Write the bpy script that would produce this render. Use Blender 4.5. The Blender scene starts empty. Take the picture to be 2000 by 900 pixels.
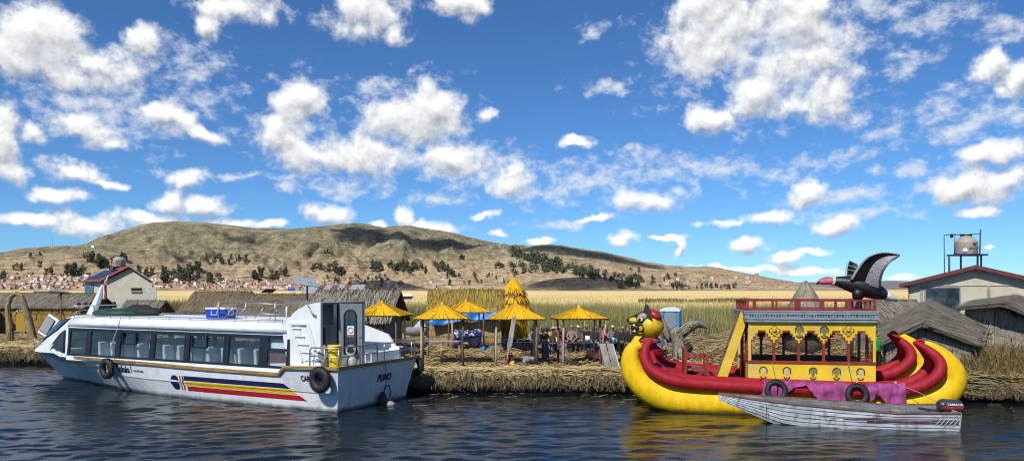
import bpy, bmesh, math, random
import numpy as np
from mathutils import Vector, Matrix, Euler

random.seed(7)
RNG = np.random.default_rng(11)
SC = bpy.context.scene
COL = SC.collection
R = math.radians

# ------------------------------------------------------------------ camera
CAM_H, FPX, CXP, HYP = 4.05, 1450.0, 1000.0, 565.0      # eye height (m), focal length and principal point in photo pixels
cam_data = bpy.data.cameras.new('camera')
cam = bpy.data.objects.new('camera', cam_data)
COL.objects.link(cam)
cam_data.sensor_width = 36.0
cam_data.lens = 36.0 * FPX / 2000.0
cam_data.shift_y = (HYP - 450.0) / 2000.0
cam_data.clip_start = 0.1
cam_data.clip_end = 40000.0
cam.location = (0, 0, CAM_H)
cam.rotation_euler = (R(90), 0, 0)
SC.camera = cam

# ------------------------------------------------------------------ render + view
SC.render.engine = 'CYCLES'
SC.cycles.use_denoising = True
SC.cycles.use_adaptive_sampling = True
SC.cycles.adaptive_threshold = 0.012
SC.cycles.pixel_filter_type = 'BLACKMAN_HARRIS'
SC.cycles.filter_width = 1.1
SC.cycles.adaptive_min_samples = 6
SC.cycles.max_bounces = 6
SC.cycles.transparent_max_bounces = 12
SC.cycles.caustics_reflective = False
SC.cycles.caustics_refractive = False
SC.view_settings.view_transform = 'Standard'
SC.view_settings.look = 'None'
SC.view_settings.gamma = 1.0
SC.view_settings.exposure = 0.32

# ------------------------------------------------------------------ sun
SUN_DIR = Vector((-0.34, -0.60, 0.72)).normalized()     # towards the sun: high, behind and left of the camera
sun_data = bpy.data.lights.new('sun', 'SUN')
sun_data.energy = 4.6
sun_data.angle = R(0.6)
sun_data.color = (1.0, 0.955, 0.88)
sun = bpy.data.objects.new('sun', sun_data)
COL.objects.link(sun)
sun.rotation_euler = SUN_DIR.to_track_quat('Z', 'Y').to_euler()
sun.location = (0, 0, 60)

# ------------------------------------------------------------------ world: Nishita sky + clouds by direction
class NT:
    """tiny helper around a node tree"""
    def __init__(self, nt):
        self.nt = nt
    def n(self, typ, **kw):
        nd = self.nt.nodes.new(typ)
        ins = kw.pop('ins', {})
        for k, v in kw.items():
            setattr(nd, k, v)
        for k, v in ins.items():
            self.set(nd, k, v)
        return nd
    def set(self, nd, k, v):
        s = nd.inputs[k]
        if hasattr(v, 'bl_idname') and hasattr(v, 'outputs'):
            v = v.outputs[0]
        if isinstance(v, bpy.types.NodeSocket):
            self.nt.links.new(v, s)
        else:
            s.default_value = v
    def math(self, op, a, b=0.0, c=None, clamp=False):
        nd = self.n('ShaderNodeMath', operation=op, use_clamp=clamp)
        self.set(nd, 0, a); self.set(nd, 1, b)
        if c is not None: self.set(nd, 2, c)
        return nd.outputs[0]
    def vmath(self, op, a, b=None):
        nd = self.n('ShaderNodeVectorMath', operation=op)
        self.set(nd, 0, a)
        if b is not None: self.set(nd, 1, b)
        return nd.outputs['Value'] if op in ('LENGTH', 'DOT_PRODUCT') else nd.outputs[0]
    def maprange(self, v, a, b, c=0.0, d=1.0, smooth=True):
        nd = self.n('ShaderNodeMapRange', interpolation_type='SMOOTHSTEP' if smooth else 'LINEAR')
        self.set(nd, 0, v)
        for i, x in enumerate((a, b, c, d)): nd.inputs[1 + i].default_value = x
        return nd.outputs[0]
    def noise(self, vec, scale, detail=4, rough=0.55, dist=0.0, dims='3D', out=0):
        nd = self.n('ShaderNodeTexNoise', noise_dimensions=dims)
        if vec is not None: self.set(nd, 'Vector', vec)
        nd.inputs['Scale'].default_value = scale
        nd.inputs['Detail'].default_value = detail
        nd.inputs['Roughness'].default_value = rough
        nd.inputs['Distortion'].default_value = dist
        return nd.outputs[out]
    def mix(self, f, a, b, blend='MIX'):
        nd = self.n('ShaderNodeMix', data_type='RGBA', blend_type=blend)
        self.set(nd, 0, f); self.set(nd, 6, a); self.set(nd, 7, b)
        return nd.outputs[2]

SKY_STRENGTH = 0.098
world = bpy.data.worlds.new('World')
SC.world = world
world.use_nodes = True
w = NT(world.node_tree)
world.node_tree.nodes.clear()
sky = w.n('ShaderNodeTexSky', sky_type='NISHITA', sun_disc=False, altitude=3800.0, air_density=1.25, dust_density=0.1, ozone_density=3.0)
sky.sun_elevation = math.asin(SUN_DIR.z)
sky.sun_rotation = math.atan2(SUN_DIR.x, SUN_DIR.y)
gen = w.n('ShaderNodeTexCoord').outputs['Generated']
sep = w.n('ShaderNodeSeparateXYZ', ins={0: gen})
az = w.math('ARCTAN2', sep.outputs[0], sep.outputs[1])
el = w.math('ARCSINE', sep.outputs[2])
ang = w.n('ShaderNodeCombineXYZ', ins={0: az, 1: el, 2: 0.0}).outputs[0]

def sky_dir(px, py):
    a = math.atan((px - CXP) / FPX)
    return a, math.atan((HYP - py) / FPX * math.cos(a))

SOLID = [(90,95,110,72),(195,130,95,48),(25,118,60,45),(268,80,40,34,20),(150,152,90,34),(330,228,72,30),(402,262,42,18,-15),
 (165,258,68,30,-14),(225,280,36,18),(8,262,42,58),(66,252,30,24),(460,14,90,30),(408,52,26,20),(715,10,95,55),(775,72,28,20),(905,6,75,24),
 (18,335,38,26),(150,338,58,20,-14),(195,358,40,10),(115,380,56,14),(356,350,38,19),(328,396,31,26),(406,405,48,19),(182,436,78,26),(300,433,52,15),
 (55,431,70,14),(630,415,46,23),(700,300,110,40),(600,300,70,32),(845,225,58,55),(770,235,70,45),(585,195,48,36),(545,268,50,30),(880,310,70,30),(1000,352,48,30),(1265,391,70,21),(950,228,20,14),(1120,275,32,9),
 (1425,50,115,72),(1560,40,85,52),(1360,15,60,40),(1400,100,60,34,20),(1570,125,95,50,15),(1625,175,70,58),(1480,185,85,34,24),(1395,232,52,30),(1545,200,60,30),
 (1930,128,36,22),(1985,150,32,26),(1945,300,80,27),(1875,362,102,30),(1970,345,50,18),(1575,378,46,23),(1490,427,46,15),(1420,432,50,9),
 (1460,473,31,15),(1325,481,13,20),(1210,469,36,16),(1912,412,36,10),(1540,500,40,11),(1590,490,30,8),(1480,525,70,9),(1580,530,60,8),(1400,522,40,8),
 (850,446,58,17),(788,425,20,18),(740,439,18,8),(972,455,20,9),(1055,471,27,8),(455,437,55,13),(530,440,40,8),(942,420,28,9),(1150,428,40,7),(1640,440,45,18),
 (1300,462,36,7),(1940,483,9,7),(1760,540,40,6)]
WISPY = [(385,125,75,42,10),(130,205,85,34),(400,190,70,30),(590,190,62,45),(560,262,85,48),(845,215,68,62),(765,225,95,58),(830,305,150,42),(925,325,130,46),(720,180,50,26),
 (1160,345,130,46),(1060,372,95,30),(1180,170,62,15),(1700,12,62,42),(1810,40,110,45,20),(1770,125,46,34,30),(1850,200,80,26,20),(1910,235,150,44,14),(1400,332,190,26,-4),
 (1640,385,120,26),(1680,415,130,16),(1290,330,90,30),(480,343,190,8),(1090,436,80,10),(1600,320,160,16,10),(1330,120,60,60),(1960,60,60,40),(1730,250,60,22,20),
 (660,365,110,22),(860,385,60,18),(1500,95,210,120),(1160,60,30,20),(560,365,30,14),(1240,290,40,12),(240,230,120,60),(1780,330,80,14)]

def cloud_group(blobs, name):
    g = bpy.data.node_groups.new(name, 'ShaderNodeTree')
    g.interface.new_socket('P', in_out='INPUT', socket_type='NodeSocketVector')
    g.interface.new_socket('D', in_out='OUTPUT', socket_type='NodeSocketFloat')
    q = NT(g)
    gi = g.nodes.new('NodeGroupInput'); go = g.nodes.new('NodeGroupOutput')
    acc = None
    for b in blobs:
        a0, e0 = sky_dir(b[0], b[1])
        mp = q.n('ShaderNodeMapping', vector_type='TEXTURE')
        if acc is None:
            q.set(mp, 'Vector', gi.outputs[0])
        else:                                   # a chain, so that the renderer evaluates one blob after the other
            ch = q.n('ShaderNodeVectorMath', operation='MULTIPLY_ADD')
            q.set(ch, 0, acc); ch.inputs[1].default_value = (1e-7, 1e-7, 0); q.set(ch, 2, gi.outputs[0])
            q.set(mp, 'Vector', ch.outputs[0])
        mp.inputs['Location'].default_value = (a0, e0, 0)
        mp.inputs['Rotation'].default_value = (0, 0, R(b[4] if len(b) > 4 else 0))
        ca = math.cos(a0)
        mp.inputs['Scale'].default_value = (b[2] * 1.32 / FPX * ca * ca, b[3] * 1.32 / FPX * ca, 1)
        d = q.vmath('LENGTH', mp.outputs[0])
        acc = d if acc is None else q.math('SMOOTH_MIN', acc, d, 0.25)
    q.set(go, 0, q.math('SUBTRACT', 1.0, acc))
    return g

gs, gw = cloud_group(SOLID, 'cumulus_field'), cloud_group(WISPY, 'wispy_field')
def density(off):
    p = ang if off is None else w.vmath('ADD', ang, off)
    warp = w.noise(p, 22.0, 3, 0.6, out=1)
    pw = w.vmath('ADD', p, w.vmath('MULTIPLY', w.vmath('SUBTRACT', warp, (0.5, 0.5, 0.5)), (0.042, 0.030, 0.0)))
    s = w.n('ShaderNodeGroup', node_tree=gs); w.set(s, 0, pw)
    fo = 0.0
    if off is None:
        f = w.n('ShaderNodeGroup', node_tree=gw); w.set(f, 0, pw); fo = f.outputs[0]
    nz = w.math('ADD', w.math('MULTIPLY', w.noise(p, 15.0, 8, 0.58, 0.3), 0.72), w.math('MULTIPLY', w.noise(p, 48.0, 6, 0.6, 0.2), 0.28))
    st = w.vmath('MULTIPLY', p, (26.0, 36.0, 1.0))
    nw = w.noise(st, 1.5, 8, 0.60, 0.15)
    nzc = w.math('SUBTRACT', nz, 0.5)
    ds = w.math('ADD', w.math('MULTIPLY', w.math('MAXIMUM', s.outputs[0], -1.5), 0.72), w.math('MULTIPLY', nzc, 2.35))
    dw = w.math('ADD', w.math('MULTIPLY', w.math('MAXIMUM', fo, -1.5), 0.50), w.math('MULTIPLY', w.math('SUBTRACT', nw, 0.5), 1.75))
    # the sky goes on outside the frame: the same cumulus by plain noise on the direction
    gdir = gen if off is None else w.vmath('ADD', gen, (0.0, 0.0, off[1]))
    gx = w.noise(gdir, 3.1, 9, 0.58, 0.2)
    ds2 = w.math('MULTIPLY', w.math('SUBTRACT', gx, 0.545), 4.0)
    out_az = w.maprange(w.math('ABSOLUTE', az), 0.60, 0.72)
    out_el = w.maprange(el, 0.37, 0.46)
    outm = w.math('MAXIMUM', out_az, out_el)
    ds = w.math('MAXIMUM', ds, w.math('SUBTRACT', ds2, w.math('MULTIPLY', w.math('SUBTRACT', 1.0, outm), 4.0)))
    return ds, dw, nw
d0, w0, nw0 = density(None)
d1, w1, nw1 = density((-0.003, 0.012, 0.0))
a_s = w.maprange(d0, -0.02, 0.50)
a_w = w.math('MULTIPLY', w.maprange(w0, 0.02, 0.70), 0.84)
lit = w.math('MULTIPLY_ADD', w.math('SUBTRACT', d0, d1), 1.45, 0.60)
lit = w.math('SUBTRACT', lit, w.math('MULTIPLY', w.maprange(d0, 0.35, 1.2), 0.22), clamp=True)
lit_w = w.math('MULTIPLY_ADD', w.math('SUBTRACT', nw0, nw1), 0.9, 0.72, clamp=True)
K = 1.0 / SKY_STRENGTH
c_dark = (0.33 * K, 0.36 * K, 0.42 * K, 1); c_lit = (0.83 * K, 0.83 * K, 0.82 * K, 1)
col_s = w.mix(lit, c_dark, c_lit)
col_w = w.mix(lit_w, (0.36 * K, 0.43 * K, 0.54 * K, 1), (0.70 * K, 0.73 * K, 0.77 * K, 1))
up = w.maprange(el, -0.005, 0.02)
skyc = w.mix(1.0, sky.outputs[0], (0.43, 0.71, 0.97, 1.0), 'MULTIPLY')
c = w.mix(w.math('MULTIPLY', a_w, up), skyc, col_w)
c = w.mix(w.math('MULTIPLY', a_s, up), c, col_s)
bg = w.n('ShaderNodeBackground', ins={0: c, 1: SKY_STRENGTH})
wo = w.n('ShaderNodeOutputWorld', ins={0: bg})
world.cycles.sampling_method = 'NONE'

# ------------------------------------------------------------------ geometry helpers
def P(px, py, Y):
    """a photo pixel at depth Y"""
    return Vector(((px - CXP) / FPX * Y, Y, CAM_H - (py - HYP) / FPX * Y))
def G(px, py, z=0.75):
    """a photo pixel on the level z"""
    Y = (CAM_H - z) * FPX / (py - HYP)
    return Vector(((px - CXP) / FPX * Y, Y, z))

class Frame:
    def __init__(s, o, ang):
        s.o = o; s.a = R(ang); s.c = math.cos(s.a); s.s = math.sin(s.a)
    def on(s, px, py, y=0.0):
        k = (px - CXP) / FPX
        Y = (y - s.o[0] * s.s + s.o[1] * s.c) / (s.c - k * s.s)
        X = k * Y
        return Vector(((X - s.o[0]) * s.c + (Y - s.o[1]) * s.s, y, CAM_H - (py - HYP) / FPX * Y))
    def onx(s, px, py, x=0.0):
        k = (px - CXP) / FPX
        Y = (x + s.o[0] * s.c + s.o[1] * s.s) / (k * s.c + s.s)
        X = k * Y
        return Vector((x, -(X - s.o[0]) * s.s + (Y - s.o[1]) * s.c, CAM_H - (py - HYP) / FPX * Y))
    def loc(s, p):
        X, Y = p[0] - s.o[0], p[1] - s.o[1]
        return Vector((X * s.c + Y * s.s, -X * s.s + Y * s.c, p[2]))

FRM = {}
def thing(name, label, cat, loc=(0, 0, 0), rz=0.0, group=None):
    o = bpy.data.objects.new(name, None)
    COL.objects.link(o)
    o.empty_display_size = 0.2
    o.location = loc; o.rotation_euler = (0, 0, rz)
    o['label'] = label; o['category'] = cat
    if group: o['group'] = group
    FRM[o.name] = (Vector(loc), rz)
    return o
def tag(o, label, cat, group=None):
    o['label'] = label; o['category'] = cat
    if group: o['group'] = group
    return o

class MB:
    def __init__(s):
        s.v = []; s.f = []; s.m = []; s.sm = []
    def add(s, vs, fs, mi=0, smooth=False):
        b = len(s.v)
        s.v.extend([tuple(v) for v in vs])
        for f in fs:
            s.f.append([i + b for i in f]); s.m.append(mi); s.sm.append(smooth)
        return s
    def box(s, c, d, rot=None, mi=0, taper=1.0):
        hx, hy, hz = d[0] / 2, d[1] / 2, d[2] / 2
        vs = [Vector((x * (taper if z > 0 else 1), y * (taper if z > 0 else 1), z)) for z in (-hz, hz) for x, y in ((-hx, -hy), (hx, -hy), (hx, hy), (-hx, hy))]
        if rot is not None:
            mt = Euler(rot).to_matrix(); vs = [mt @ v for v in vs]
        c = Vector(c)
        return s.add([v + c for v in vs], [(3, 2, 1, 0), (4, 5, 6, 7), (0, 1, 5, 4), (1, 2, 6, 5), (2, 3, 7, 6), (3, 0, 4, 7)], mi)
    def bar(s, a, b, wd, ht=None, up=(0, 0, 1), mi=0):
        a, b = Vector(a), Vector(b); ht = wd if ht is None else ht
        d = (b - a)
        if d.length < 1e-6: return s
        d.normalize(); up = Vector(up)
        if abs(d.dot(up)) > 0.98: up = Vector((0, 1, 0))
        x = d.cross(up).normalized() * wd / 2; y = x.cross(d).normalized() * ht / 2
        vs = [a - x - y, a + x - y, a + x + y, a - x + y, b - x - y, b + x - y, b + x + y, b - x + y]
        return s.add(vs, [(0, 1, 2, 3), (7, 6, 5, 4), (4, 5, 1, 0), (5, 6, 2, 1), (6, 7, 3, 2), (7, 4, 0, 3)], mi)
    def tube(s, pts, r, n=8, mi=0, caps=True, smooth=True, sq=None):
        pts = [Vector(p) for p in pts]; m = len(pts)
        rs = r if isinstance(r, (list, tuple)) else [r] * m
        vs = []; prev = None
        for i, p in enumerate(pts):
            t = (pts[min(i + 1, m - 1)] - pts[max(i - 1, 0)]).normalized()
            if prev is None:
                u = Vector((0, 0, 1)) if abs(t.z) < 0.9 else Vector((0, 1, 0))
                x = t.cross(u).normalized()
            else:
                x = (prev - t * prev.dot(t)).normalized()
            prev = x; y = t.cross(x)
            for k in range(n):
                a = 2 * math.pi * k / n
                vs.append(p + (x * math.cos(a) + y * math.sin(a)) * rs[i])
        fs = [(i * n + k, i * n + (k + 1) % n, (i + 1) * n + (k + 1) % n, (i + 1) * n + k) for i in range(m - 1) for k in range(n)]
        if caps:
            fs.append(tuple(range(n - 1, -1, -1))); fs.append(tuple((m - 1) * n + k for k in range(n)))
        return s.add(vs, fs, mi, smooth)
    def torus(s, c, axis, R0, r0, n=28, k=10, mi=0, squash=1.0):
        axis = Vector(axis).normalized(); u = Vector((0, 0, 1)) if abs(axis.z) < .9 else Vector((1, 0, 0))
        x = axis.cross(u).normalized(); y = axis.cross(x); c = Vector(c); vs = []
        for i in range(n):
            a = 2 * math.pi * i / n; d = x * math.cos(a) + y * math.sin(a)
            for j in range(k):
                b = 2 * math.pi * j / k
                vs.append(c + d * (R0 + r0 * math.cos(b)) + axis * (r0 * squash * math.sin(b)))
        fs = [(i * k + j, ((i + 1) % n) * k + j, ((i + 1) % n) * k + (j + 1) % k, i * k + (j + 1) % k) for i in range(n) for j in range(k)]
        return s.add(vs, fs, mi, True)
    def lathe(s, prof, c=(0, 0, 0), n=20, mi=0, smooth=True, caps=True):
        c = Vector(c); vs = []
        for r, z in prof:
            for k in range(n):
                a = 2 * math.pi * k / n
                vs.append(c + Vector((r * math.cos(a), r * math.sin(a), z)))
        m = len(prof)
        fs = [(i * n + k, i * n + (k + 1) % n, (i + 1) * n + (k + 1) % n, (i + 1) * n + k) for i in range(m - 1) for k in range(n)]
        if caps:
            fs.append(tuple(range(n - 1, -1, -1))); fs.append(tuple((m - 1) * n + k for k in range(n)))
        return s.add(vs, fs, mi, smooth)
    def ball(s, c, r, n=14, m=9, mi=0, rot=None, fn=None):
        r = (r, r, r) if not isinstance(r, (tuple, list)) else r
        vs = []; mt = Euler(rot).to_matrix() if rot else None; c = Vector(c)
        for i in range(m + 1):
            th = math.pi * i / m
            for k in range(n):
                a = 2 * math.pi * k / n
                q = Vector((math.sin(th) * math.cos(a), math.sin(th) * math.sin(a), math.cos(th)))
                if fn: q = fn(q)
                q = Vector((q.x * r[0], q.y * r[1], q.z * r[2]))
                vs.append((mt @ q if mt else q) + c)
        fs = [(i * n + k, (i + 1) * n + k, (i + 1) * n + (k + 1) % n, i * n + (k + 1) % n) for i in range(m) for k in range(n)]
        return s.add(vs, fs, mi, True)
    def prism(s, poly, off, mi=0):
        """closed polygon (list of points) extruded by the vector off"""
        off = Vector(off); n = len(poly); a = [Vector(p) for p in poly]
        return s.add(a + [p + off for p in a], [tuple(range(n)), tuple(range(2 * n - 1, n - 1, -1))] + [(i, n + i, n + (i + 1) % n, (i + 1) % n) for i in range(n)], mi)
    def grid(s, rows, mi=0, smooth=True, closed=False):
        m, n = len(rows), len(rows[0]); vs = [p for r in rows for p in r]
        kk = n if closed else n - 1
        return s.add(vs, [(i * n + k, i * n + (k + 1) % n, (i + 1) * n + (k + 1) % n, (i + 1) * n + k) for i in range(m - 1) for k in range(kk)], mi, smooth)
    def build(s, name, mats, parent=None, world=False, kind=None, bevel=0.0, label=None, solid=0.0):
        me = bpy.data.meshes.new(name)
        vs = s.v
        fr = FRM.get(parent.name) if parent is not None else None
        if world and fr:
            l, rz = fr; cc, ss = math.cos(-rz), math.sin(-rz)
            vs = [((x - l.x) * cc - (y - l.y) * ss, (x - l.x) * ss + (y - l.y) * cc, z - l.z) for x, y, z in vs]
        me.from_pydata(vs, [], s.f)
        mats = mats if isinstance(mats, (list, tuple)) else [mats]
        for m in mats: me.materials.append(m)
        if len(mats) > 1: me.polygons.foreach_set('material_index', s.m)
        me.polygons.foreach_set('use_smooth', s.sm)
        me.update()
        o = bpy.data.objects.new(name, me)
        COL.objects.link(o)
        if parent is not None:
            o.parent = parent
            if fr: FRM[o.name] = fr
        if kind: o['kind'] = kind
        if label: o['label'] = label
        if solid:
            md = o.modifiers.new('solid', 'SOLIDIFY'); md.thickness = solid; md.offset = 0
        if bevel:
            md = o.modifiers.new('bevel', 'BEVEL'); md.width = bevel; md.segments = 2; md.limit_method = 'ANGLE'; md.angle_limit = R(40)
        return o

def strips(q, n, L, wd, lift=0.02, jit=0.12, rng=RNG, vspan=(0, 1), out=None):
    """n thin reeds lying on the quad q = (a, b, c, d): a-b the low edge, d-c the high edge; each runs up the quad"""
    a, b, c, d = [np.array(p, float) for p in q]
    u = rng.random(n); vv = vspan[0] + (vspan[1] - vspan[0]) * rng.random(n)
    def bl(u, v): return ((1 - u) * (1 - v))[:, None] * a + (u * (1 - v))[:, None] * b + (u * v)[:, None] * c + ((1 - u) * v)[:, None] * d
    nn = np.cross(b - a, d - a); nn = nn / (np.linalg.norm(nn) + 1e-9)
    p = bl(u, vv); e = bl(u, np.clip(vv + 0.01, None, 1.5)) - p
    e /= np.linalg.norm(e, axis=1)[:, None] + 1e-9
    sd = np.cross(e, nn); sd /= np.linalg.norm(sd, axis=1)[:, None] + 1e-9
    t = rng.normal(0, jit, n)[:, None]
    e2 = e * np.cos(t) + sd * np.sin(t); s2 = np.cross(e2, nn)
    l = (L * (0.6 + 0.8 * rng.random(n)))[:, None] / 2
    ww = (wd * (0.6 + 0.8 * rng.random(n)))[:, None] / 2
    h0 = nn * (lift * rng.random(n))[:, None]; h1 = nn * (lift * rng.random(n))[:, None]
    vs = np.stack([p - e2 * l - s2 * ww + h0, p - e2 * l + s2 * ww + h0, p + e2 * l + s2 * ww + h1, p + e2 * l - s2 * ww + h1], 1).reshape(-1, 3)
    return vs

def quads_mesh(name, vs, mat, parent=None, kind='stuff', world=True, per=4):
    vs = np.asarray(vs, np.float32)
    fr = FRM.get(parent.name) if parent is not None else None
    if fr and world:
        l, rz = fr; cc, ss = math.cos(-rz), math.sin(-rz)
        x, y = vs[:, 0] - l.x, vs[:, 1] - l.y
        vs = np.stack([x * cc - y * ss, x * ss + y * cc, vs[:, 2] - l.z], 1)
    nf = len(vs) // per
    me = bpy.data.meshes.new(name)
    me.vertices.add(len(vs)); me.vertices.foreach_set('co', np.ascontiguousarray(vs, np.float32).ravel())
    me.loops.add(nf * per); me.loops.foreach_set('vertex_index', np.arange(nf * per, dtype=np.int32))
    me.polygons.add(nf); me.polygons.foreach_set('loop_start', np.arange(0, nf * per, per, dtype=np.int32))
    me.polygons.foreach_set('loop_total', np.full(nf, per, np.int32))
    me.materials.append(mat)
    me.update(calc_edges=True)
    o = bpy.data.objects.new(name, me); COL.objects.link(o)
    if parent is not None:
        o.parent = parent
        if fr: FRM[o.name] = fr
    if kind: o['kind'] = kind
    return o

def inst(src, parent=None, loc=(0, 0, 0), rot=(0, 0, 0), scale=(1, 1, 1)):
    o = src.copy(); COL.objects.link(o)
    o.parent = parent; o.location = loc; o.rotation_euler = rot; o.scale = scale
    return o

def text(body, size, mat, parent, loc, rot, name='lettering', sx=1.0, bold=0.0, shear=0.0):
    cu = bpy.data.curves.new(name, 'FONT')
    cu.body = body; cu.size = size; cu.align_x = 'CENTER'; cu.align_y = 'CENTER'
    cu.extrude = 0.003; cu.offset = bold; cu.shear = shear
    cu.materials.append(mat)
    tmp = bpy.data.objects.new('tmp_text', cu); COL.objects.link(tmp)
    dg = bpy.context.evaluated_depsgraph_get()
    me = bpy.data.meshes.new_from_object(tmp.evaluated_get(dg))
    bpy.data.objects.remove(tmp); me.name = name
    o = bpy.data.objects.new(name, me); COL.objects.link(o)
    o.parent = parent; o.location = loc; o.rotation_euler = rot; o.scale = (sx, 1, 1)
    return o

# numpy value noise
_P = RNG.random((256, 256))
def vnoise(x, y):
    xi = np.floor(x).astype(int); yi = np.floor(y).astype(int)
    fx = x - xi; fy = y - yi
    fx = fx * fx * (3 - 2 * fx); fy = fy * fy * (3 - 2 * fy)
    a = _P[xi & 255, yi & 255]; b = _P[(xi + 1) & 255, yi & 255]; c_ = _P[xi & 255, (yi + 1) & 255]; d = _P[(xi + 1) & 255, (yi + 1) & 255]
    return a + (b - a) * fx + (c_ - a) * fy + (a - b - c_ + d) * fx * fy
def fbm(x, y, o=5, g=0.5):
    s = 0; a = 1; t = 0
    for i in range(o):
        s = s + a * vnoise(x + 17.3 * i, y + 9.1 * i); t += a; a *= g; x = x * 2.03; y = y * 2.03
    return s / t

# ------------------------------------------------------------------ materials
def rgba(c): return (c[0], c[1], c[2], 1.0)
def mat(name, col, rough=0.6, var=0.18, scale=6.0, col2=None, island=0.0, bump=0.0, bscale=None, metal=0.0, spec=0.5, dirt=None, dscale=2.5, dlev=(0.55, 0.75), stretch=(1, 1, 1), coat=0.0, trans=0.0, alpha=1.0, wl=None, streak=None):
    m = bpy.data.materials.new(name); m.use_nodes = True
    t = NT(m.node_tree); b = m.node_tree.nodes['Principled BSDF']
    tc = t.n('ShaderNodeTexCoord').outputs['Object']
    vec = t.vmath('MULTIPLY', tc, stretch)
    nz = t.noise(vec, scale, 5, 0.6)
    c2 = col2 if col2 is not None else tuple(x * (1 - var * 1.6) for x in col)
    c1 = col if col2 is not None else tuple(min(1, x * (1 + var * 0.6)) for x in col)
    f = t.maprange(nz, 0.32, 0.68)
    if island:
        ri = t.n('ShaderNodeNewGeometry').outputs['Random Per Island']
        f = t.math('ADD', t.math('MULTIPLY', f, 1 - island), t.math('MULTIPLY', ri, island))
    c = t.mix(f, rgba(c1), rgba(c2))
    if dirt is not None:
        dn = t.noise(t.vmath('MULTIPLY', tc, (1, 1, 0.55)), dscale, 7, 0.7, 0.4)
        c = t.mix(t.math('MULTIPLY', t.maprange(dn, dlev[0], dlev[1]), dirt[3] if len(dirt) > 3 else 0.7), c, rgba(dirt))
    if streak is not None:      # rain and rust runs
        sn = t.noise(t.vmath('MULTIPLY', tc, (5.0, 5.0, 0.5)), 1.6, 6, 0.65)
        c = t.mix(t.math('MULTIPLY', t.maprange(sn, 0.56, 0.74), streak[3]), c, rgba(streak))
    if wl is not None:          # weed and grime along the waterline
        zz = t.n('ShaderNodeSeparateXYZ', ins={0: tc}).outputs[2]
        wn = t.noise(tc, 3.0, 6, 0.7)
        lev = t.math('SUBTRACT', zz, t.math('MULTIPLY', t.math('SUBTRACT', wn, 0.5), wl[1] * 1.6))
        c = t.mix(t.math('MULTIPLY', t.maprange(lev, wl[0], wl[0] + wl[1], 1.0, 0.0), 0.85), c, rgba(wl[2]))
    t.set(b, 'Base Color', c)
    b.inputs['Metallic'].default_value = metal
    b.inputs['Specular IOR Level'].default_value = spec
    t.set(b, 'Roughness', t.math('ADD', rough - 0.08, t.math('MULTIPLY', nz, 0.16)))
    if coat: b.inputs['Coat Weight'].default_value = coat
    if trans: b.inputs['Transmission Weight'].default_value = trans
    if alpha < 1: b.inputs['Alpha'].default_value = alpha
    if bump:
        bn = t.noise(vec, bscale or scale * 4, 6, 0.65)
        bp = t.n('ShaderNodeBump', ins={'Height': bn, 'Strength': bump, 'Distance': 0.03})
        t.set(b, 'Normal', bp.outputs[0])
    return m

def straw(name, a, b_, rough=0.75, scale=1.2):
    """loose reeds: every reed has its own tone, plus patches"""
    m = bpy.data.materials.new(name); m.use_nodes = True
    t = NT(m.node_tree); b = m.node_tree.nodes['Principled BSDF']
    ri = t.n('ShaderNodeNewGeometry').outputs['Random Per Island']
    tc = t.n('ShaderNodeTexCoord').outputs['Object']
    nz = t.noise(tc, scale, 4, 0.6)
    f = t.math('ADD', t.math('MULTIPLY', ri, 0.6), t.math('MULTIPLY', t.maprange(nz, 0.3, 0.7), 0.4))
    c = t.mix(f, rgba(a), rgba(b_))
    hs = t.n('ShaderNodeHueSaturation', ins={'Color': c})
    t.set(hs, 'Value', t.math('MULTIPLY_ADD', t.noise(tc, 9.0, 3, 0.6), 0.7, 0.65))
    t.set(b, 'Base Color', hs.outputs[0])
    b.inputs['Roughness'].default_value = rough
    b.inputs['Specular IOR Level'].default_value = 0.25
    return m

def glass(name, tint=(0.85, 0.9, 0.92), alpha=0.35):
    m = bpy.data.materials.new(name); m.use_nodes = True
    nt = m.node_tree; nt.nodes.clear(); t = NT(nt)
    gl = t.n('ShaderNodeBsdfGlossy', ins={'Color': (1, 1, 1, 1), 'Roughness': 0.04})
    tr = t.n('ShaderNodeBsdfTransparent', ins={'Color': rgba(tint)})
    fc = t.n('ShaderNodeLayerWeight', ins={'Blend': 0.5}).outputs['Facing']
    fr = t.math('MULTIPLY_ADD', t.math('POWER', fc, 4.0), 0.85, 0.045)
    dn = t.noise(t.n('ShaderNodeTexCoord').outputs['Object'], 3.0, 5, 0.6)
    df = t.n('ShaderNodeBsdfDiffuse', ins={'Color': (0.30, 0.31, 0.31, 1)})
    m1 = t.n('ShaderNodeMixShader', ins={0: t.math('MULTIPLY', t.maprange(dn, 0.35, 0.75), alpha), 1: tr.outputs[0], 2: df.outputs[0]})
    m2 = t.n('ShaderNodeMixShader', ins={0: fr, 1: m1.outputs[0], 2: gl.outputs[0]})
    t.n('ShaderNodeOutputMaterial', ins={0: m2.outputs[0]})
    return m

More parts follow.
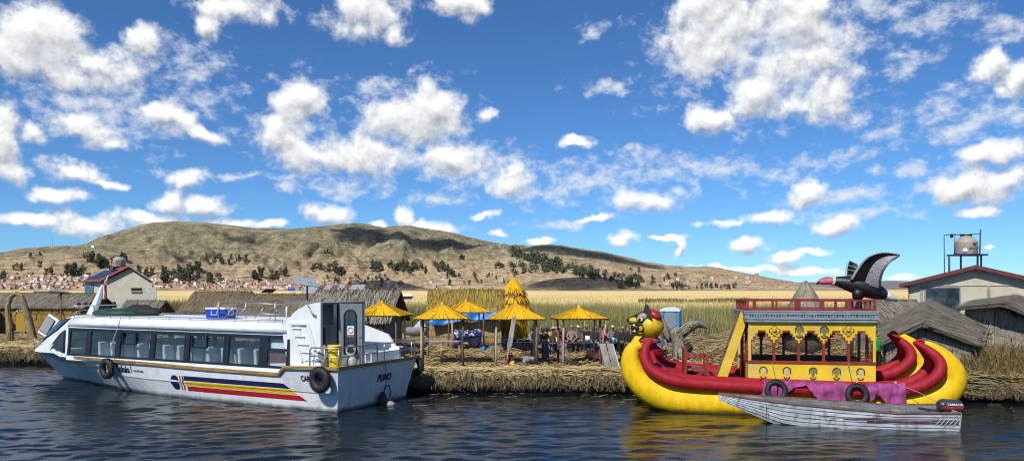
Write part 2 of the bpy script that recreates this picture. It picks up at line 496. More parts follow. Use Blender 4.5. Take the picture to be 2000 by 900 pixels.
WHITE = mat('white_boat_paint', (0.70, 0.73, 0.75), 0.42, 0.06, 2.0, dirt=(0.36, 0.36, 0.34, 0.55), dscale=1.6, dlev=(0.52, 0.80), bump=0.12, streak=(0.34, 0.27, 0.20, 0.40), wl=(0.02, 0.16, (0.07, 0.075, 0.06)))
WHITE2 = mat('white_gelcoat', (0.76, 0.78, 0.79), 0.35, 0.05, 2.5, dirt=(0.45, 0.45, 0.42, 0.5), dscale=2.2, dlev=(0.5, 0.75), bump=0.08, streak=(0.42, 0.38, 0.32, 0.30))
BLACK = mat('black_rubber', (0.018, 0.018, 0.020), 0.65, 0.4, 9.0, bump=0.3, dirt=(0.10, 0.095, 0.085, 0.5), dscale=4)
DARK = mat('dark_frame', (0.012, 0.014, 0.018), 0.4, 0.3, 5.0)
STEEL = mat('galvanised_steel', (0.46, 0.47, 0.48), 0.34, 0.15, 14.0, metal=0.85, dirt=(0.28, 0.24, 0.2, 0.4), dscale=9)
RAILWOOD = mat('varnished_rubbing_strake', (0.34, 0.20, 0.055), 0.5, 0.35, 5.0, stretch=(0.4, 3, 3), dirt=(0.12, 0.075, 0.03, 0.7), dscale=3.0, bump=0.2)
NAVY = mat('navy_paint', (0.012, 0.013, 0.075), 0.4, 0.2)
YELLOWP = mat('yellow_paint', (0.72, 0.47, 0.01), 0.42, 0.1, 3.0)
REDP = mat('red_paint', (0.42, 0.012, 0.015), 0.42, 0.15)
GREYDOOR = mat('grey_door_paint', (0.20, 0.21, 0.22), 0.5, 0.1)
GLASS = glass('window_glass', (0.82, 0.88, 0.91), 0.08)
SEATC = mat('grey_white_seat_cover', (0.52, 0.55, 0.58), 0.8, 0.12, 7.0, bump=0.4, bscale=6)
BLUEP = mat('blue_plastic', (0.012, 0.06, 0.46), 0.35, 0.1)
WPLAST = mat('white_plastic', (0.74, 0.75, 0.76), 0.4, 0.06)
YPLAST = mat('yellow_plastic', (0.78, 0.56, 0.02), 0.4, 0.1, dirt=(0.5, 0.36, 0.05, 0.5))
ROPE = mat('grey_rope', (0.42, 0.40, 0.36), 0.85, 0.25, 30)
DKGREEN = mat('dark_green_tarp', (0.010, 0.055, 0.042), 0.6, 0.3, 3, bump=0.5, bscale=5)
BLKCLOTH = mat('black_cloth', (0.014, 0.015, 0.017), 0.8, 0.3, 4, bump=0.5, bscale=6)
HULLY = mat('yellow_hull_paint', (0.80, 0.50, 0.006), 0.55, 0.10, 1.6, dirt=(0.42, 0.27, 0.03, 0.55), dscale=1.3, dlev=(0.56, 0.78), bump=0.5, bscale=6, stretch=(2.5, 1, 1), spec=0.25, streak=(0.50, 0.30, 0.02, 0.5), wl=(0.0, 0.22, (0.05, 0.05, 0.02)))
HULLR = mat('red_tube_paint', (0.33, 0.010, 0.022), 0.58, 0.14, 2.0, dirt=(0.17, 0.02, 0.02, 0.5), dscale=2.0, bump=0.5, bscale=6, stretch=(3, 1, 1), spec=0.25, streak=(0.22, 0.03, 0.03, 0.5))
CABY = mat('yellow_cabin_panel', (0.72, 0.50, 0.02), 0.55, 0.10, 1.6, dirt=(0.46, 0.42, 0.22, 0.8), dscale=1.3, dlev=(0.47, 0.68), bump=0.08)
CABR = mat('dark_red_timber', (0.26, 0.030, 0.018), 0.55, 0.22, 3.0, dirt=(0.12, 0.03, 0.02, 0.6), dscale=4, bump=0.12)
FASC = mat('grey_blue_fascia', (0.25, 0.30, 0.34), 0.5, 0.12, 4, dirt=(0.14, 0.15, 0.15, 0.6), dscale=3)
FASCD = mat('dark_band_print', (0.045, 0.055, 0.065), 0.6, 0.2)
DECKR = mat('faded_red_deck', (0.26, 0.055, 0.050), 0.7, 0.25, 5, dirt=(0.20, 0.15, 0.12, 0.6), dscale=3)
BROWNW = mat('brown_weathered_wood', (0.17, 0.10, 0.055), 0.75, 0.3, 6, stretch=(1, 1, 0.25), bump=0.3)
GREYW = mat('grey_weathered_wood', (0.30, 0.285, 0.265), 0.8, 0.25, 5, stretch=(1, 1, 0.2), bump=0.35, dirt=(0.14, 0.12, 0.10, 0.6), dscale=4)
POLE = mat('pale_eucalyptus_pole', (0.58, 0.44, 0.29), 0.75, 0.25, 6, stretch=(1, 1, 0.2), dirt=(0.2, 0.13, 0.08, 0.6), dscale=3)
POLED = mat('dark_eucalyptus_pole', (0.20, 0.125, 0.08), 0.75, 0.3, 6, stretch=(1, 1, 0.2))
PINK = mat('magenta_cloth', (0.33, 0.055, 0.21), 0.85, 0.28, 3, bump=0.3, bscale=5)
WALLC = mat('cream_plaster', (0.52, 0.48, 0.37), 0.8, 0.08, 1.0, dirt=(0.34, 0.30, 0.23, 0.5), dscale=0.9)
REDROOF = mat('red_metal_roof', (0.23, 0.055, 0.05), 0.55, 0.2, 2.0, dirt=(0.16, 0.06, 0.045, 0.6))
TANK = mat('beige_tank_plastic', (0.36, 0.33, 0.26), 0.5, 0.08, 2.0)
TANKD = mat('tank_print', (0.06, 0.06, 0.06), 0.6)
BLUEDOOR = mat('blue_door', (0.06, 0.14, 0.20), 0.5, 0.15)
DKGLASS = mat('dark_window_glass', (0.035, 0.05, 0.065), 0.12, 0.2, 2)
SOLAR = mat('solar_panel_blue', (0.012, 0.016, 0.05), 0.18, 0.2)
SOLARB = mat('panel_back_grey', (0.34, 0.36, 0.38), 0.5, 0.1)
TARPB = mat('bright_blue_tarp', (0.010, 0.20, 0.62), 0.45, 0.15, 2, bump=0.4, bscale=4)
TOILB = mat('toilet_blue_plastic', (0.05, 0.27, 0.55), 0.45, 0.1)
TOILG = mat('toilet_grey_door', (0.20, 0.25, 0.28), 0.5, 0.1)
TOILW = mat('toilet_white_roof', (0.62, 0.68, 0.70), 0.45, 0.06)
STRAW_Y = straw('yellow_new_reeds', (0.86, 0.50, 0.012), (0.62, 0.32, 0.008))
STRAW_O = straw('golden_olive_thatch', (0.40, 0.28, 0.045), (0.22, 0.155, 0.04))
STRAW_M = straw('mustard_reed_mat', (0.38, 0.24, 0.055), (0.26, 0.165, 0.05))
STRAW_T = straw('tan_reed_mat', (0.42, 0.31, 0.16), (0.27, 0.19, 0.095))
STRAW_G = straw('grey_old_thatch', (0.36, 0.32, 0.25), (0.155, 0.135, 0.10))
STRAW_B = straw('brown_old_thatch', (0.30, 0.225, 0.125), (0.15, 0.115, 0.07))
STRAW_F = straw('trodden_floor_reeds', (0.52, 0.39, 0.19), (0.20, 0.15, 0.062), scale=0.5)
STRAW_E = straw('shore_edge_reeds', (0.31, 0.235, 0.125), (0.028, 0.021, 0.012), scale=1.6)
MUD = mat('dark_wet_reed_mass', (0.028, 0.020, 0.012), 0.85, 0.4, 5, bump=0.6)
SOIL = mat('packed_reed_floor', (0.27, 0.205, 0.10), 0.9, 0.3, 1.2, col2=(0.15, 0.12, 0.055), bump=0.8, bscale=9)
def under(a): return mat('reed_core', a, 0.9, 0.3, 7, stretch=(1, 1, 1), bump=0.6, bscale=22)
CORE = {id(STRAW_Y): under((0.40, 0.22, 0.010)), id(STRAW_O): under((0.18, 0.125, 0.03)), id(STRAW_M): under((0.22, 0.14, 0.04)), id(STRAW_T): under((0.20, 0.14, 0.07)), id(STRAW_G): under((0.10, 0.088, 0.066)), id(STRAW_B): under((0.11, 0.08, 0.045))}
def core(m): return CORE[id(m)]
# ================================================================== SETTING
def struct(o):
    o['kind'] = 'structure'
    return o

# ---- water: real ripples where the camera looks, flat further off
def make_water():
    xs = np.concatenate([[-900, -300, -90, -45], np.arange(-27, 27.01, 0.078), [45, 90, 300, 900]])
    ys = [12.5]
    while ys[-1] < 42: ys.append(ys[-1] + 0.048 * (ys[-1] / 14.0) ** 1.25)
    ys = np.concatenate([[-400, -100, -20, 4], ys, [60, 120, 230]])
    X, Y = np.meshgrid(xs, ys)
    rng = np.random.default_rng(5)
    Z = np.zeros_like(X); n = 46
    for i in range(n):
        lam = 0.24 * (6.5) ** rng.random()
        th = math.pi / 2 + rng.normal(0.12, 0.42)
        k = 2 * math.pi / lam
        slope = 0.028 * (lam / 0.5) ** -0.12
        mod = 0.45 + 1.1 * fbm(X * 0.16 + 31 * i, Y * 0.30 + 7 * i, 2)
        ph = k * (X * math.cos(th) + Y * math.sin(th)) + rng.random() * 6.28 + 1.6 * fbm(X * .5 + i, Y * .5, 2)
        Z += slope / k * mod * np.sin(ph)
    patch = 0.30 + 1.25 * fbm(X * 0.11 + 3, Y * 0.26 + 8, 3)
    Z *= patch
    edge = np.clip((27 - np.abs(X)) / 2, 0, 1) * np.clip((Y - 12.5) / .5, 0, 1) * np.clip((42 - Y) / 3, 0, 1)
    Z = Z * edge
    vs = np.stack([X, Y, Z], -1).reshape(-1, 3)
    m, nn = X.shape
    idx = np.arange(m * nn).reshape(m, nn)
    q = np.stack([idx[:-1, :-1], idx[:-1, 1:], idx[1:, 1:], idx[1:, :-1]], -1).reshape(-1, 4)
    o = grid_obj('water', vs, q, None)
    mt = bpy.data.materials.new('dark_lake_water'); mt.use_nodes = True
    t = NT(mt.node_tree); b = mt.node_tree.nodes['Principled BSDF']
    b.inputs['Base Color'].default_value = (0.007, 0.011, 0.013, 1)
    b.inputs['Roughness'].default_value = 0.01
    b.inputs['IOR'].default_value = 1.36
    tc = t.n('ShaderNodeTexCoord').outputs['Object']
    bn = t.noise(t.vmath('MULTIPLY', tc, (0.5, 1.25, 1)), 13.0, 4, 0.6, 0.3)
    bp = t.n('ShaderNodeBump', ins={'Height': bn, 'Strength': 0.32, 'Distance': 0.02})
    t.set(b, 'Normal', bp.outputs[0])
    o.data.materials.append(mt)
    return struct(o)

def grid_obj(name, vs, q, mt, smooth=True):
    me = bpy.data.meshes.new(name)
    me.vertices.add(len(vs)); me.vertices.foreach_set('co', np.ascontiguousarray(vs, np.float32).ravel())
    nf = len(q)
    me.loops.add(nf * 4); me.loops.foreach_set('vertex_index', np.ascontiguousarray(q, np.int32).ravel())
    me.polygons.add(nf); me.polygons.foreach_set('loop_start', np.arange(0, nf * 4, 4, dtype=np.int32))
    me.polygons.foreach_set('loop_total', np.full(nf, 4, np.int32))
    if smooth: me.polygons.foreach_set('use_smooth', np.ones(nf, bool))
    if mt: me.materials.append(mt)
    me.update(calc_edges=True)
    o = bpy.data.objects.new(name, me); COL.objects.link(o)
    return o
make_water()

# ---- lake bed / ground sheet to the horizon
MB().add([(-20000, -600, -1.6), (20000, -600, -1.6), (20000, 22000, -1.6), (-20000, 22000, -1.6)], [(0, 1, 2, 3)]).build('ground', mat('lake_bed_mud', (0.06, 0.05, 0.035), 0.95)).__setitem__('kind', 'structure')

# ---- dry marsh plain
def field_material():
    m = bpy.data.materials.new('golden_dry_marsh'); m.use_nodes = True
    t = NT(m.node_tree); b = m.node_tree.nodes['Principled BSDF']
    tc = t.n('ShaderNodeTexCoord').outputs['Object']
    n1 = t.noise(t.vmath('MULTIPLY', tc, (0.004, 0.016, 1)), 1.0, 6, 0.6, 0.4)
    n2 = t.noise(t.vmath('MULTIPLY', tc, (0.05, 0.16, 1)), 1.0, 5, 0.65)
    c = t.mix(t.maprange(n2, 0.3, 0.7), (0.74, 0.56, 0.25, 1), (0.54, 0.41, 0.17, 1))
    c = t.mix(t.math('MULTIPLY', t.maprange(n1, 0.56, 0.70), 0.75), c, (0.30, 0.25, 0.11, 1))
    t.set(b, 'Base Color', c); b.inputs['Roughness'].default_value = 0.95
    b.inputs['Specular IOR Level'].default_value = 0.1
    return m
def make_field():
    ys = np.array([120, 150, 190, 240, 300, 380, 480, 620, 800, 1050, 1400, 1900, 2600, 4000, 7000, 12000.])
    ks = np.linspace(-1.3, 1.3, 60)
    Y, Kk = np.meshgrid(ys, ks, indexing='ij')
    X = Kk * Y
    Z = 0.12 + 0.25 * np.clip((Y - 120) / 200, 0, 1) + 0 * X
    vs = np.stack([X, Y, Z], -1).reshape(-1, 3); idx = np.arange(X.size).reshape(X.shape)
    q = np.stack([idx[:-1, :-1], idx[:-1, 1:], idx[1:, 1:], idx[1:, :-1]], -1).reshape(-1, 4)
    struct(grid_obj('marsh_field', vs, q, field_material()))
make_field()

# ---- hills: a height field whose ridges stand 1.9 to 3.2 km away
def interp(px, pts):
    x = np.array([p[0] for p in pts], float); y = np.array([p[1] for p in pts], float)
    return np.interp(px, x, y)
RIDGES = [  # (ridge distance, foot distance, skyline in photo pixels)
 (3250., 1950., [(-900,505),(-300,500),(0,496),(120,486),(170,476),(200,462),(240,449),(280,438),(310,433),(360,432),(400,434),(440,439),(500,445),(560,447),(620,443),(660,438),(690,436),(720,439),(745,444),(770,441),(800,441),(830,445),(870,452),(900,458),(940,468),(980,476),(1010,481),(1060,486),(1120,500),(1200,530),(1300,560),(1400,567),(3200,567)]),
 (2450., 1850., [(-900,500),(-300,500),(-100,500),(0,494),(40,486),(90,481),(140,479),(180,481),(240,492),(320,512),(420,535),(520,555),(600,567),(3200,567)]),
 (2600., 1850., [(-900,567),(880,567),(930,530),(980,500),(1010,487),(1040,480),(1070,477),(1100,479),(1130,484),(1180,492),(1220,501),(1260,510),(1300,518),(1340,520),(1385,520),(1420,526),(1470,536),(1520,545),(1560,552),(1620,561),(1690,567),(3200,567)]),
 (1930., 1800., [(-900,567),(1000,567),(1020,560),(1050,550),(1090,543),(1130,541),(1180,542),(1220,547),(1250,556),(1280,567),(3200,567)]),
 (1930., 1820., [(-900,567),(610,567),(660,556),(710,549),(755,545),(790,552),(830,562),(870,567),(3200,567)]),
]
def hill_z(X, Y):
    px = CXP + FPX * X / Y
    Z = np.zeros_like(X) - 3.0
    rav = fbm(X / 210., Y / 420., 5, 0.55)
    fine = fbm(X / 45., Y / 60., 5, 0.6)
    for i, (Yr, Yf, sk) in enumerate(RIDGES):
        rise = (HYP - interp(px, sk)) * Yr / FPX + CAM_H
        rise = np.maximum(rise, -3)
        t = (Y - Yf) / (Yr - Yf)
        tt = np.clip(t, 0, 1)
        s = 0.45 * tt + 0.55 * (tt * tt * (3 - 2 * tt))
        back = np.clip(1 - np.clip(t - 1, 0, None) * 0.9, 0, 1)
        env = np.clip(1 - np.abs(2 * tt - 1), 0, 1)
        big = 1.0 if i < 3 else 0.25
        zz = rise * s * back + (np.abs(rav - 0.5) - 0.13) * rise * 1.25 * env * big + (fine - 0.5) * (6 + 16 * env) * big * np.clip(rise / 60, 0.05, 1)
        Z = np.maximum(Z, np.where(t < -0.02, -3.0, zz))
    return Z
def hill_hit(px, py):
    Y = np.arange(1800, 3300, 6.0); X = (px - CXP) / FPX * Y
    z = hill_z(X, Y); ray = CAM_H - (py - HYP) / FPX * Y
    hit = np.nonzero(z >= ray)[0]
    if len(hit) == 0: return None
    i = hit[0]
    return Vector((X[i], Y[i], z[i]))
def hill_material():
    m = bpy.data.materials.new('dry_hillside'); m.use_nodes = True
    t = NT(m.node_tree); b = m.node_tree.nodes['Principled BSDF']
    tc = t.n('ShaderNodeTexCoord').outputs['Object']
    sp = t.n('ShaderNodeSeparateXYZ', ins={0: tc})
    big = t.noise(t.vmath('MULTIPLY', tc, (0.0035, 0.002, 0.008)), 1.0, 6, 0.6, 0.5)
    mid = t.noise(t.vmath('MULTIPLY', tc, (0.016, 0.010, 0.05)), 1.0, 6, 0.68, 0.3)
    fine = t.noise(t.vmath('MULTIPLY', tc, (0.07, 0.05, 0.25)), 1.0, 5, 0.7)
    low = t.mix(t.maprange(mid, 0.35, 0.65), (0.43, 0.315, 0.20, 1), (0.27, 0.205, 0.125, 1))
    high = t.mix(t.maprange(mid, 0.35, 0.65), (0.245, 0.215, 0.135, 1), (0.12, 0.11, 0.068, 1))
    hz = t.maprange(t.math('ADD', sp.outputs[2], t.math('MULTIPLY', t.math('SUBTRACT', big, 0.5), 150.0)), 45, 150)
    c = t.mix(hz, low, high)
    c = t.mix(t.math('MULTIPLY', t.maprange(big, 0.52, 0.62), 0.42), c, (0.48, 0.39, 0.23, 1))
    # terrace walls: thin level lines, broken up
    ter = t.math('FRACT', t.math('ADD', t.math('MULTIPLY', sp.outputs[2], 0.085), t.math('MULTIPLY', mid, 1.3)))
    tl = t.math('MULTIPLY', t.maprange(ter, 0.80, 0.93), t.maprange(big, 0.40, 0.55))
    c = t.mix(t.math('MULTIPLY', tl, 0.75), c, (0.10, 0.08, 0.05, 1))
    # pale rock and dark scrub specks
    c = t.mix(t.math('MULTIPLY', t.maprange(fine, 0.57, 0.66), 0.8), c, (0.66, 0.54, 0.39, 1))
    sc = t.noise(t.vmath('MULTIPLY', tc, (0.05, 0.04, 0.16)), 1.0, 6, 0.75, 0.2)
    c = t.mix(t.math('MULTIPLY', t.maprange(sc, 0.53, 0.64), 0.75), c, (0.085, 0.075, 0.040, 1))
    vf = t.noise(t.vmath('MULTIPLY', tc, (0.16, 0.10, 0.5)), 1.0, 4, 0.7)
    c = t.mix(t.math('MULTIPLY', t.maprange(vf, 0.50, 0.66), 0.45), c, (0.12, 0.10, 0.06, 1))
    t.set(b, 'Base Color', c); b.inputs['Roughness'].default_value = 0.95
    b.inputs['Specular IOR Level'].default_value = 0.1
    bp = t.n('ShaderNodeBump', ins={'Height': fine, 'Strength': 0.9, 'Distance': 6.0})
    t.set(b, 'Normal', bp.outputs[0])
    return m
def make_hills():
    ks = np.linspace(-1.25, 0.95, 900)
    ys = np.concatenate([np.linspace(1790, 1960, 50), np.linspace(1966, 2700, 130), np.linspace(2708, 3300, 90), np.linspace(3340, 4200, 14)])
    Y, Kk = np.meshgrid(ys, ks, indexing='ij'); X = Kk * Y
    Z = hill_z(X, Y)
    vs = np.stack([X, Y, Z], -1).reshape(-1, 3); idx = np.arange(X.size).reshape(X.shape)
    q = np.stack([idx[:-1, :-1], idx[:-1, 1:], idx[1:, 1:], idx[1:, :-1]], -1).reshape(-1, 4)
    keep = (vs[q][:, :, 2] > -2.9).any(1)
    struct(grid_obj('hill', vs, q[keep], hill_material()))
    # far range on the right horizon
    pts = [(-2500,560),(1350,560),(1480,553),(1560,551),(1640,549),(1690,550),(1740,547),(1790,549),(1900,545),(2100,540),(2600,538),(3600,545)]
    ks = np.linspace(-1.6, 1.8, 400); ys = np.linspace(8200, 11000, 26)
    Y, Kk = np.meshgrid(ys, ks, indexing='ij'); X = Kk * Y
    t = (Y - 8200) / 1500
    tt = np.clip(t, 0, 1)
    rise = (HYP - interp(CXP + FPX * Kk, pts)) * 9700 / FPX + CAM_H
    Z = rise * tt * np.clip(1.4 - 0.4 * t, 0, 1) + (fbm(X / 500., Y / 700., 5) - 0.5) * 40 * tt * (1 - tt) * 4 - 1 * (t <= 0)
    vs = np.stack([X, Y, Z], -1).reshape(-1, 3); idx = np.arange(X.size).reshape(X.shape)
    q = np.stack([idx[:-1, :-1], idx[:-1, 1:], idx[1:, 1:], idx[1:, :-1]], -1).reshape(-1, 4)
    struct(grid_obj('hill', vs, q, mat('far_mauve_hills', (0.20, 0.17, 0.15), 0.95, 0.3, 0.004, col2=(0.13, 0.12, 0.12))))
make_hills()

# ---- island: a floating mat of reeds
SHORE = [(-90,52),(-60,46.5),(-40,42.6),(-30,41.2),(-25,40.2),(-20,38.6),(-14,35.2),(-9,31.8),(-6,29.6),(-3,29.1),(0,29.2),(3,29.0),(4.6,28.9),(6,29.6),(9,29.7),(12.5,29.0),(14.5,27.9),(16,26.9),(18.5,26.5),(24,26.4),(40,27.5),(90,31)]
def shore_y(x): return np.interp(x, [p[0] for p in SHORE], [p[1] for p in SHORE])
def back_y(x): return np.interp(x, [-90, -40, -25, -12, -5, 0, 10, 20, 40, 90], [92, 88, 84, 70, 58, 54.5, 54.5, 56, 60, 70])
def island_z(x, y):
    x = np.asarray(x, float); y = np.asarray(y, float)
    z = 0.74 + 0.10 * (fbm(x * .6 + 5, y * .6 + 9, 3) - 0.5)
    z = z + 0.55 * np.clip((x - 15) / 2.5, 0, 1) * np.clip((y - shore_y(x) - .4) / 3.5, 0, 1)      # the bank heaps up on the right
    z = z + 0.30 * np.clip((-24 - x) / 4, 0, 1) * np.clip((y - shore_y(x)) / 6, 0, 1) * 0
    return z
def make_island():
    xs = np.concatenate([np.arange(-90, -30, 2.0), np.arange(-30, 26, 0.35), np.arange(26, 91, 2.0)])
    vv = np.concatenate([[0.0], np.linspace(0.004, 1, 70) ** 1.3])
    X, V = np.meshgrid(xs, vv)
    Y0 = shore_y(X) + 0.35 * (fbm(X * 0.8, X * 0 + 3.3, 3) - 0.5)
    Y = Y0 + 0.12 + V * (back_y(X) - Y0)
    Z = island_z(X, Y)
    Z[0] = -0.6
    Y[0] = Y0[0] + 0.35
    vs = np.stack([X, Y, Z], -1).reshape(-1, 3); idx = np.arange(X.size).reshape(X.shape)
    q = np.stack([idx[:-1, :-1], idx[:-1, 1:], idx[1:, 1:], idx[1:, :-1]], -1).reshape(-1, 4)
    o = grid_obj('island', vs, q, SOIL)
    o.data.materials.append(MUD)
    mi = np.zeros(len(q), np.int32); mi[:len(xs) - 1] = 1
    o.data.polygons.foreach_set('material_index', mi)
    struct(o)
    # trodden reeds on the floor
    def scatter(n, x0, x1, L, wd, up, depth):
        x = RNG.uniform(x0, x1, n); y = shore_y(x) + 0.05 + (RNG.random(n) ** 1.6) * np.minimum(back_y(x) - shore_y(x), depth)
        z = island_z(x, y) + 0.015 + 0.05 * RNG.random(n)
        a = RNG.uniform(0, math.pi, n); tilt = RNG.normal(0, up, n)
        l = L * (0.5 + RNG.random(n)) / 2; ww = wd * (0.6 + .8 * RNG.random(n)) / 2
        d = np.stack([np.cos(a) * l, np.sin(a) * l * .8, np.sin(tilt) * l], 1); s = np.stack([-np.sin(a) * ww, np.cos(a) * ww, RNG.uniform(0.3, 1.2, n) * ww], 1)
        p = np.stack([x, y, z + np.abs(d[:, 2])], 1)
        return np.stack([p - d - s, p - d + s, p + d + s, p + d - s], 1).reshape(-1, 3)
    vs = np.concatenate([scatter(34000, -8, 21, 0.42, 0.019, 0.16, 14), scatter(14000, -45, -8, 0.6, 0.03, 0.12, 12), scatter(9000, -8, 21, 0.6, 0.028, 0.1, 26)])
    o = quads_mesh('loose_reeds', vs, STRAW_F)
    o['label'] = 'trodden dry yellow reeds strewn over the floating island floor'; o['category'] = 'reeds'
    # hanging fringe along the water's edge
    def fringe(n, x0, x1, top, drop, jy):
        x = RNG.uniform(x0, x1, n); x = x + 0.10 * np.sin(x * 9.0) + 0.05 * np.sin(x * 23.0); y0 = shore_y(x)
        lump = fbm(x * 1.7, x * 0 + 1.1, 3)
        zt = top * (0.42 + 0.58 * RNG.random(n) ** .6) + 0.22 * (lump - .5)
        ln = drop * (0.25 + 0.85 * RNG.random(n)) * (.55 + .9 * fbm(x * 2.3 + 9, x * 0 + 7.7, 2)); lean = RNG.normal(0, 0.75, n)
        yy = y0 + jy * RNG.normal(0, 1, n) - 0.10 * (1 - zt / top) - 0.15 * (lump - .5)
        a = np.stack([x, yy + 0.10, zt], 1)
        mdl = np.stack([x + 0.35 * lean * ln, yy - 0.10 - 0.10 * RNG.random(n), zt - 0.25 * ln], 1)
        b = np.stack([x + lean * ln, yy - 0.16 - 0.14 * RNG.random(n), np.maximum(zt - ln, 0.10 + .25 * RNG.random(n))], 1)
        ww = (0.006 + 0.010 * RNG.random(n))[:, None] * np.array([1, 0.0, 0.25])
        return np.concatenate([np.stack([a - ww, a + ww, mdl + ww, mdl - ww], 1).reshape(-1, 3), np.stack([mdl - ww, mdl + ww, b + ww * .5, b - ww * .5], 1).reshape(-1, 3)])
    vs = np.concatenate([fringe(1900, -6.5, 5.5, 0.85, 0.62, 0.10), fringe(2400, -45, -18, 0.9, 0.65, 0.15), fringe(1500, -18, -6.5, 0.85, 0.5, 0.08), fringe(2600, 5.5, 15.5, 0.85, 0.55, 0.08), fringe(2600, 15.5, 24, 0.75, 0.55, 0.12)])
    o = quads_mesh('shore_fringe', vs, STRAW_E)
    o['label'] = 'ragged brown reed ends hanging over the island edge to the water'; o['category'] = 'reeds'
    # lip of reeds lying along the rim
    n = 6500; x = RNG.uniform(-30, 24, n); y = shore_y(x) + RNG.uniform(-0.12, 0.55, n)
    lmp = fbm(x * 1.3 + 4, x * 0 + 2.2, 3) - .5
    y = y - .25 * lmp
    z = np.where(y < shore_y(x) + .1, 0.60, 0.78) + 0.18 * RNG.random(n) + .18 * lmp
    a = RNG.normal(0, .45, n); l = 0.28 + .3 * RNG.random(n)
    d = np.stack([np.cos(a) * l, -np.abs(np.sin(a)) * l * .6, -np.abs(np.sin(a)) * l * .5 * RNG.random(n)], 1)
    s = np.stack([0 * x, 0.008 + 0 * x, 0.011 + 0 * x], 1); p = np.stack([x, y, z], 1)
    o = quads_mesh('rim_reeds', np.stack([p - d - s, p - d + s, p + d + s, p + d - s], 1).reshape(-1, 3), STRAW_F)
    o['label'] = 'pale loose reeds lying along the rim of the island'; o['category'] = 'reeds'
make_island()

# ---- reed beds behind the island
def reed_mat(name, lo, mid, tip):
    m = bpy.data.materials.new(name); m.use_nodes = True
    t = NT(m.node_tree); b = m.node_tree.nodes['Principled BSDF']
    g = t.n('ShaderNodeNewGeometry'); tc = t.n('ShaderNodeTexCoord').outputs['Object']
    ri = g.outputs['Random Per Island']
    big = t.noise(t.vmath('MULTIPLY', tc, (0.09, 0.05, 0.0)), 1.0, 4, 0.6)
    f = t.math('ADD', t.math('MULTIPLY', ri, 0.55), t.math('MULTIPLY', t.maprange(big, 0.35, 0.65), 0.45))
    c = t.mix(f, rgba(lo), rgba(mid))
    c = t.mix(t.maprange(ri, 0.72, 0.95), c, rgba(tip))
    t.set(b, 'Base Color', c); b.inputs['Roughness'].default_value = 0.7
    b.inputs['Specular IOR Level'].default_value = 0.2
    return m
def blades(n, fx, y0, y1, h, wd, clump=0.5, zbase=0.0, pw=1.0):
    y = y0 + (y1 - y0) * RNG.random(n) ** pw
    x = fx(y, RNG.random(n))
    d = fbm(x * 0.11 + 40, y * 0.05 + 3, 4)
    keep = RNG.random(n) < np.clip(0.15 + (d - 0.30) * 3.2, 1 - clump, 1)
    x, y, d = x[keep], y[keep], d[keep]; n = len(x)
    hh = h * (0.62 + 0.45 * RNG.random(n)) * (0.8 + 0.45 * d)
    lx = RNG.normal(0.05, 0.14, n) * hh; ly = RNG.normal(0, 0.08, n) * hh
    w2 = wd * (0.6 + .8 * RNG.random(n)) / 2
    ca = RNG.uniform(-.6, .6, n)
    sx, sy = np.cos(ca) * w2, np.sin(ca) * w2
    z0 = np.full(n, zbase)
    return np.stack([np.stack([x - sx, y - sy, z0], 1), np.stack([x + sx, y + sy, z0], 1), np.stack([x + lx, y + ly, z0 + hh], 1)], 1).reshape(-1, 3)
REED_G = reed_mat('green_totora_reeds', (0.15, 0.165, 0.05), (0.23, 0.20, 0.075), (0.46, 0.37, 0.16))
REED_Y = reed_mat('dry_golden_reeds', (0.44, 0.37, 0.17), (0.28, 0.24, 0.10), (0.60, 0.50, 0.26))
REED_D = reed_mat('dark_olive_reeds', (0.075, 0.070, 0.024), (0.13, 0.105, 0.04), (0.24, 0.18, 0.07))
def wide(k0, k1): return lambda y, r: (k0 + (k1 - k0) * r) * y
parts = [blades(30000, wide(-0.17, 0.42), 62, 96, 2.45, 0.075, 0.35), blades(9000, wide(0.42, 0.85), 66, 110, 2.3, 0.08, 0.4)]
o = quads_mesh('reed_bed', np.concatenate(parts), REED_G, per=3); o['label'] = 'tall green reeds growing in a belt behind the floating island'; o['category'] = 'reeds'
parts = [blades(20000, wide(-0.75, 0.85), 98, 170, 1.9, 0.12, 0.6), blades(20000, wide(-0.75, 0.85), 170, 420, 0.95, 0.30, 0.9)]
o = quads_mesh('dry_reed_bed', np.concatenate(parts), REED_Y, per=3); o['label'] = 'dry golden reeds spreading over the marsh towards the hills'; o['category'] = 'reeds'
parts = [blades(9000, wide(-0.52, -0.15), 84, 108, 2.6, 0.10, 0.4), blades(5000, wide(-0.62, -0.40), 62, 76, 2.0, 0.07, 0.5, 0.6), blades(6000, wide(-0.22, -0.06), 56, 70, 2.6, 0.075, 0.3), blades(2600, wide(0.17, 0.32), 205, 240, 1.5, 0.25, 0.9)]
o = quads_mesh('olive_reed_bed', np.concatenate(parts), REED_D, per=3); o['label'] = 'dark olive reeds standing in patches between the huts and the golden marsh'; o['category'] = 'reeds'

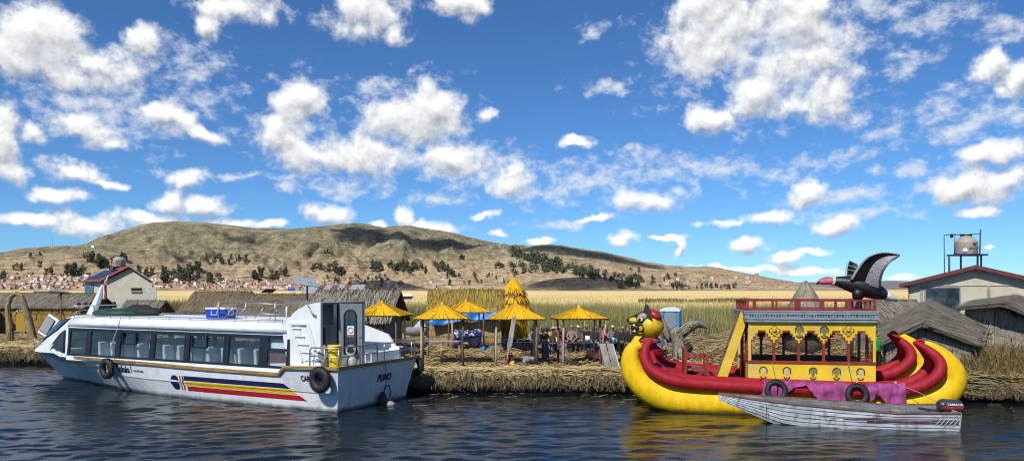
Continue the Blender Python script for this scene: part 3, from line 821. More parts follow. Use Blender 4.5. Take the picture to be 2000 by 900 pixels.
# ---- clouds overhead, above the frame: they shade the island and parts of the hills as in the photograph
def cloud_material(thin):
    m = bpy.data.materials.new('thin_cloud'); m.use_nodes = True
    nt = m.node_tree; nt.nodes.clear(); t = NT(nt)
    tc = t.n('ShaderNodeTexCoord').outputs['Object']
    rad = t.vmath('LENGTH', t.vmath('MULTIPLY', tc, (1, 1, 0)))
    nz = t.noise(tc, 2.2, 5, 0.6)
    dens = t.maprange(t.math('ADD', rad, t.math('MULTIPLY', t.math('SUBTRACT', nz, 0.5), 0.7)), 0.55, 1.0, 1.0, 0.0)
    op = t.math('MULTIPLY', dens, thin)
    tr = t.n('ShaderNodeBsdfTransparent'); df = t.n('ShaderNodeBsdfDiffuse', ins={'Color': (.9, .9, .9, 1)}); tl = t.n('ShaderNodeBsdfTranslucent', ins={'Color': (.9, .9, .9, 1)})
    m1 = t.n('ShaderNodeMixShader', ins={0: 0.6, 1: df.outputs[0], 2: tl.outputs[0]})
    m2 = t.n('ShaderNodeMixShader', ins={0: op, 1: tr.outputs[0], 2: m1.outputs[0]})
    t.n('ShaderNodeOutputMaterial', ins={0: m2.outputs[0]})
    return m
def overhead_cloud(target, alt, rx, ry, thin, rz=0.0, seed=1):
    s = alt / SUN_DIR.z
    c = Vector(target) + SUN_DIR * s
    rows = []
    for j in range(25):
        th = math.pi / 2 * j / 24; row = []
        for i in range(48):
            a = 2 * math.pi * i / 48; r = math.sin(th) * 1.05
            x, y = r * math.cos(a), r * math.sin(a)
            z = math.cos(th) * .22 + .10 * (float(fbm(np.array(x * 3 + seed * 7), np.array(y * 3 + seed), 4)) - .5) * math.cos(th)
            row.append((x, y, z))
        rows.append(row)
    o = MB().grid(rows, closed=True).build('cloud', cloud_material(thin), kind='stuff')
    o.location = c; o.scale = (rx, ry, min(rx, ry)); o.rotation_euler = (0, 0, rz)
    o['label'] = 'cloud passing overhead and shading the ground below'; o['category'] = 'cloud'
overhead_cloud((-2, 48, 0), 520, 125, 105, 0.18, 0, 1)
for px, py, rx, ry, rz, k in ((770, 462, 330, 150, -.25, 2), (700, 452, 150, 110, 0, 3), (1150, 498, 330, 110, -.3, 4), (1135, 552, 210, 130, 0, 5), (745, 556, 150, 110, 0, 6), (890, 478, 170, 100, -.3, 7), (480, 470, 120, 70, .2, 8)):
    h = hill_hit(px, py)
    if h is not None: overhead_cloud(h, 1500, rx, ry, 0.9 if k != 8 else .6, rz, k)

def floating_bits():
    n = 260; x = RNG.uniform(-8, 18, n); y = shore_y(x) - 0.35 - 3.5 * RNG.random(n) ** 2.5; a = RNG.uniform(0, 3.14, n); l = RNG.uniform(.06, .28, n)
    p = np.stack([x, y, 0.03 + 0 * x], 1); d = np.stack([np.cos(a) * l, np.sin(a) * l, 0 * x], 1); s = np.stack([-np.sin(a) * .012, np.cos(a) * .012, .006 + 0 * x], 1)
    o = quads_mesh('floating_reeds', np.stack([p - d - s, p - d + s, p + d + s, p + d - s], 1).reshape(-1, 3), STRAW_E); o['label'] = 'broken reed bits floating on the water beside the island edge'; o['category'] = 'reeds'
floating_bits()
# ================================================================== HUTS, STALLS, HOUSES ON THE ISLAND
def thatch_roof(parent, quads, m, dens=55, L=0.5, wd=0.035, thick=0.09, world=True, layers=5, name='thatch'):
    """roof planes (low-left, low-right, high-right, high-left) as a slab each, with courses of loose reeds laid over them"""
    roof = None
    for q in quads:
        q = [Vector(p) for p in q]
        n = (q[1] - q[0]).cross(q[3] - q[0]).normalized()
        if n.z < 0: n = -n
        rows = []
        for j in range(9):
            v = j / 8; row = []
            for i in range(13):
                u = i / 12
                p = q[0] * (1 - u) * (1 - v) + q[1] * u * (1 - v) + q[2] * u * v + q[3] * (1 - u) * v
                row.append(p + n * (0.035 * (float(vnoise(np.array(p.x * 1.7 + 3), np.array(p.y * 1.7 + p.z * 2))) - .5) + 0.015 * ((i + j) % 2)))
            rows.append(row)
        mb = MB().grid(rows, smooth=True)
        r = mb.build('roof', core(m), parent, world=world, solid=thick)
        area = (q[1] - q[0]).length * (q[3] - q[0]).length
        vs = []
        for k in range(layers):
            v0 = k / layers
            qq = [p + n * (thick * 0.5 + 0.02) for p in q]
            vs.append(strips(qq, int(dens * area / layers), L, wd, 0.05, 0.10, vspan=(max(0, v0 - .02), min(1, v0 + 1 / layers))))
        # ragged eave
        low = [q[0] + n * thick * .3, q[1] + n * thick * .3, q[1] + (q[2] - q[1]) * 0.06 + n * thick * .5, q[0] + (q[3] - q[0]) * 0.06 + n * thick * .5]
        vs.append(strips(low, int(14 * (q[1] - q[0]).length), 0.22, wd * .8, 0.04, 0.22))
        quads_mesh(name, np.concatenate(vs), m, r, world=world)
    return roof

def mat_wall(parent, q, m, bands=4, dens=60, wd=0.03, world=True, thick=0.05):
    """a wall of reed mats: bands sewn one above the other, each of upright reeds"""
    a, b, c, d = [Vector(p) for p in q]
    n = (b - a).cross(d - a).normalized()
    w_ = MB().add([a, b, c, d, a - n * thick, b - n * thick, c - n * thick, d - n * thick], [(0, 1, 2, 3), (7, 6, 5, 4), (0, 4, 5, 1), (1, 5, 6, 2), (2, 6, 7, 3), (3, 7, 4, 0)]).build('wall', core(m), parent, world=world)
    vs = []
    for k in range(bands):
        v0, v1 = k / bands, (k + 1) / bands
        p0 = a.lerp(d, v0); p1 = b.lerp(c, v0); p2 = b.lerp(c, v1); p3 = a.lerp(d, v1)
        hh = (p3 - p0).length
        o1 = 0.02; o2 = 0.055
        vs.append(strips([p0 + n * o2, p1 + n * o2, p2 + n * o1, p3 + n * o1], int(dens * (p1 - p0).length * 1.3), hh * 0.92, wd, 0.02, 0.03, vspan=(0.46, 0.54)))
    quads_mesh('reed_mat', np.concatenate(vs), m, w_, world=world)
    return w_

def hut(label, c, rz, L, W, hw, hr, roof_m, wall_m, over=0.35, bands=4, dens=55, group='thatched reed huts', cat='hut', z0=0.72, gable=True, name='reed_hut', sag=0.0, wall=True, hip=0.0):
    """gabled hut: ridge along local x (length L), width W along local y"""
    t = thing(name, label, cat, (c[0], c[1], z0), rz, group)
    l, wd = L / 2, W / 2
    lo, wo = l + over, wd + over * 0.6
    drop = (hr - hw) * (over * 0.6) / wd
    planes = []
    for s in (-1, 1):
        A = Vector((-lo * s, s * -wo * 1, hw - drop)); B = Vector((lo * s, s * -wo, hw - drop)); Cc = Vector(((lo - hip) * s, 0, hr - sag * (s > 0))); D = Vector((-(lo - hip) * s, 0, hr - sag * (s < 0)))
        planes.append((A, B, Cc, D))
    thatch_roof(t, planes, roof_m, dens=dens, world=False)
    # ridge roll
    MB().tube([(-lo + hip, 0, hr + .03 ), (0, 0, hr + .05), (lo - hip, 0, hr + .03)], 0.07, 7).build('ridge_roll', core(roof_m), t)
    if wall:
        mat_wall(t, [(-l, -wd, 0), (l, -wd, 0), (l, -wd, hw), (-l, -wd, hw)], wall_m, bands, world=False)
        mat_wall(t, [(l, wd, 0), (-l, wd, 0), (-l, wd, hw), (l, wd, hw)], wall_m, bands, dens=20, world=False)
        for s in (-1, 1):
            mat_wall(t, [(s * l, s * -wd, 0), (s * l, s * wd, 0), (s * l, s * wd, hw), (s * l, s * -wd, hw)], wall_m, bands, world=False)
            if not hip:
                MB().prism([(s * (l - .02), -wd, hw), (s * (l - .02), wd, hw), (s * (l - .02), 0, hr - .06)], (-s * .05, 0, 0)).build('gable', core(wall_m), t)
                n = 60
                y = RNG.uniform(-wd, wd, n); hh = (hr - hw - .08) * (1 - np.abs(y) / wd)
                x = np.full(n, s * (l + .005)); ww = 0.016
                quads_mesh('reed_mat', np.stack([np.stack([x, y - ww, 0 * y + hw], 1), np.stack([x, y + ww, 0 * y + hw], 1), np.stack([x + s * .02 * RNG.random(n), y + ww, hw + hh], 1), np.stack([x, y - ww, hw + hh], 1)], 1).reshape(-1, 3), wall_m, t, world=False)
    return t

hut('long mustard-walled reed hut with grey roof behind the reed arch', (-38.6, 59.5), R(2), 10.5, 4.6, 1.95, 2.95, STRAW_G, STRAW_M, bands=4)
hut('small grey-roofed reed hut at the far left edge of the picture', (-40.6, 54.0), R(95), 3.4, 3.6, 1.9, 3.25, STRAW_G, STRAW_T, bands=4)
hut('low grey thatched hut in front of the cream house with red roof', (-29.8, 60.5), R(-14), 3.1, 2.9, 1.1, 2.35, STRAW_G, STRAW_B, bands=3)
hut('brown thatched hut behind the tour boat railing, left of the solar panels', (-20.6, 53.0), R(-6), 3.6, 4.4, 1.85, 3.1, STRAW_B, STRAW_B, bands=3)
hut('broad brown thatched hut right behind the roof railing of the tour boat', (-14.9, 46.2), R(-5), 5.4, 4.6, 1.5, 2.95, STRAW_B, STRAW_B, bands=3)
hut('tall grey thatched hut behind the stern door of the tour boat', (-8.35, 40.6), R(-4), 3.7, 4.3, 1.75, 3.22, STRAW_G, STRAW_G, bands=4, over=0.45)
hut('yellow thatched hut with a blue tarp under its eave', (-2.95, 47.9), R(1.5), 4.45, 4.0, 1.72, 3.22, STRAW_O, STRAW_T, bands=4, over=0.25)
hut('small grey thatched hut half hidden behind the yellow cabin of the reed boat', (18.0, 35.8), R(8), 2.6, 3.0, 1.9, 2.75, STRAW_G, STRAW_G, bands=4)

# two wind-bent huts on the right bank, drawn from their corners
def bent_hut(label, ridge_f, ridge_b, lf, lb, rf, rb, base, m=STRAW_G, bands=4):
    c0 = (Vector(lf) + Vector(rf) + Vector(lb) + Vector(rb)) / 4
    t = thing('reed_hut', label, 'hut', (c0.x, c0.y, base), 0, 'thatched reed huts')
    thatch_roof(t, [(lb, lf, ridge_f, ridge_b), (rf, rb, ridge_b, ridge_f)], m, dens=75, L=0.55, wd=0.03, thick=0.12)
    inn = lambda p, k=0.86: Vector((c0.x + (p[0] - c0.x) * k, c0.y + (p[1] - c0.y) * k + .05, p[2]))
    LF, RF, LB, RB = inn(lf), inn(rf), inn(lb), inn(rb)
    RFt = inn(ridge_f, .9); RBt = inn(ridge_b, .9)
    g = lambda p: Vector((p.x, p.y, base - .1))
    up = lambda p: Vector((p.x, p.y, p.z + 0.02))
    mid_f = Vector((RFt.x, LF.y * .5 + RF.y * .5, 0)); mid_b = Vector((RBt.x, LB.y * .5 + RB.y * .5, 0))
    mat_wall(t, [g(LF), g(mid_f), Vector((mid_f.x, mid_f.y, RFt.z - .06)), up(LF)], m, bands, dens=70)
    mat_wall(t, [g(mid_f), g(RF), up(RF), Vector((mid_f.x, mid_f.y, RFt.z - .06))], m, bands, dens=70)
    mat_wall(t, [g(RF), g(RB), up(RB), up(RF)], m, bands)
    mat_wall(t, [g(LB), g(LF), up(LF), up(LB)], m, bands)
    mat_wall(t, [g(RB), g(LB), up(LB), up(RB)], m, bands, dens=20)
    return t
bent_hut('grey thatched hut with a bent ridge beside the yellow prow of the reed boat', P(1801, 636, 28.9), P(1815, 588, 33.2), P(1716, 678, 28.9), P(1712, 640, 33.0), P(1910, 678, 29.1), P(1924, 637, 32.6), 0.75)
bent_hut('grey thatched hut at the right edge with a dark open gable', P(1960, 597, 31.2), P(1990, 578, 36.5), P(1872, 604, 32.6), P(1893, 590, 36.3), P(2075, 650, 31.0), P(2090, 625, 35.5), 1.15)

# tiered tower
def tower():
    c = Vector(((1003 - 1000) / FPX * 51, 51, 0.72))
    t = thing('reed_tower', 'tall yellow conical reed tower with three thatched tiers', 'tower', c, 0)
    mb = MB()
    rings = [(0.93, 0.0), (0.95, 2.0)]
    mb.lathe(rings, n=20).build('wall', core(STRAW_Y), t)
    vs = []
    for b_ in range(5):
        for k in range(70):
            a = RNG.uniform(0, 6.283); z0 = b_ * 0.4; r = 0.955; s = 0.024
            x, y = math.cos(a), math.sin(a)
            vs += [(x * (r + .03) - y * s, y * (r + .03) + x * s, z0), (x * (r + .03) + y * s, y * (r + .03) - x * s, z0), (x * r + y * s, y * r - x * s, z0 + .40), (x * r - y * s, y * r + x * s, z0 + .40)]
    quads_mesh('reed_mat', np.array(vs), STRAW_Y, t, world=False)
    for i, (r0, z0, r1, z1) in enumerate([(1.40, 1.78, 0.72, 2.75), (1.16, 2.38, 0.48, 3.35), (0.94, 3.00, 0.04, 4.18)]):
        tier = MB().lathe([(r0 - .03, z0), (r1, z1), (r1 * .6, z1 - .05), (r0 - .14, z0 - .02)], n=24).build('roof', core(STRAW_Y), t)
        vs = []
        for k in range(330):
            a = RNG.uniform(0, 6.283); s = 0.02; u0 = RNG.uniform(-0.08, 0.55); u1 = min(1, u0 + .5); o = .03 * RNG.random() + .01; da = RNG.normal(0, .05)
            for j, (u, aa) in enumerate(((u0, a), (u1, a + da))):
                r = r0 + (r1 - r0) * u + o; z = z0 + (z1 - z0) * u; x, y = math.cos(aa), math.sin(aa); ss = s * (1 if j == 0 else .6)
                e = [(x * r - y * ss, y * r + x * ss, z), (x * r + y * ss, y * r - x * ss, z)]
                vs += e if j == 0 else e[::-1]
        quads_mesh('thatch', np.array(vs), STRAW_Y, tier, world=False)
        vs = []
        for k in range(90):
            a = RNG.uniform(0, 6.283); x, y = math.cos(a), math.sin(a); r = r0 + .03; z = z0 + .02; l = .12 * (1 + RNG.random()); s = .012
            vs += [(x * r - y * s, y * r + x * s, z + .04), (x * r + y * s, y * r - x * s, z + .04), (x * (r + .04) + y * s, y * (r + .04) - x * s, z - l), (x * (r + .04) - y * s, y * (r + .04) + x * s, z - l)]
        quads_mesh('fringe', np.array(vs), STRAW_B, tier, world=False)
    MB().tube([(0, 0, 4.1), (0, 0, 4.35)], [.05, .01], 6).build('finial', core(STRAW_Y), t)
tower()

# grey cone hut behind the reed boat cabin
def cone_hut():
    c = Vector(((1573 - 1000) / FPX * 38.5, 38.5, 0.72))
    t = thing('reed_cone_hut', 'grey conical reed hut showing over the roof railing of the reed boat', 'hut', c, 0)
    MB().lathe([(1.0, 0), (0.98, 1.4)], n=20).build('wall', core(STRAW_G), t)
    r = MB().lathe([(1.25, 1.05), (0.92, 2.2), (0.5, 3.1), (0.04, 3.78)], n=24).build('roof', core(STRAW_G), t)
    vs = []
    for k in range(900):
        a = RNG.uniform(0, 6.283); u0 = RNG.uniform(-.03, .75); u1 = u0 + .25; s = .018
        prof = lambda u: (np.interp(u, [0, .42, .75, 1], [1.25, .92, .5, .05]), np.interp(u, [0, .42, .75, 1], [1.05, 2.2, 3.1, 3.78]))
        for j, u in enumerate((u0, u1)):
            rr, z = prof(u); rr += .02 + .03 * RNG.random(); x, y = math.cos(a), math.sin(a)
            e = [(x * rr - y * s, y * rr + x * s, z), (x * rr + y * s, y * rr - x * s, z)]
            vs += e if j == 0 else e[::-1]
    quads_mesh('thatch', np.array(vs), STRAW_G, r, world=False)
cone_hut()

# ---- market stalls with pyramid thatch on poles
def stall(label, c, rz, w_, d_, ht=2.05, rise=0.5, over=0.28, z0=0.74, dark=(1, 3), broad=False):
    t = thing('market_stall', label, 'stall', (c[0], c[1], z0), rz, 'yellow thatched market stalls')
    hx, hy = w_ / 2, d_ / 2
    for i, (x, y) in enumerate(((-hx, -hy), (hx, -hy), (hx, hy), (-hx, hy))):
        j = [random.uniform(-.03, .03) for _ in range(4)]
        MB().tube([(x + j[0], y + j[1], -0.1), (x * .99, y, ht * .5), (x + j[2], y + j[3], ht + .06)], [.052, .047, .042], 8).build('post', POLED if i in dark else POLE, t)
    for a, b in (((-hx - .15, -hy, ht), (hx + .15, -hy, ht)), ((hx, -hy - .1, ht + .04), (hx, hy + .1, ht + .04)), ((hx + .15, hy, ht), (-hx - .15, hy, ht)), ((-hx, hy + .1, ht + .04), (-hx, -hy - .1, ht + .04))):
        MB().tube([a, b], .032, 7).build('beam', POLED, t)
    ox, oy = hx + over, hy + over; ze = ht + .02; za = ht + rise
    cor = [(-ox, -oy, ze), (ox, -oy, ze), (ox, oy, ze), (-ox, oy, ze)]
    ap = Vector((0, 0, za))
    roof = MB().add(cor + [ap] + [(x * .97, y * .97, ze - .03) for x, y, _ in cor] + [ap - Vector((0, 0, .10))], [(0, 1, 4), (1, 2, 4), (2, 3, 4), (3, 0, 4), (6, 5, 9), (7, 6, 9), (8, 7, 9), (5, 8, 9), (0, 5, 6, 1), (1, 6, 7, 2), (2, 7, 8, 3), (3, 8, 5, 0)]).build('roof', core(STRAW_Y), t)
    vs = []; knots = MB()
    for s in range(4):
        a, b = Vector(cor[s]), Vector(cor[(s + 1) % 4]); n = (b - a).cross(ap - a).normalized()
        for k in range(100):
            u = RNG.random(); v0 = -0.035 + .01 * RNG.random(); v1 = RNG.uniform(.55, 1.0)
            p = a.lerp(b, u); tip = ap + (p - ap) * (1 - v1) + Vector((RNG.normal(0, .02), RNG.normal(0, .02), 0)); q = p.lerp(ap, v0) ; q.z -= .01
            sd = (b - a).normalized() * 0.021; o1 = n * (.02 + .03 * RNG.random()); sag = Vector((0, 0, -.02))
            m0 = q.lerp(tip, .5) + sag + o1
            vs += [q - sd + o1, q + sd + o1, m0 + sd * .8, m0 - sd * .8, m0 - sd * .8, m0 + sd * .8, tip + sd * .3 + o1, tip - sd * .3 + o1]
        nk = int((b - a).length / .16)
        for k in range(nk + 1):
            p = a.lerp(b, k / nk); knots.ball(p + Vector((0, 0, -.045)), .032, 6, 4)
    quads_mesh('thatch', np.array([tuple(v) for v in vs]), STRAW_Y, roof, world=False)
    knots.build('eave_knots', core(STRAW_B), roof, kind='stuff')
    vs = []
    for k in range(40):
        a = RNG.uniform(0, 6.283); s = .015; x, y = math.cos(a), math.sin(a)
        vs += [(x * .10 - y * s, y * .10 + x * s, za - .04), (x * .10 + y * s, y * .10 - x * s, za - .04), (x * .045 + y * s, y * .045 - x * s, za + .13), (x * .045 - y * s, y * .045 + x * s, za + .13)]
    quads_mesh('crown_tuft', np.array(vs), STRAW_Y, roof, world=False)
    return t
ST_A = stall('yellow thatched stall beside the grey hut, behind the boat stern', G(746, 697), R(-8), 1.9, 1.5, rise=.62)
ST_B = stall('yellow thatched stall with blue-edged table nearest the boat stern', G(864, 713) , R(4), 1.75, 1.5, rise=.60)
ST_C = stall('yellow thatched stall over the dark blue covered table', G(910, 680), R(12), 1.75, 1.6, rise=.62)
ST_D = stall('yellow thatched stall in front of the tower, with a pink-covered table', G(1007, 714), R(3), 1.75, 1.3, rise=.66)
ST_E = stall('yellow thatched stall nearest the reed boat, with woven cloths', G(1131, 713), R(6), 1.62, 1.3, rise=.46)

def cloth_grid(parent, fn, nu, nv, m, name='cloth', world=False, thick=0.008):
    return MB().grid([[fn(i / (nu - 1), j / (nv - 1)) for i in range(nu)] for j in range(nv)]).build(name, m, parent, world=world, solid=thick)
def weave(name, cols, sc=9.0):
    m = bpy.data.materials.new(name); m.use_nodes = True
    t = NT(m.node_tree); b = m.node_tree.nodes['Principled BSDF']
    tc = t.n('ShaderNodeTexCoord').outputs['Object']
    wv = t.n('ShaderNodeTexVoronoi', ins={'Vector': tc, 'Scale': sc})
    cr = t.n('ShaderNodeValToRGB'); cr.color_ramp.interpolation = 'CONSTANT'
    e = cr.color_ramp.elements
    e[0].position = 0; e[0].color = rgba(cols[0]); e[1].position = 1 / len(cols); e[1].color = rgba(cols[1])
    for i in range(2, len(cols)):
        n = e.new(i / len(cols)); n.color = rgba(cols[i])
    t.set(cr, 0, t.n('ShaderNodeSeparateColor', ins={0: wv.outputs['Color']}).outputs[0])
    t.set(b, 'Base Color', cr.outputs[0]); b.inputs['Roughness'].default_value = .85
    return m
WEAVE1 = weave('bright_woven_stripes', [(.35, .03, .06), (.05, .06, .16), (.45, .36, .30), (.10, .22, .25), (.16, .05, .14)], 8)
WEAVE2 = weave('navy_white_pattern', [(.012, .02, .09), (.012, .02, .09), (.5, .52, .55), (.02, .04, .16)], 9)
WEAVE3 = weave('souvenir_trinkets', [(.42, .25, .16), (.5, .42, .34), (.25, .10, .07), (.10, .14, .22), (.55, .50, .42)], 16)
MAUVE = mat('mauve_tablecloth', (.22, .11, .12), .85, .25, 4, bump=.3)
GREYC = mat('grey_cloth', (.16, .165, .18), .85, .25, 4, bump=.4)
YCL = mat('yellow_cloth', (.50, .42, .04), .8, .2)
NAVYC = mat('navy_cloth', (.012, .018, .06), .8, .3, 3, bump=.3)
LEGW = BROWNW
def table(label, c, rz, w_, d_, h, top_m, z0=0.74, name='table', apron=None, ah=.3, cat='table', thick=.03):
    t = thing(name, label, cat, (c[0], c[1], z0), rz)
    MB().box((0, 0, h), (w_, d_, thick)).build('tabletop', top_m, t, bevel=.008)
    for x in (-1, 1):
        for y in (-1, 1):
            MB().tube([(x * (w_ / 2 - .06), y * (d_ / 2 - .05), 0), (x * (w_ / 2 - .06), y * (d_ / 2 - .05), h - thick)], .022, 6).build('leg', POLE if y < 0 else POLED, t)
    if apron:
        f = lambda u, v: Vector((-w_ / 2 + u * w_, -d_ / 2 - .03 - .03 * math.sin(u * 17) * v, h + .02 - v * ah * (0.8 + .2 * math.sin(u * 9 + 1))))
        cloth_grid(t, f, 30, 6, apron)
    return t
# stall B table: boards with blue bunting tied at the corners
tb = table('long low table with blue wrapped corners under the stall by the stern', G(866, 700), R(4), 1.62, .75, .84, WEAVE3)
for sx in (-1, 1):
    MB().ball((sx * .78, -.36, .82), (.10, .08, .09), 10, 7, fn=lambda q: q * (1 + .18 * math.sin(7 * q.x + 9 * q.z))).build('corner_wrap', BLUEP, tb)
MB().box((0, -.385, .80), (1.5, .015, .05)).build('front_edge', GREYC, tb)
MB().tube([(-.1, -.36, 0), (-.1, -.36, .8)], .02, 6).build('leg', POLE, tb)
# stall C table
tcb = table('table covered with navy and white patterned cloth beside the yellow hut', G(912, 682), R(10), 1.5, .8, .95, NAVYC, apron=NAVYC, ah=.85)
cloth_grid(tcb, lambda u, v: Vector((-.77 + 1.54 * u, -.45 + .9 * v * 1.0, .99 + .05 * math.sin(5 * u + 3 * v) + (.12 * v))), 18, 10, WEAVE2, 'patterned_cloth')
cloth_grid(tcb, lambda u, v: Vector((-.77 + 1.54 * u, -.47 - .02 * math.sin(u * 20), 1.0 - v * (.30 + .06 * math.sin(u * 6)))), 26, 5, WEAVE2, 'patterned_cloth')
# stall D table
tdb = table('table with a faded mauve cloth hanging in front under the tower stall', G(1008, 706), R(3), 1.55, .8, .86, NAVYC, apron=MAUVE, ah=.34)
for x, c_, s in ((-.45, BLUEP, .12), (-.15, BLKCLOTH, .14), (.25, GREYC, .13), (.5, NAVYC, .11)):
    tag(MB().ball((0, 0, 0), (s * 1.5, s, s * .5), 10, 7, fn=lambda q: q * (1 + .15 * math.sin(6 * q.x + 4 * q.y))).build('folded_garment', c_), {-.45: 'bright blue', -.15: 'black', .25: 'grey', .5: 'navy'}[x] + ' folded garment lying on the mauve-covered stall table', 'garment', 'garments on the mauve table').location = G(1008, 706) + Vector((x, .05, .92 + s * .3))
# stall E table with woven cloths
teb = table('stall table spread with a yellow cloth and a woven runner', G(1133, 706), R(6), 1.45, .75, .85, YCL, apron=WEAVE1, ah=.20)
o = cloth_grid(None, lambda u, v: G(1098, 712) + Vector((-.12 + .30 * u, -.05 + .04 * math.sin(9 * u), .95 - v * (.82 + .05 * math.sin(5 * u)))), 12, 8, WEAVE1, 'woven_hanging')
tag(o, 'striped woven cloth hanging from the front left post of the rightmost stall', 'cloth')
o = cloth_grid(None, lambda u, v: G(1164, 711) + Vector((-.05 + .16 * u, -.12 + .03 * math.sin(9 * u), .80 - v * .55)), 8, 6, mat('red_cloth', (.30, .03, .05), .85), 'red_hanging')
tag(o, 'small red cloth hanging by the right post of the rightmost stall', 'cloth')
o = cloth_grid(None, lambda u, v: G(1062, 708) + Vector((-.10 + .26 * u + .1 * v * u, .10 * math.sin(9 * u), .98 - v * (.8 + .05 * math.sin(6 * u)))), 14, 10, GREYC, 'grey_shawl')
tag(o, 'grey shawl hanging off the right end of the mauve-covered table', 'shawl')
# oar leaning on stall D
oa = thing('oar', 'grey wooden oar leaning against the front of the tower stall', 'oar', G(987, 722))
a0, a1 = Vector((0, -.15, 0)), Vector((.35, .12, 2.12))
MB().tube([a0, a0.lerp(a1, .42)], .028, 8).build('shaft', GREYW, oa)
b0, b1 = a0.lerp(a1, .38), a1
MB().prism([b0 + Vector((-.05, 0, 0)), b0 + Vector((.05, 0, 0)), b0.lerp(b1, .18) + Vector((.105, 0, 0)), b1 + Vector((.10, 0, .0)), b1 + Vector((.05, 0, .05)), b1 + Vector((-.08, 0, .03)), b0.lerp(b1, .18) + Vector((-.095, 0, 0))], (0, .035, 0)).build('blade', GREYW, oa)
tag(MB().ball((0, 0, .16), .17, 16, 10).build('yellow_ball', mat('yellow_green_ball', (.42, .38, .03), .5, .12)), 'yellow green ball lying on the reeds below the oar', 'ball').location = G(1002, 719)
def bag(label, c, r, m, name='bag', lumps=.18, strap=True):
    t = thing(name, label, 'bag', c)
    MB().ball((0, 0, r[2]), r, 14, 9, fn=lambda q: Vector((q.x, q.y, max(q.z, -.8))) * (1 + lumps * math.sin(5 * q.x + 3) * math.cos(6 * q.y + 4 * q.z))).build('body', m, t)
    if strap: MB().tube([(-r[0] * .4, 0, r[2] * 1.8), (-r[0] * .2, 0, r[2] * 2.35), (r[0] * .2, 0, r[2] * 2.35), (r[0] * .4, 0, r[2] * 1.8)], .02, 6).build('strap', BLKCLOTH, t)
    return t
MAG = mat('magenta_nylon', (.42, .015, .10), .7, .2)
bag('dark red bag on the ground under the mauve-covered table', G(997, 712), (.22, .16, .22), mat('dark_red_nylon', (.16, .012, .03), .7))
bag('flat magenta bundle beneath the dark red bag', G(996, 717), (.32, .16, .08), MAG, 'bundle', strap=False)
bag('white and brown bundle of clothes under the mauve-covered table', G(1032, 712), (.30, .2, .22), weave('mixed_clothes', [(.4, .38, .36), (.10, .06, .05), (.16, .22, .25), (.3, .2, .18)], 5), 'bundle', strap=False)
bag('small red bottle bag by the right post of the mauve-covered table', G(1038, 708), (.06, .06, .28), mat('red_bottle', (.5, .03, .03), .4), lumps=.02)
bag('black bag on the ground below the woven-cloth stall', G(1122, 716), (.26, .2, .13), BLKCLOTH)
bag('brown sack slumped under the right end of the woven-cloth stall', G(1148, 709), (.24, .2, .16), mat('brown_sack', (.13, .085, .05), .9, bump=.4))
bag('small blue plastic bag by the post of the stall with the navy cloth', G(944, 686), (.14, .12, .14), TARPB)
tag(MB().prism([(0, 0, 0), (.10, 0, 0), (.28, 0, .42), (.18, 0, .42)], (0, .03, 0)).build('plank', GREYW), 'short grey plank lying beside the small blue plastic bag', 'plank').location = G(953, 690)
# dark box at stall E, grey boards leaning beside it
tag(MB().box((0, 0, .62), (.34, .25, .45)).build('crate', mat('dark_maroon_box', (.05, .02, .02), .7), bevel=.02), 'dark maroon box on the ground behind the right post of the woven-cloth stall', 'box').location = G(1152, 700) + Vector((0, 0, -.4))
bd = thing('leaning_boards', 'two grey boards leaning side by side at the landing by the yellow bow', 'boards', G(1187, 726))
for i, x in enumerate((-.22, .07)):
    MB().prism([(x + .16, -.22, -.06), (x + .42, -.22, -.06), (x + .14, .08, 1.12), (x - .11, .08, 1.12)], (0, .035, .01)).build('board', GREYW, bd)
MB().prism([(.50, -.22, -.06), (.53, -.22, -.06), (.23, .08, 1.12), (.20, .08, 1.12)], (0, .035, .01)).build('edge_strip', WPLAST, bd)
tag(MB().tube([G(1176, 722) + Vector((0, -.2, 0)), G(1176, 722) + Vector((.02, -.1, 1.2)), G(1181, 722) + Vector((.07, 0, 2.0))], .018, 6).build('mooring_pole', POLE), 'thin pale pole standing beside the two leaning boards', 'pole')

# blue tarp under the eave of the yellow hut
def tarp(u, v):
    top = np.interp(u, [0, .5, 1], [618, 613, 606]); bot = np.interp(u, [0, .15, .4, .65, .85, 1], [634, 634, 629, 626, 622, 620])
    px = 838 + 134 * u
    return P(px, top + (bot - top) * v + 1.5 * math.sin(9 * u), 45.45 - .10 * math.sin(14 * u + 2 * v) - .18 * v)
tag(cloth_grid(None, tarp, 40, 8, TARPB, 'blue_tarp'), 'bright blue tarp hung along the eave of the yellow hut', 'tarp')
# small red stool by the tower
st = thing('stool', 'small dark red table standing by the foot of the reed tower', 'table', G(992, 655))
MB().box((0, 0, .62), (.75, .4, .05)).build('tabletop', CABR, st)
for x in (-.22, .22): MB().bar((x, 0, 0), (x + .06, 0, .6), .05).build('leg', CABR, st)

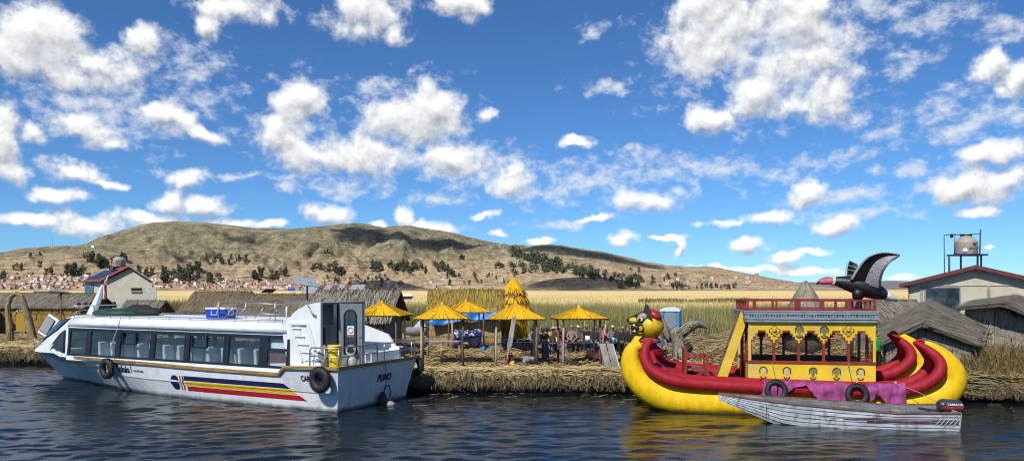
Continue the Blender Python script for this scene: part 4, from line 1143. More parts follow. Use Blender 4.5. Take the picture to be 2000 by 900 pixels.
# small grey boat with a pale cover, left of the yellow hut
gb = thing('grey_skiff', 'small grey boat under a pale cover beside the stalls', 'boat', G(812, 657), R(-4))
rows = []
for i in range(9):
    u = i / 8; x = -.7 + 1.5 * u; wd = .42 * (1 - .5 * u ** 3)
    rows.append([Vector((x, -wd, .62 + .1 * u)), Vector((x, -wd * .75, .05)), Vector((x, wd * .75, .05)), Vector((x, wd, .62 + .1 * u))])
MB().grid(rows).add(rows[0], [(0, 1, 2, 3)]).build('hull', mat('grey_skiff_paint', (.20, .20, .23), .6, .2), gb, solid=.03)
MB().bar((-.72, -.44, .64), (.8, -.24, .74), .05).build('gunwale', SOLARB, gb)
MB().add([(-.1, -.42, .66), (.75, -.3, .72), (.75, .3, .72), (-.1, .42, .66), (.45, 0, 1.35)], [(0, 1, 4), (1, 2, 4), (2, 3, 4), (3, 0, 4)]).build('cover', mat('pale_aqua_cover', (.42, .52, .52), .7, .15, bump=.3), gb)
# white hull far out in the marsh
fb = thing('white_launch', 'white motor launch lying far out in the golden marsh', 'boat', P(787, 584, 210))
MB().prism([(-2.6, 0, 0), (2.2, 0, 0), (3.0, 0, .9), (-2.6, 0, .8)], (0, 2.0, 0)).build('hull', DARK, fb)
MB().prism([(-2.7, -.1, .8), (3.1, -.1, .9), (2.4, -.1, 1.5), (-2.6, -.1, 1.4)], (0, 2.2, 0)).build('roof', WPLAST, fb)

# ---- portable toilet
def toilet():
    t = thing('portable_toilet', 'blue portable toilet with grey door and white roof behind the cat head', 'toilet', G(1311, 672), R(-20))
    MB().box((0, 0, 1.02), (1.1, 1.1, 2.04)).build('body', TOILB, t, bevel=.02)
    for i in range(6): MB().box((-.556, .0, 1.55 + .07 * i), (.02, .8, .03)).build('louvre', TOILB, t)
    pts = [(-.36, 0), (.36, 0), (.36, 1.7)] + [(.36 * math.cos(a), 1.7 + .24 * math.sin(a)) for a in np.linspace(.2, 2.94, 9)] + [(-.36, 1.7)]
    d = MB().prism([(x, -.556, .1 + z) for x, z in pts], (0, -.03, 0)).build('door', TOILG, t)
    MB().box((-.30, -.60, 1.0), (.04, .04, .14)).build('handle', DARK, d)
    for z in (.5, 1.7): MB().box((-.37, -.60, z), (.04, .03, .10)).build('hinge', DARK, d)
    for s in (-1, 1): MB().box((s * .47, -.57, 1.02), (.17, .05, 2.0)).build('corner_post', TOILB, t, bevel=.02)
    rows = []
    for j in range(7):
        y = -.62 + 1.24 * j / 6
        rows.append([Vector((x, y, 2.04 + .17 * (1 - abs(x / .6) ** 2.5))) for x in np.linspace(-.6, .6, 11)])
    MB().grid(rows).build('roof', TOILW, t, solid=.05)
    pts2 = [(-.6, 2.0), (.6, 2.0)] + [(x, 2.05 + .16 * (1 - abs(x / .6) ** 2.5)) for x in np.linspace(.6, -.6, 11)]
    MB().prism([(x, -.63, z) for x, z in pts2], (0, .05, 0)).build('roof_front', TOILW, t)
toilet()

# ---- reed animal sculpture
def reed_figure():
    c = G(1327, 704)
    t = thing('reed_sculpture', 'grey woven reed bird sculpture with a long arched neck behind the red bow', 'sculpture', c)
    def bundle(name, path, rad, n=260, flare=0):
        path = [P(x, y, Yd) - c for x, y, Yd in path]
        b_ = MB().tube(path, [r * .93 for r in rad], 12).build(name, core(STRAW_G), t)
        vs = []; m = len(path)
        for k in range(n):
            u = RNG.uniform(0, m - 1.35); du = .8; a = RNG.uniform(0, 6.283); tw = RNG.normal(0, .25)
            e = []
            for j, uu in enumerate((u, min(m - 1.001, u + du))):
                i = int(uu); f = uu - i; p = path[i].lerp(path[i + 1], f); r = rad[i] * (1 - f) + rad[i + 1] * f + .025 * RNG.random()
                tg = (path[i + 1] - path[i]).normalized(); x = tg.cross(Vector((0, 1, 0))).normalized(); y = tg.cross(x)
                aa = a + tw * j; d = x * math.cos(aa) + y * math.sin(aa); sd = tg.cross(d) * .018
                q = [p + d * r - sd, p + d * r + sd]
                e += q if j == 0 else q[::-1]
            vs += e
        quads_mesh('reed_skin', np.array([tuple(v) for v in vs]), STRAW_G, b_, world=False)
    Yd = c.y
    bundle('body', [(1330, 700, Yd), (1328, 685, Yd), (1324, 665, Yd), (1319, 648, Yd), (1314, 640, Yd)], [.46, .30, .27, .33, .16], 520)
    bundle('neck', [(1328, 656, Yd), (1338, 643, Yd), (1350, 634, Yd), (1362, 630, Yd), (1373, 634, Yd), (1382, 641, Yd)], [.22, .26, .25, .21, .14, .03], 420)
    bundle('wing', [(1307, 668, Yd - .1), (1302, 652, Yd - .1), (1298, 638, Yd - .1), (1293, 622, Yd - .1)], [.10, .16, .15, .05], 150)
    for x in (-.2, .02, .16): MB().tube([(x, 0, -.05), (x + .02, .05, .35)], .05, 7).build('leg', BROWNW, t)
reed_figure()
tag(MB().tube([G(1365, 722) + Vector((0, 0, 0)), G(1380, 715) + Vector((.15, 0, 1.9))], [.03, .02], 6).build('mooring_stake', POLED), 'thin dark stake leaning beside the red bench on the reed boat', 'stake')

# ---- reed arch and welcome board on the left
def arch():
    c = G(22, 666)
    t = thing('reed_arch', 'tall bundled reed arch on the left shore', 'arch', c)
    px = [(21, 668), (19, 640), (16, 612), (16, 594), (22, 578), (33, 572), (43, 580), (49, 600), (55, 622), (60, 645), (66, 668)]
    path = [P(x, y, c.y) - c for x, y in px]; rad = [.21, .20, .17, .14, .12, .115, .13, .17, .22, .24, .24]
    b_ = MB().tube(path, rad, 12).build('bundle', core(STRAW_M), t)
    vs = []; m = len(path)
    for k in range(900):
        u = RNG.uniform(0, m - 1.3); a = RNG.uniform(0, 6.283); e = []
        for j, uu in enumerate((u, min(m - 1.001, u + .5))):
            i = int(uu); f = uu - i; p = path[i].lerp(path[i + 1], f); r = rad[i] * (1 - f) + rad[i + 1] * f + .02 * RNG.random()
            tg = (path[i + 1] - path[i]).normalized(); x = tg.cross(Vector((0, 1, 0))).normalized(); y = tg.cross(x); d = x * math.cos(a) + y * math.sin(a); sd = tg.cross(d) * .018
            q = [p + d * r - sd, p + d * r + sd]; e += q if j == 0 else q[::-1]
        vs += e
    quads_mesh('reed_skin', np.array([tuple(v) for v in vs]), STRAW_T, b_, world=False)
    for u in (1, 3, 7, 9):
        MB().torus(path[u], path[u + 1] - path[u - 1], rad[u] + .005, .02, 18, 6).build('binding', ROPE, t)
    s = thing('welcome_board', 'mustard yellow arched board with white letters standing inside the reed arch', 'sign', G(41, 652))
    YB = mat('mustard_board', (.42, .25, .015), .6, .15)
    pts = [(-.38, .25), (.38, .25), (.40, 1.2)] + [(.40 * math.cos(a), 1.2 + .38 * math.sin(a)) for a in np.linspace(.15, 2.99, 9)] + [(-.40, 1.2)]
    MB().prism([(x, 0, z) for x, z in pts], (0, .05, 0)).build('board', YB, s)
    for x in (-.3, .3): MB().bar((x, .06, 0), (x, .06, 1.1), .06).build('post', BROWNW, s)
    for i, ch in enumerate('LAURA'):
        a = R(150 - 30 * i)
        text(ch, .30, WPLAST, s, (.52 * math.cos(a), -.03, 1.25 + .50 * math.sin(a)), (R(90), R(-(90 - 150 + 30 * i)), 0))
    MB().box((0, -.1, .2), (.9, .35, .06)).build('plinth', GREYW, s)
arch()

# ---- solar panels on poles, kiosk, umbrella-like panels
def panel(label, top, base, w_, d_, tilt, m=SOLARB, rz=0, edge=.05, pole=True):
    t = thing('solar_panel', label, 'solar panel', (base[0], base[1], base[2]), 0, 'solar panels')
    h = top[2] - base[2]
    pn = MB().box((0, 0, 0), (w_, d_, edge)).build('panel', [m], t, bevel=.01)
    pn.location = (top[0] - base[0], top[1] - base[1], h); pn.rotation_euler = (tilt[0], tilt[1], rz)
    if pole: MB().tube([(0, 0, 0), (0, 0, h - .02)], .05, 8).build('pole', POLED, t)
    MB().bar((-.2, 0, h - .25), (top[0] - base[0] + .3, 0, h - .03), .05).build('bracket', DARK, t)
    return t
panel('tilted grey solar panel on a dark pole above the broad brown hut', P(597, 550, 42), Vector((P(600, 550, 42).x, 42, .74)), 1.35, 1.2, (R(24), R(6), 0), rz=R(35))
panel('small dark solar panel standing on the brown hut ridge', P(525, 568, 47.5), P(525, 576, 47.5), .75, .7, (R(-18), 0, 0), DARK, rz=R(40))
panel('pale flat panel on a post beside the long mustard hut', P(117, 571, 55), Vector((P(119, 571, 55).x, 55, .74)), 1.3, .9, (R(-12), R(4), 0), mat('pale_blue_panel', (.26, .34, .42), .4), rz=R(20))
panel('dark blue solar panel left of the small white kiosk', P(83, 574, 66), Vector((P(83, 574, 66).x, 66, .74)), 1.7, 1.2, (R(22), 0, 0), SOLAR, rz=R(15))
kk = thing('kiosk', 'small white kiosk with a pale blue roof behind the long mustard hut', 'kiosk', Vector((P(117, 600, 72).x, 72, .72)))
MB().box((0, 0, 1.3), (1.5, 1.5, 2.6)).build('wall', mat('pale_kiosk_wall', (.42, .45, .46), .7), kk)
MB().add([(-.95, -.95, 2.55), (.95, -.95, 2.55), (.95, .95, 2.55), (-.95, .95, 2.55), (-.2, 0, 3.1), (.2, 0, 3.1)], [(0, 1, 5, 4), (1, 2, 5), (2, 3, 4, 5), (3, 0, 4), (3, 2, 1, 0)]).build('roof', mat('pale_blue_roof', (.40, .50, .58), .4), kk)
# corrugated metal roof shed with rusty sheets
def metal_shed():
    t = thing('metal_roof_shed', 'shed roofed with grey and rusty corrugated sheets behind the thatched huts', 'shed', Vector((-13.6, 60.5, .72)))
    RUST = mat('rusty_sheet', (.22, .085, .05), .8, .3, 5); GREYM = mat('grey_zinc_sheet', (.36, .42, .42), .45, .15, 3)
    a, b, c, d = P(582, 579, 58.5), P(700, 577, 57.6), P(714, 556, 61.0), P(600, 557, 61.8)
    o = Vector((-13.6, 60.5, .72))
    mats = [GREYM, GREYM, RUST, GREYM, RUST, GREYM, RUST, GREYM, GREYM]
    n = len(mats)
    for i in range(n):
        u0, u1 = i / n + .002, (i + 1) / n + .004
        rows = []
        for v in (0, .5, 1):
            row = []
            for k in range(9):
                u = u0 + (u1 - u0) * k / 8
                p = a * (1 - u) * (1 - v) + b * u * (1 - v) + c * u * v + d * (1 - u) * v
                row.append(p - o + Vector((0, 0, .025 * (k % 2) + .01 * (i % 2))))
            rows.append(row)
        MB().grid(rows, smooth=False).build('roof_sheet', mats[i], t, solid=.01)
    MB().prism([b - o, c - o, Vector((c.x + .6, c.y + 2.5, b.z)) - o], (.04, 0, 0)).build('gable', mat('yellow_gable', (.42, .33, .06), .7), t)
    for p in (a, b): MB().bar((p.x - o.x, p.y - o.y + .3, 0), (p.x - o.x, p.y - o.y + .3, p.z - o.z - .05), .12).build('post', POLED, t)
    MB().box((0, .4, 1.2), (4.4, .1, 2.4)).build('wall', core(STRAW_B), t)
metal_shed()

# ---- houses
def tank(label, c, s=1.0, rz=0.0):
    t = thing('water_tank', label, 'water tank', c, rz)
    prof = [(.54, 0), (.56, .04), (.55, .30), (.56, .33), (.55, .62), (.555, .68), (.52, .74), (.30, .93), (.27, .95), (.27, 1.02)]
    MB().lathe([(r * s, z * s) for r, z in prof], n=28).build('body', TANK, t)
    MB().lathe([(.30 * s, 1.02 * s), (.30 * s, 1.06 * s), (.2 * s, 1.08 * s)], n=20).build('lid', DARK, t)
    yy = -.565 * s
    text('eternit', .17 * s, TANKD, t, (.10 * s, yy - .012, .34 * s), (R(90), 0, 0), sx=1.25)
    lg = MB()
    for k in range(2): lg.prism([((.10 + dx) * s, yy - .012, z * s) for dx, z in ((-.10, .56 - .06 * k + .04), (0, .48 - .06 * k + .04), (.10, .56 - .06 * k + .04), (.07, .585 - .06 * k + .04), (0, .53 - .06 * k + .04), (-.07, .585 - .06 * k + .04))], (0, .01, 0))
    lg.build('logo', TANKD, t)
    text('600 LT', .07 * s, TANKD, t, (.14 * s, yy - .012, .12 * s), (R(90), 0, 0))
    return t
def right_house():
    Yf = 38.5; HF = Frame((24.3, 38.5), -29)
    def HP(px, py): return HF.on(px, py, 0.0)
    t = thing('cream_house', 'cream house with dark red roof on the right, carrying a tank stand', 'house', (24.3, Yf, .72), R(-29))
    o = Vector((0, 0, .72))
    pk = HP(1905, 521) - o; el = HP(1776, 553) - o; er = Vector((2 * pk.x - el.x, 0, el.z))
    D = 7.0
    MB().prism([(el.x, 0, 0), (er.x, 0, 0), (er.x, 0, el.z), (pk.x, 0, pk.z), (el.x, 0, el.z)], (0, D, 0)).build('wall', WALLC, t)
    # beam line and pilasters
    MB().box(((el.x + er.x) / 2, -.02, el.z - .12), (er.x - el.x, .04, .05)).build('beam', WALLC, t)
    for px in (1800, 1931): MB().box((HP(px, 560).x - o.x, -.03, el.z / 2 - .1), (.14, .06, el.z - .1)).build('pilaster', mat('grey_plaster', (.32, .30, .25), .8), t)
    w0, w1 = HP(1808, 560) - o, HP(1874, 600) - o
    fr = MB().box(((w0.x + w1.x) / 2, -.03, w0.z - .9), (w1.x - w0.x + .14, .05, 1.85)).build('window', mat('grey_frame', (.30, .30, .30), .6), t)
    MB().box(((w0.x + w1.x) / 2, -.06, w0.z - .92), (w1.x - w0.x, .02, 1.72)).build('pane', mat('dusty_window', (.045, .06, .075), .25, .5, 1.2, dirt=(.16, .17, .17, .8), dscale=1.0), fr)
    ov = .5
    for s, e in ((-1, el), (1, er)):
        sl = (pk - e); dirn = sl.normalized()
        lo = e - dirn * ov
        q = [Vector((lo.x, -.45, lo.z + .05)), Vector((pk.x, -.45, pk.z + .05)), Vector((pk.x, D + .4, pk.z + .05)), Vector((lo.x, D + .4, lo.z + .05))]
        rows = []
        for j in range(2):
            rows.append([q[0].lerp(q[3], i / 60).lerp(q[1].lerp(q[2], i / 60), j) + Vector((0, 0, .02 * (i % 2))) for i in range(61)])
        r = MB().grid(rows, smooth=False).build('roof', REDROOF, t, solid=.05)
        MB().bar((lo.x, -.44, lo.z - .03), (pk.x, -.44, pk.z - .03), .03, .16).build('barge_board', mat('dark_red_board', (.13, .03, .03), .6), r)
        for k in range(4): MB().box((lo.x + (.25 if s < 0 else -.25), -.2 + k * 2.0, lo.z - .04), (.5, .08, .10)).build('rafter_end', DARK, r)
    MB().bar((el.x - .02, -.05, 0), (el.x - .02, -.05, el.z), .06).build('downpipe', BROWNW, t)
    # tank stand
    s = thing('tank_stand', 'dark steel stand with pipes on the ridge of the cream house on the right', 'stand', P(1888, 520, 39.5))
    so = P(1888, 520, 39.5)
    zt = P(1888, 498, 39.5).z - so.z
    for x in (-.72, -.52, .55, .80): MB().bar((x, .35 * (-1 if abs(x) < .6 else 1), -.55), (x, .35 * (-1 if abs(x) < .6 else 1), zt), .07).build('leg', NAVY, s)
    MB().box((.03, 0, zt), (1.65, .95, .08)).build('platform', NAVY, s)
    PIPE = mat('blue_grey_pipe', (.10, .16, .24), .5)
    MB().tube([(-1.18, 0, -.75), (-1.20, 0, 1.62), (-1.17, 0, 1.66), (-.15, 0, 1.70)], .028, 6).build('pipe', PIPE, s)
    MB().tube([(-.66, 0, zt), (-.64, 0, 1.75)], .028, 6).build('pipe', PIPE, s)
    MB().tube([(-.92, 0, -.7), (-.92, 0, zt - .05), (-.4, 0, zt + .02)], .022, 6).build('pipe', PIPE, s)
    MB().bar((.70, 0, zt), (.74, 0, 1.95), .06).build('post', PIPE, s)
    MB().tube([(.72, 0, 1.72), (.15, 0, 1.72)], .022, 6).build('pipe', PIPE, s)
    MB().box((-.80, 0, 1.62), (.12, .1, .2)).build('valve_box', DARK, s)
    tk = tank('beige plastic water tank on the steel stand over the right house', P(1887, 497.5, 39.5), 1.0)
    MB().lathe([(.13, 0), (.13, .012)], n=20).build('round_sticker', WPLAST, tk)
    st = [c_ for c_ in tk.children if c_.name.startswith('round_sticker')][0]
    st.rotation_euler = (R(90), 0, R(-40)); st.location = (-.33, -.45, .20)
right_house()
def left_house():
    Yf = 72.0
    o = Vector((P(255, 600, Yf).x, Yf, .72))
    t = thing('cream_house', 'cream house with red roof and blue doors on the left, behind the flag', 'house', o, 0)
    pk = P(257, 522, Yf) - o; el = P(207, 547, Yf) - o; er = P(296, 551, Yf) - o; er.z = el.z
    D = 6.0
    sk = Vector((-2.6, 1, 0)).normalized() * D     # the house runs back to the left
    MB().prism([(el.x, 0, 0), (er.x, 0, 0), (er.x, 0, el.z), (pk.x, 0, pk.z), (el.x, 0, el.z)], Vector((-3.9, 3.2, 0))).build('wall', WALLC, t)
    w_ = MB().box((P(267, 1, Yf).x - o.x, -.03, P(1, 566, Yf).z - o.z), (1.0, .06, .40)).build('window', DARK, t)
    MB().box((P(267, 1, Yf).x - o.x, -.10, P(1, 569, Yf).z - o.z), (1.1, .12, .08)).build('sill', WALLC, w_)
    MB().box((P(292, 1, Yf).x - o.x + .02, .0, P(1, 574, Yf).z - o.z), (1.35, .05, 1.25)).build('panel', mat('pale_grey_panel', (.48, .48, .42), .8), t)
    off = Vector((-3.9, 3.2, 0))
    for e, s in ((el, -1), (er, 1)):
        dirn = (pk - e).normalized(); lo = e - dirn * .45
        q = [lo + Vector((0, -.4, .04)), pk + Vector((0, -.4, .04)), pk + off + Vector((0, .3, .04)), lo + off + Vector((-.3 if s < 0 else 0, .3, .04))]
        rows = [[q[0].lerp(q[3], i / 40).lerp(q[1].lerp(q[2], i / 40), j) + Vector((0, 0, .02 * (i % 2))) for i in range(41)] for j in range(2)]
        r = MB().grid(rows, smooth=False).build('roof', REDROOF if s < 0 else mat('dark_roof', (.06, .045, .05), .6), t, solid=.06)
        if s < 0:
            a, b, c, d = [q[0].lerp(q[3], .25), q[1].lerp(q[2], .25), q[1].lerp(q[2], .95), q[0].lerp(q[3], .95)]
            z = Vector((0, 0, .06))
            MB().add([a.lerp(b, .15) + z, a.lerp(b, .8) + z, d.lerp(c, .8) + z, d.lerp(c, .15) + z], [(0, 1, 2, 3)]).build('roof_panel', SOLAR, r, solid=.03)
    # side wall with blue doors
    a, b = Vector((el.x, 0, 0)), Vector((el.x, 0, 0)) + off
    n = Vector((-1, 0, 0))
    for u0, u1, m, z1 in ((.55, .97, BLUEDOOR, .92), (.1, .32, DARK, .75)):
        p, q = a.lerp(b, u0) + n * .04, a.lerp(b, u1) + n * .04
        MB().add([p + Vector((0, 0, el.z * (.05 if m is BLUEDOOR else .4))), q + Vector((0, 0, el.z * (.05 if m is BLUEDOOR else .4))), q + Vector((0, 0, el.z * z1)), p + Vector((0, 0, el.z * z1))], [(0, 1, 2, 3)]).build('door' if m is BLUEDOOR else 'window', m, t, solid=.05)
    s = thing('tank_stand', 'dark steel stand on the ridge of the left house', 'stand', P(233, 541, 74))
    for x in (-.95, -.3, .15, .9): MB().bar((x, 0, -.2), (x, 0, .95), .09).build('leg', DARK, s)
    MB().box((0, 0, .97), (2.1, .9, .08)).build('platform', DARK, s)
    MB().bar((-1.2, -.3, -.2), (.35, -.3, 2.75), .05).build('brace', GREYW, s)
    tank('grey beige water tank on the stand over the left house', P(233, 541, 74) + Vector((0, 0, 1.02)), 1.05)
left_house()

# ---- right bank: heap of dry reeds and a cut bundle
def bank():
    n = 9000
    x = RNG.uniform(14.6, 24, n); y = shore_y(x) + RNG.uniform(0, 1, n) ** 1.2 * 5.2
    z = island_z(x, y); ln = RNG.uniform(.35, 1.0, n); a = RNG.uniform(0, 6.283, n); tl = RNG.uniform(.25, 1.2, n)
    keep = ~((x < 17.4) & (y > shore_y(x) + 1.6)); x, y, z, ln, a, tl = [q[keep] for q in (x, y, z, ln, a, tl)]; n = len(x)
    d = np.stack([np.cos(a) * np.cos(tl) * ln, np.sin(a) * np.cos(tl) * ln * .6 - .12, np.sin(tl) * ln], 1)
    p = np.stack([x, y, z - .05], 1); s = np.stack([.011 + 0 * x, 0 * x, .003 + 0 * x], 1)
    m0 = p + d * .6; e = p + d * .95; e[:, 2] -= .14 * ln
    o = quads_mesh('bank_reeds', np.concatenate([np.stack([p - s, p + s, m0 + s, m0 - s], 1).reshape(-1, 3), np.stack([m0 - s, m0 + s, e + s * .4, e - s * .4], 1).reshape(-1, 3)]), straw('bank_dry_reeds', (.30, .215, .09), (.10, .072, .03)))
    o['label'] = 'tangled brown dry reeds covering the bank at the right edge'; o['category'] = 'reeds'
    t = thing('reed_bundle', 'bundle of cut pale reeds lying at the waterline beside the outboard motor', 'reed bundle', Vector((16.6, 26.75, .25)))
    n = 420
    x = RNG.uniform(-.55, .5, n); y = RNG.normal(0, .16, n); z = RNG.uniform(0, .75, n); l = RNG.uniform(.3, .6, n); g = RNG.normal(-.08, .12, n)
    d = np.stack([l, -.12 * l, g * l], 1); p = np.stack([x, y, z], 1); s = np.stack([0 * x, 0 * x, .016 + 0 * x], 1); s2 = np.stack([0 * x, .016 + 0 * x, 0 * x], 1)
    vs = np.concatenate([np.stack([p - d - q, p - d + q, p + d + q, p + d - q], 1).reshape(-1, 3) for q in (s, s2)])
    quads_mesh('cut_reeds', vs, straw('pale_cut_reeds', (.52, .44, .22), (.16, .13, .05)), t, world=False)
    MB().tube([(-.5, .05, .3), (0, .05, .38), (.5, .05, .3)], [.25, .34, .22], 10).build('core', MUD, t)
    tag(MB().tube([P(1916, 672, 31.5), P(1936, 632, 32.2)], .022, 6).build('leaning_pole', POLE), 'pale stick leaning in the gap between the two huts on the right', 'stick')
bank()
# ================================================================== WHITE TOUR BOAT
T = Frame((-4.88, 26.15), 153.3)
tb_ = thing('tour_boat', 'long white passenger boat with tinted windows moored on the left', 'boat', (-4.88, 26.15, 0), R(153.3))
ST = [  # x, sheer half-breadth, sheer z, knuckle half-breadth, knuckle z, waterline half-breadth, keel z
 (0, 2.25, 1.50, 2.02, .60, 1.93, -.4), (2.0, 2.25, 1.44, 2.02, .60, 1.93, -.4), (2.35, 2.13, 1.17, 2.03, .60, 1.93, -.4), (4, 2.13, 1.18, 2.03, .59, 1.92, -.4), (6, 2.13, 1.19, 2.03, .58, 1.90, -.4), (9, 2.13, 1.24, 2.0, .60, 1.78, -.4),
 (11.5, 2.09, 1.26, 1.85, .65, 1.38, -.4), (13.5, 1.98, 1.27, 1.52, .72, .88, -.4), (14.9, 1.82, 1.28, 1.15, .79, .52, -.35), (15.05, 1.84, 1.41, 1.12, .80, .48, -.34), (16.5, 1.52, 1.38, .72, .88, .22, -.18), (17.5, 1.22, 1.36, .46, .95, .03, 0), (18.5, .80, 1.33, .24, 1.05, .02, .55), (19.2, .46, 1.30, .12, 1.15, .01, .93), (19.7, .08, 1.28, .03, 1.22, .0, 1.20)]
def st_at(x):
    xs = [s[0] for s in ST]
    return [float(np.interp(x, xs, [s[i] for s in ST])) for i in range(1, 7)]
def sec(x):
    Bs, Zs, Bk, Zk, Bw, Kz = st_at(x)
    wz = max(0.0, Kz + .02)
    return [(0, Kz), (Bw * .8, min(-.25, wz) if Kz < -.2 else (Kz + wz) / 2), (Bw, wz), (Bk, Zk - .02), (Bk + .035, Zk + .025), (Bs, Zs)]
def hull_y(x, z):
    p = sec(x)[2:]
    return float(np.interp(z, [q[1] for q in p], [q[0] for q in p]))
def rake(x, z): return x - (.20 * z if x < .01 else 0)
XS = sorted(set([s[0] for s in ST] + list(np.arange(.5, 19.7, .5))))
mb = MB()
for s in (1, -1):
    rows = [[Vector((rake(x, z), s * y, z)) for y, z in sec(x)] for x in XS]
    if s < 0: rows = [r[::-1] for r in rows]
    mb.grid(rows, smooth=False)
hull = mb.build('hull', WHITE, tb_)
pl = [(rake(0, z), y, z) for y, z in sec(0)] + [(rake(0, z), -y, z) for y, z in sec(0)[::-1][:-1]]
MB().add(pl, [tuple(range(len(pl)))[::-1]]).build('transom', WHITE, hull)
deck = MB().grid([[Vector((rake(x, st_at(x)[1]), s * (st_at(x)[0] - .03), st_at(x)[1] - .05)) for s in (-1, 1)] for x in XS], smooth=False).build('deck', WHITE2, tb_)
# rubbing strake
for s in (1, -1):
    r = MB()
    pts = [Vector((rake(x, st_at(x)[1]), s * (st_at(x)[0] + .02), st_at(x)[1] - .01)) for x in XS]
    for a, b in zip(pts[:-1], pts[1:]): r.bar(a - (b - a) * .01, b + (b - a) * .01, .075, .105)
    r.build('rubbing_strake', RAILWOOD, hull)
MB().bar((-.32, -2.28, 1.49), (-.32, 2.28, 1.49), .075, .105).build('rubbing_strake', RAILWOOD, hull)
# bootline at the bow foot
mb = MB()
mb.grid([[Vector((x, hull_y(x, z) + .012, z)) for z in (.14, .22)] for x in np.arange(10.6, 17, .3)], smooth=False)
mb.build('bow_line', WPLAST, hull)
# cabin sides with windows
CW = lambda z: 2.02 - .12 * (z - 1.2) / 1.3      # half width at height z
mull = [T.on(px, 680, 2.0).x for px in (133, 171, 229, 296, 363, 440, 513, 561)]
for s in (1, -1):
    x0, x1 = mull[-1] - .05, mull[0] + .1
    side = MB()
    for za, zb in ((1.15, 1.36), (2.44, 2.60)):
        side.prism([(x0, s * CW(za), za), (x1, s * CW(za), za), (x1, s * CW(zb), zb), (x0, s * CW(zb), zb)], (0, -s * .05, 0))
    side = side.build('cabin_side', WHITE2, tb_)
    fr = MB()
    for za, zb in ((1.34, 1.42), (2.34, 2.47)):
        fr.prism([(x0, s * (CW(za) + .012), za), (x1 - .02, s * (CW(za) + .012), za), (x1 - .02, s * (CW(zb) + .012), zb), (x0, s * (CW(zb) + .012), zb)], (0, -s * .06, 0))
    for i, x in enumerate(mull):
        h = .14 if i not in (0, 7) else .06
        if i == 6: h = .2
        fr.prism([(x - h, s * (CW(1.38) + .016), 1.38), (x + h, s * (CW(1.38) + .016), 1.38), (x + h, s * (CW(2.40) + .016), 2.40), (x - h, s * (CW(2.40) + .016), 2.40)], (0, -s * .066, 0))
    fr.build('window_frame', DARK, side)
    for i in range(7):
        a, b = mull[i + 1] + .06, mull[i] - .06
        p = MB().add([(a, s * (CW(1.4) - .02), 1.40), (b, s * (CW(1.4) - .02), 1.40), (b, s * (CW(2.36) - .02), 2.36), (a, s * (CW(2.36) - .02), 2.36)], [(0, 1, 2, 3)]).build('window_pane', GLASS, side)
        if i in (2, 4):     # small hopper opening
            xm = b - .55
            hp = MB()
            for q in (((xm - .42, 2.36), (xm - .42, 1.92)), ((xm - .42, 1.92), (xm + .34, 1.92)), ((xm + .34, 1.92), (xm + .34, 2.36))):
                hp.bar((q[0][0], s * (CW(2.1) + .0), q[0][1]), (q[1][0], s * (CW(2.1) + .0), q[1][1]), .06, .06)
            hp.build('hopper_frame', DARK, p)
    # aft window: two panes with curtain
    a, b = mull[7] + .05, mull[6] - .2
    MB().bar((a, s * CW(1.95), 1.99), (b, s * CW(1.95), 1.99), .05, .05).build('window_bar', DARK, side)
    MB().prism([(a + .08, s * (CW(1.7) - .10), 1.55), (b - .02, s * (CW(1.7) - .10), 1.50), (b, s * (CW(1.9) - .10), 1.97), (a + .03, s * (CW(1.9) - .10), 1.97)], (0, -s * .01, 0)).build('curtain', mat('brown_curtain', (.16, .075, .06), .8), side)
    MB().prism([(a + .02, s * (CW(1.4) - .14), 1.40), (b, s * (CW(1.4) - .14), 1.40), (b, s * (CW(2.3) - .14), 2.34), (a + .02, s * (CW(2.3) - .14), 2.34)], (0, -s * .01, 0)).build('blind', WPLAST, side)
# roof shell
def roof_sec(w_, ze, zt): return [(w_, ze), (w_ * .985, ze + (zt - ze) * .38), (w_ * .93, ze + (zt - ze) * .66), (w_ * .80, ze + (zt - ze) * .83), (w_ * .45, ze + (zt - ze) * .95), (0, zt)]
def nose_sec(x, w_, ze, zt):
    h = zt - ze; b = min(1, max(0, (x - 14.2) / .8)); r = roof_sec(w_, ze, zt)
    n = [(w_, ze), (w_ * .86, ze + .30 * h), (w_ * .72, ze + .60 * h), (w_ * .57, ze + .86 * h), (w_ * .34, ze + .97 * h), (0, zt)]
    return [(p[0] * (1 - b) + q[0] * b, p[1] * (1 - b) + q[1] * b) for p, q in zip(r, n)]
def shell(stations, name, mt, parent, solid=.03):
    rows = []
    for x, w_, ze, zt in stations:
        p = roof_sec(w_, ze, zt) if x < 14.3 and name == 'roof' else nose_sec(x, w_, ze, zt)
        rows.append([Vector((x, y, z)) for y, z in p] + [Vector((x, -y, z)) for y, z in p[::-1][1:]])
    return MB().grid(rows).build(name, mt, parent, solid=solid)
roof = shell([(2.2, 1.96, 2.56, 2.96), (5, 1.97, 2.57, 2.98), (9, 1.97, 2.57, 2.98), (12.5, 1.95, 2.56, 2.98), (14.25, 1.90, 2.52, 2.95)], 'roof', WHITE2, tb_)
NOSE = [(14.2, 1.90, 2.50, 2.95), (14.7, 1.89, 2.32, 2.97), (15.2, 1.87, 2.10, 2.97), (15.7, 1.82, 1.88, 2.94), (16.2, 1.73, 1.70, 2.82), (16.7, 1.60, 1.56, 2.56), (17.1, 1.46, 1.48, 2.22), (17.5, 1.28, 1.42, 1.80), (17.8, 1.10, 1.38, 1.48)]
nose = shell(NOSE, 'nose_shell', WHITE2, tb_)
for s in (1, -1):
    rows = [[Vector((x, s * (w_ - .01), ze + .02)), Vector((x, s * (w_ + .04), st_at(x)[1] - .03))] for x, w_, ze, zt in NOSE]
    MB().grid(rows, smooth=False).build('nose_side', WHITE2, nose, solid=.02)
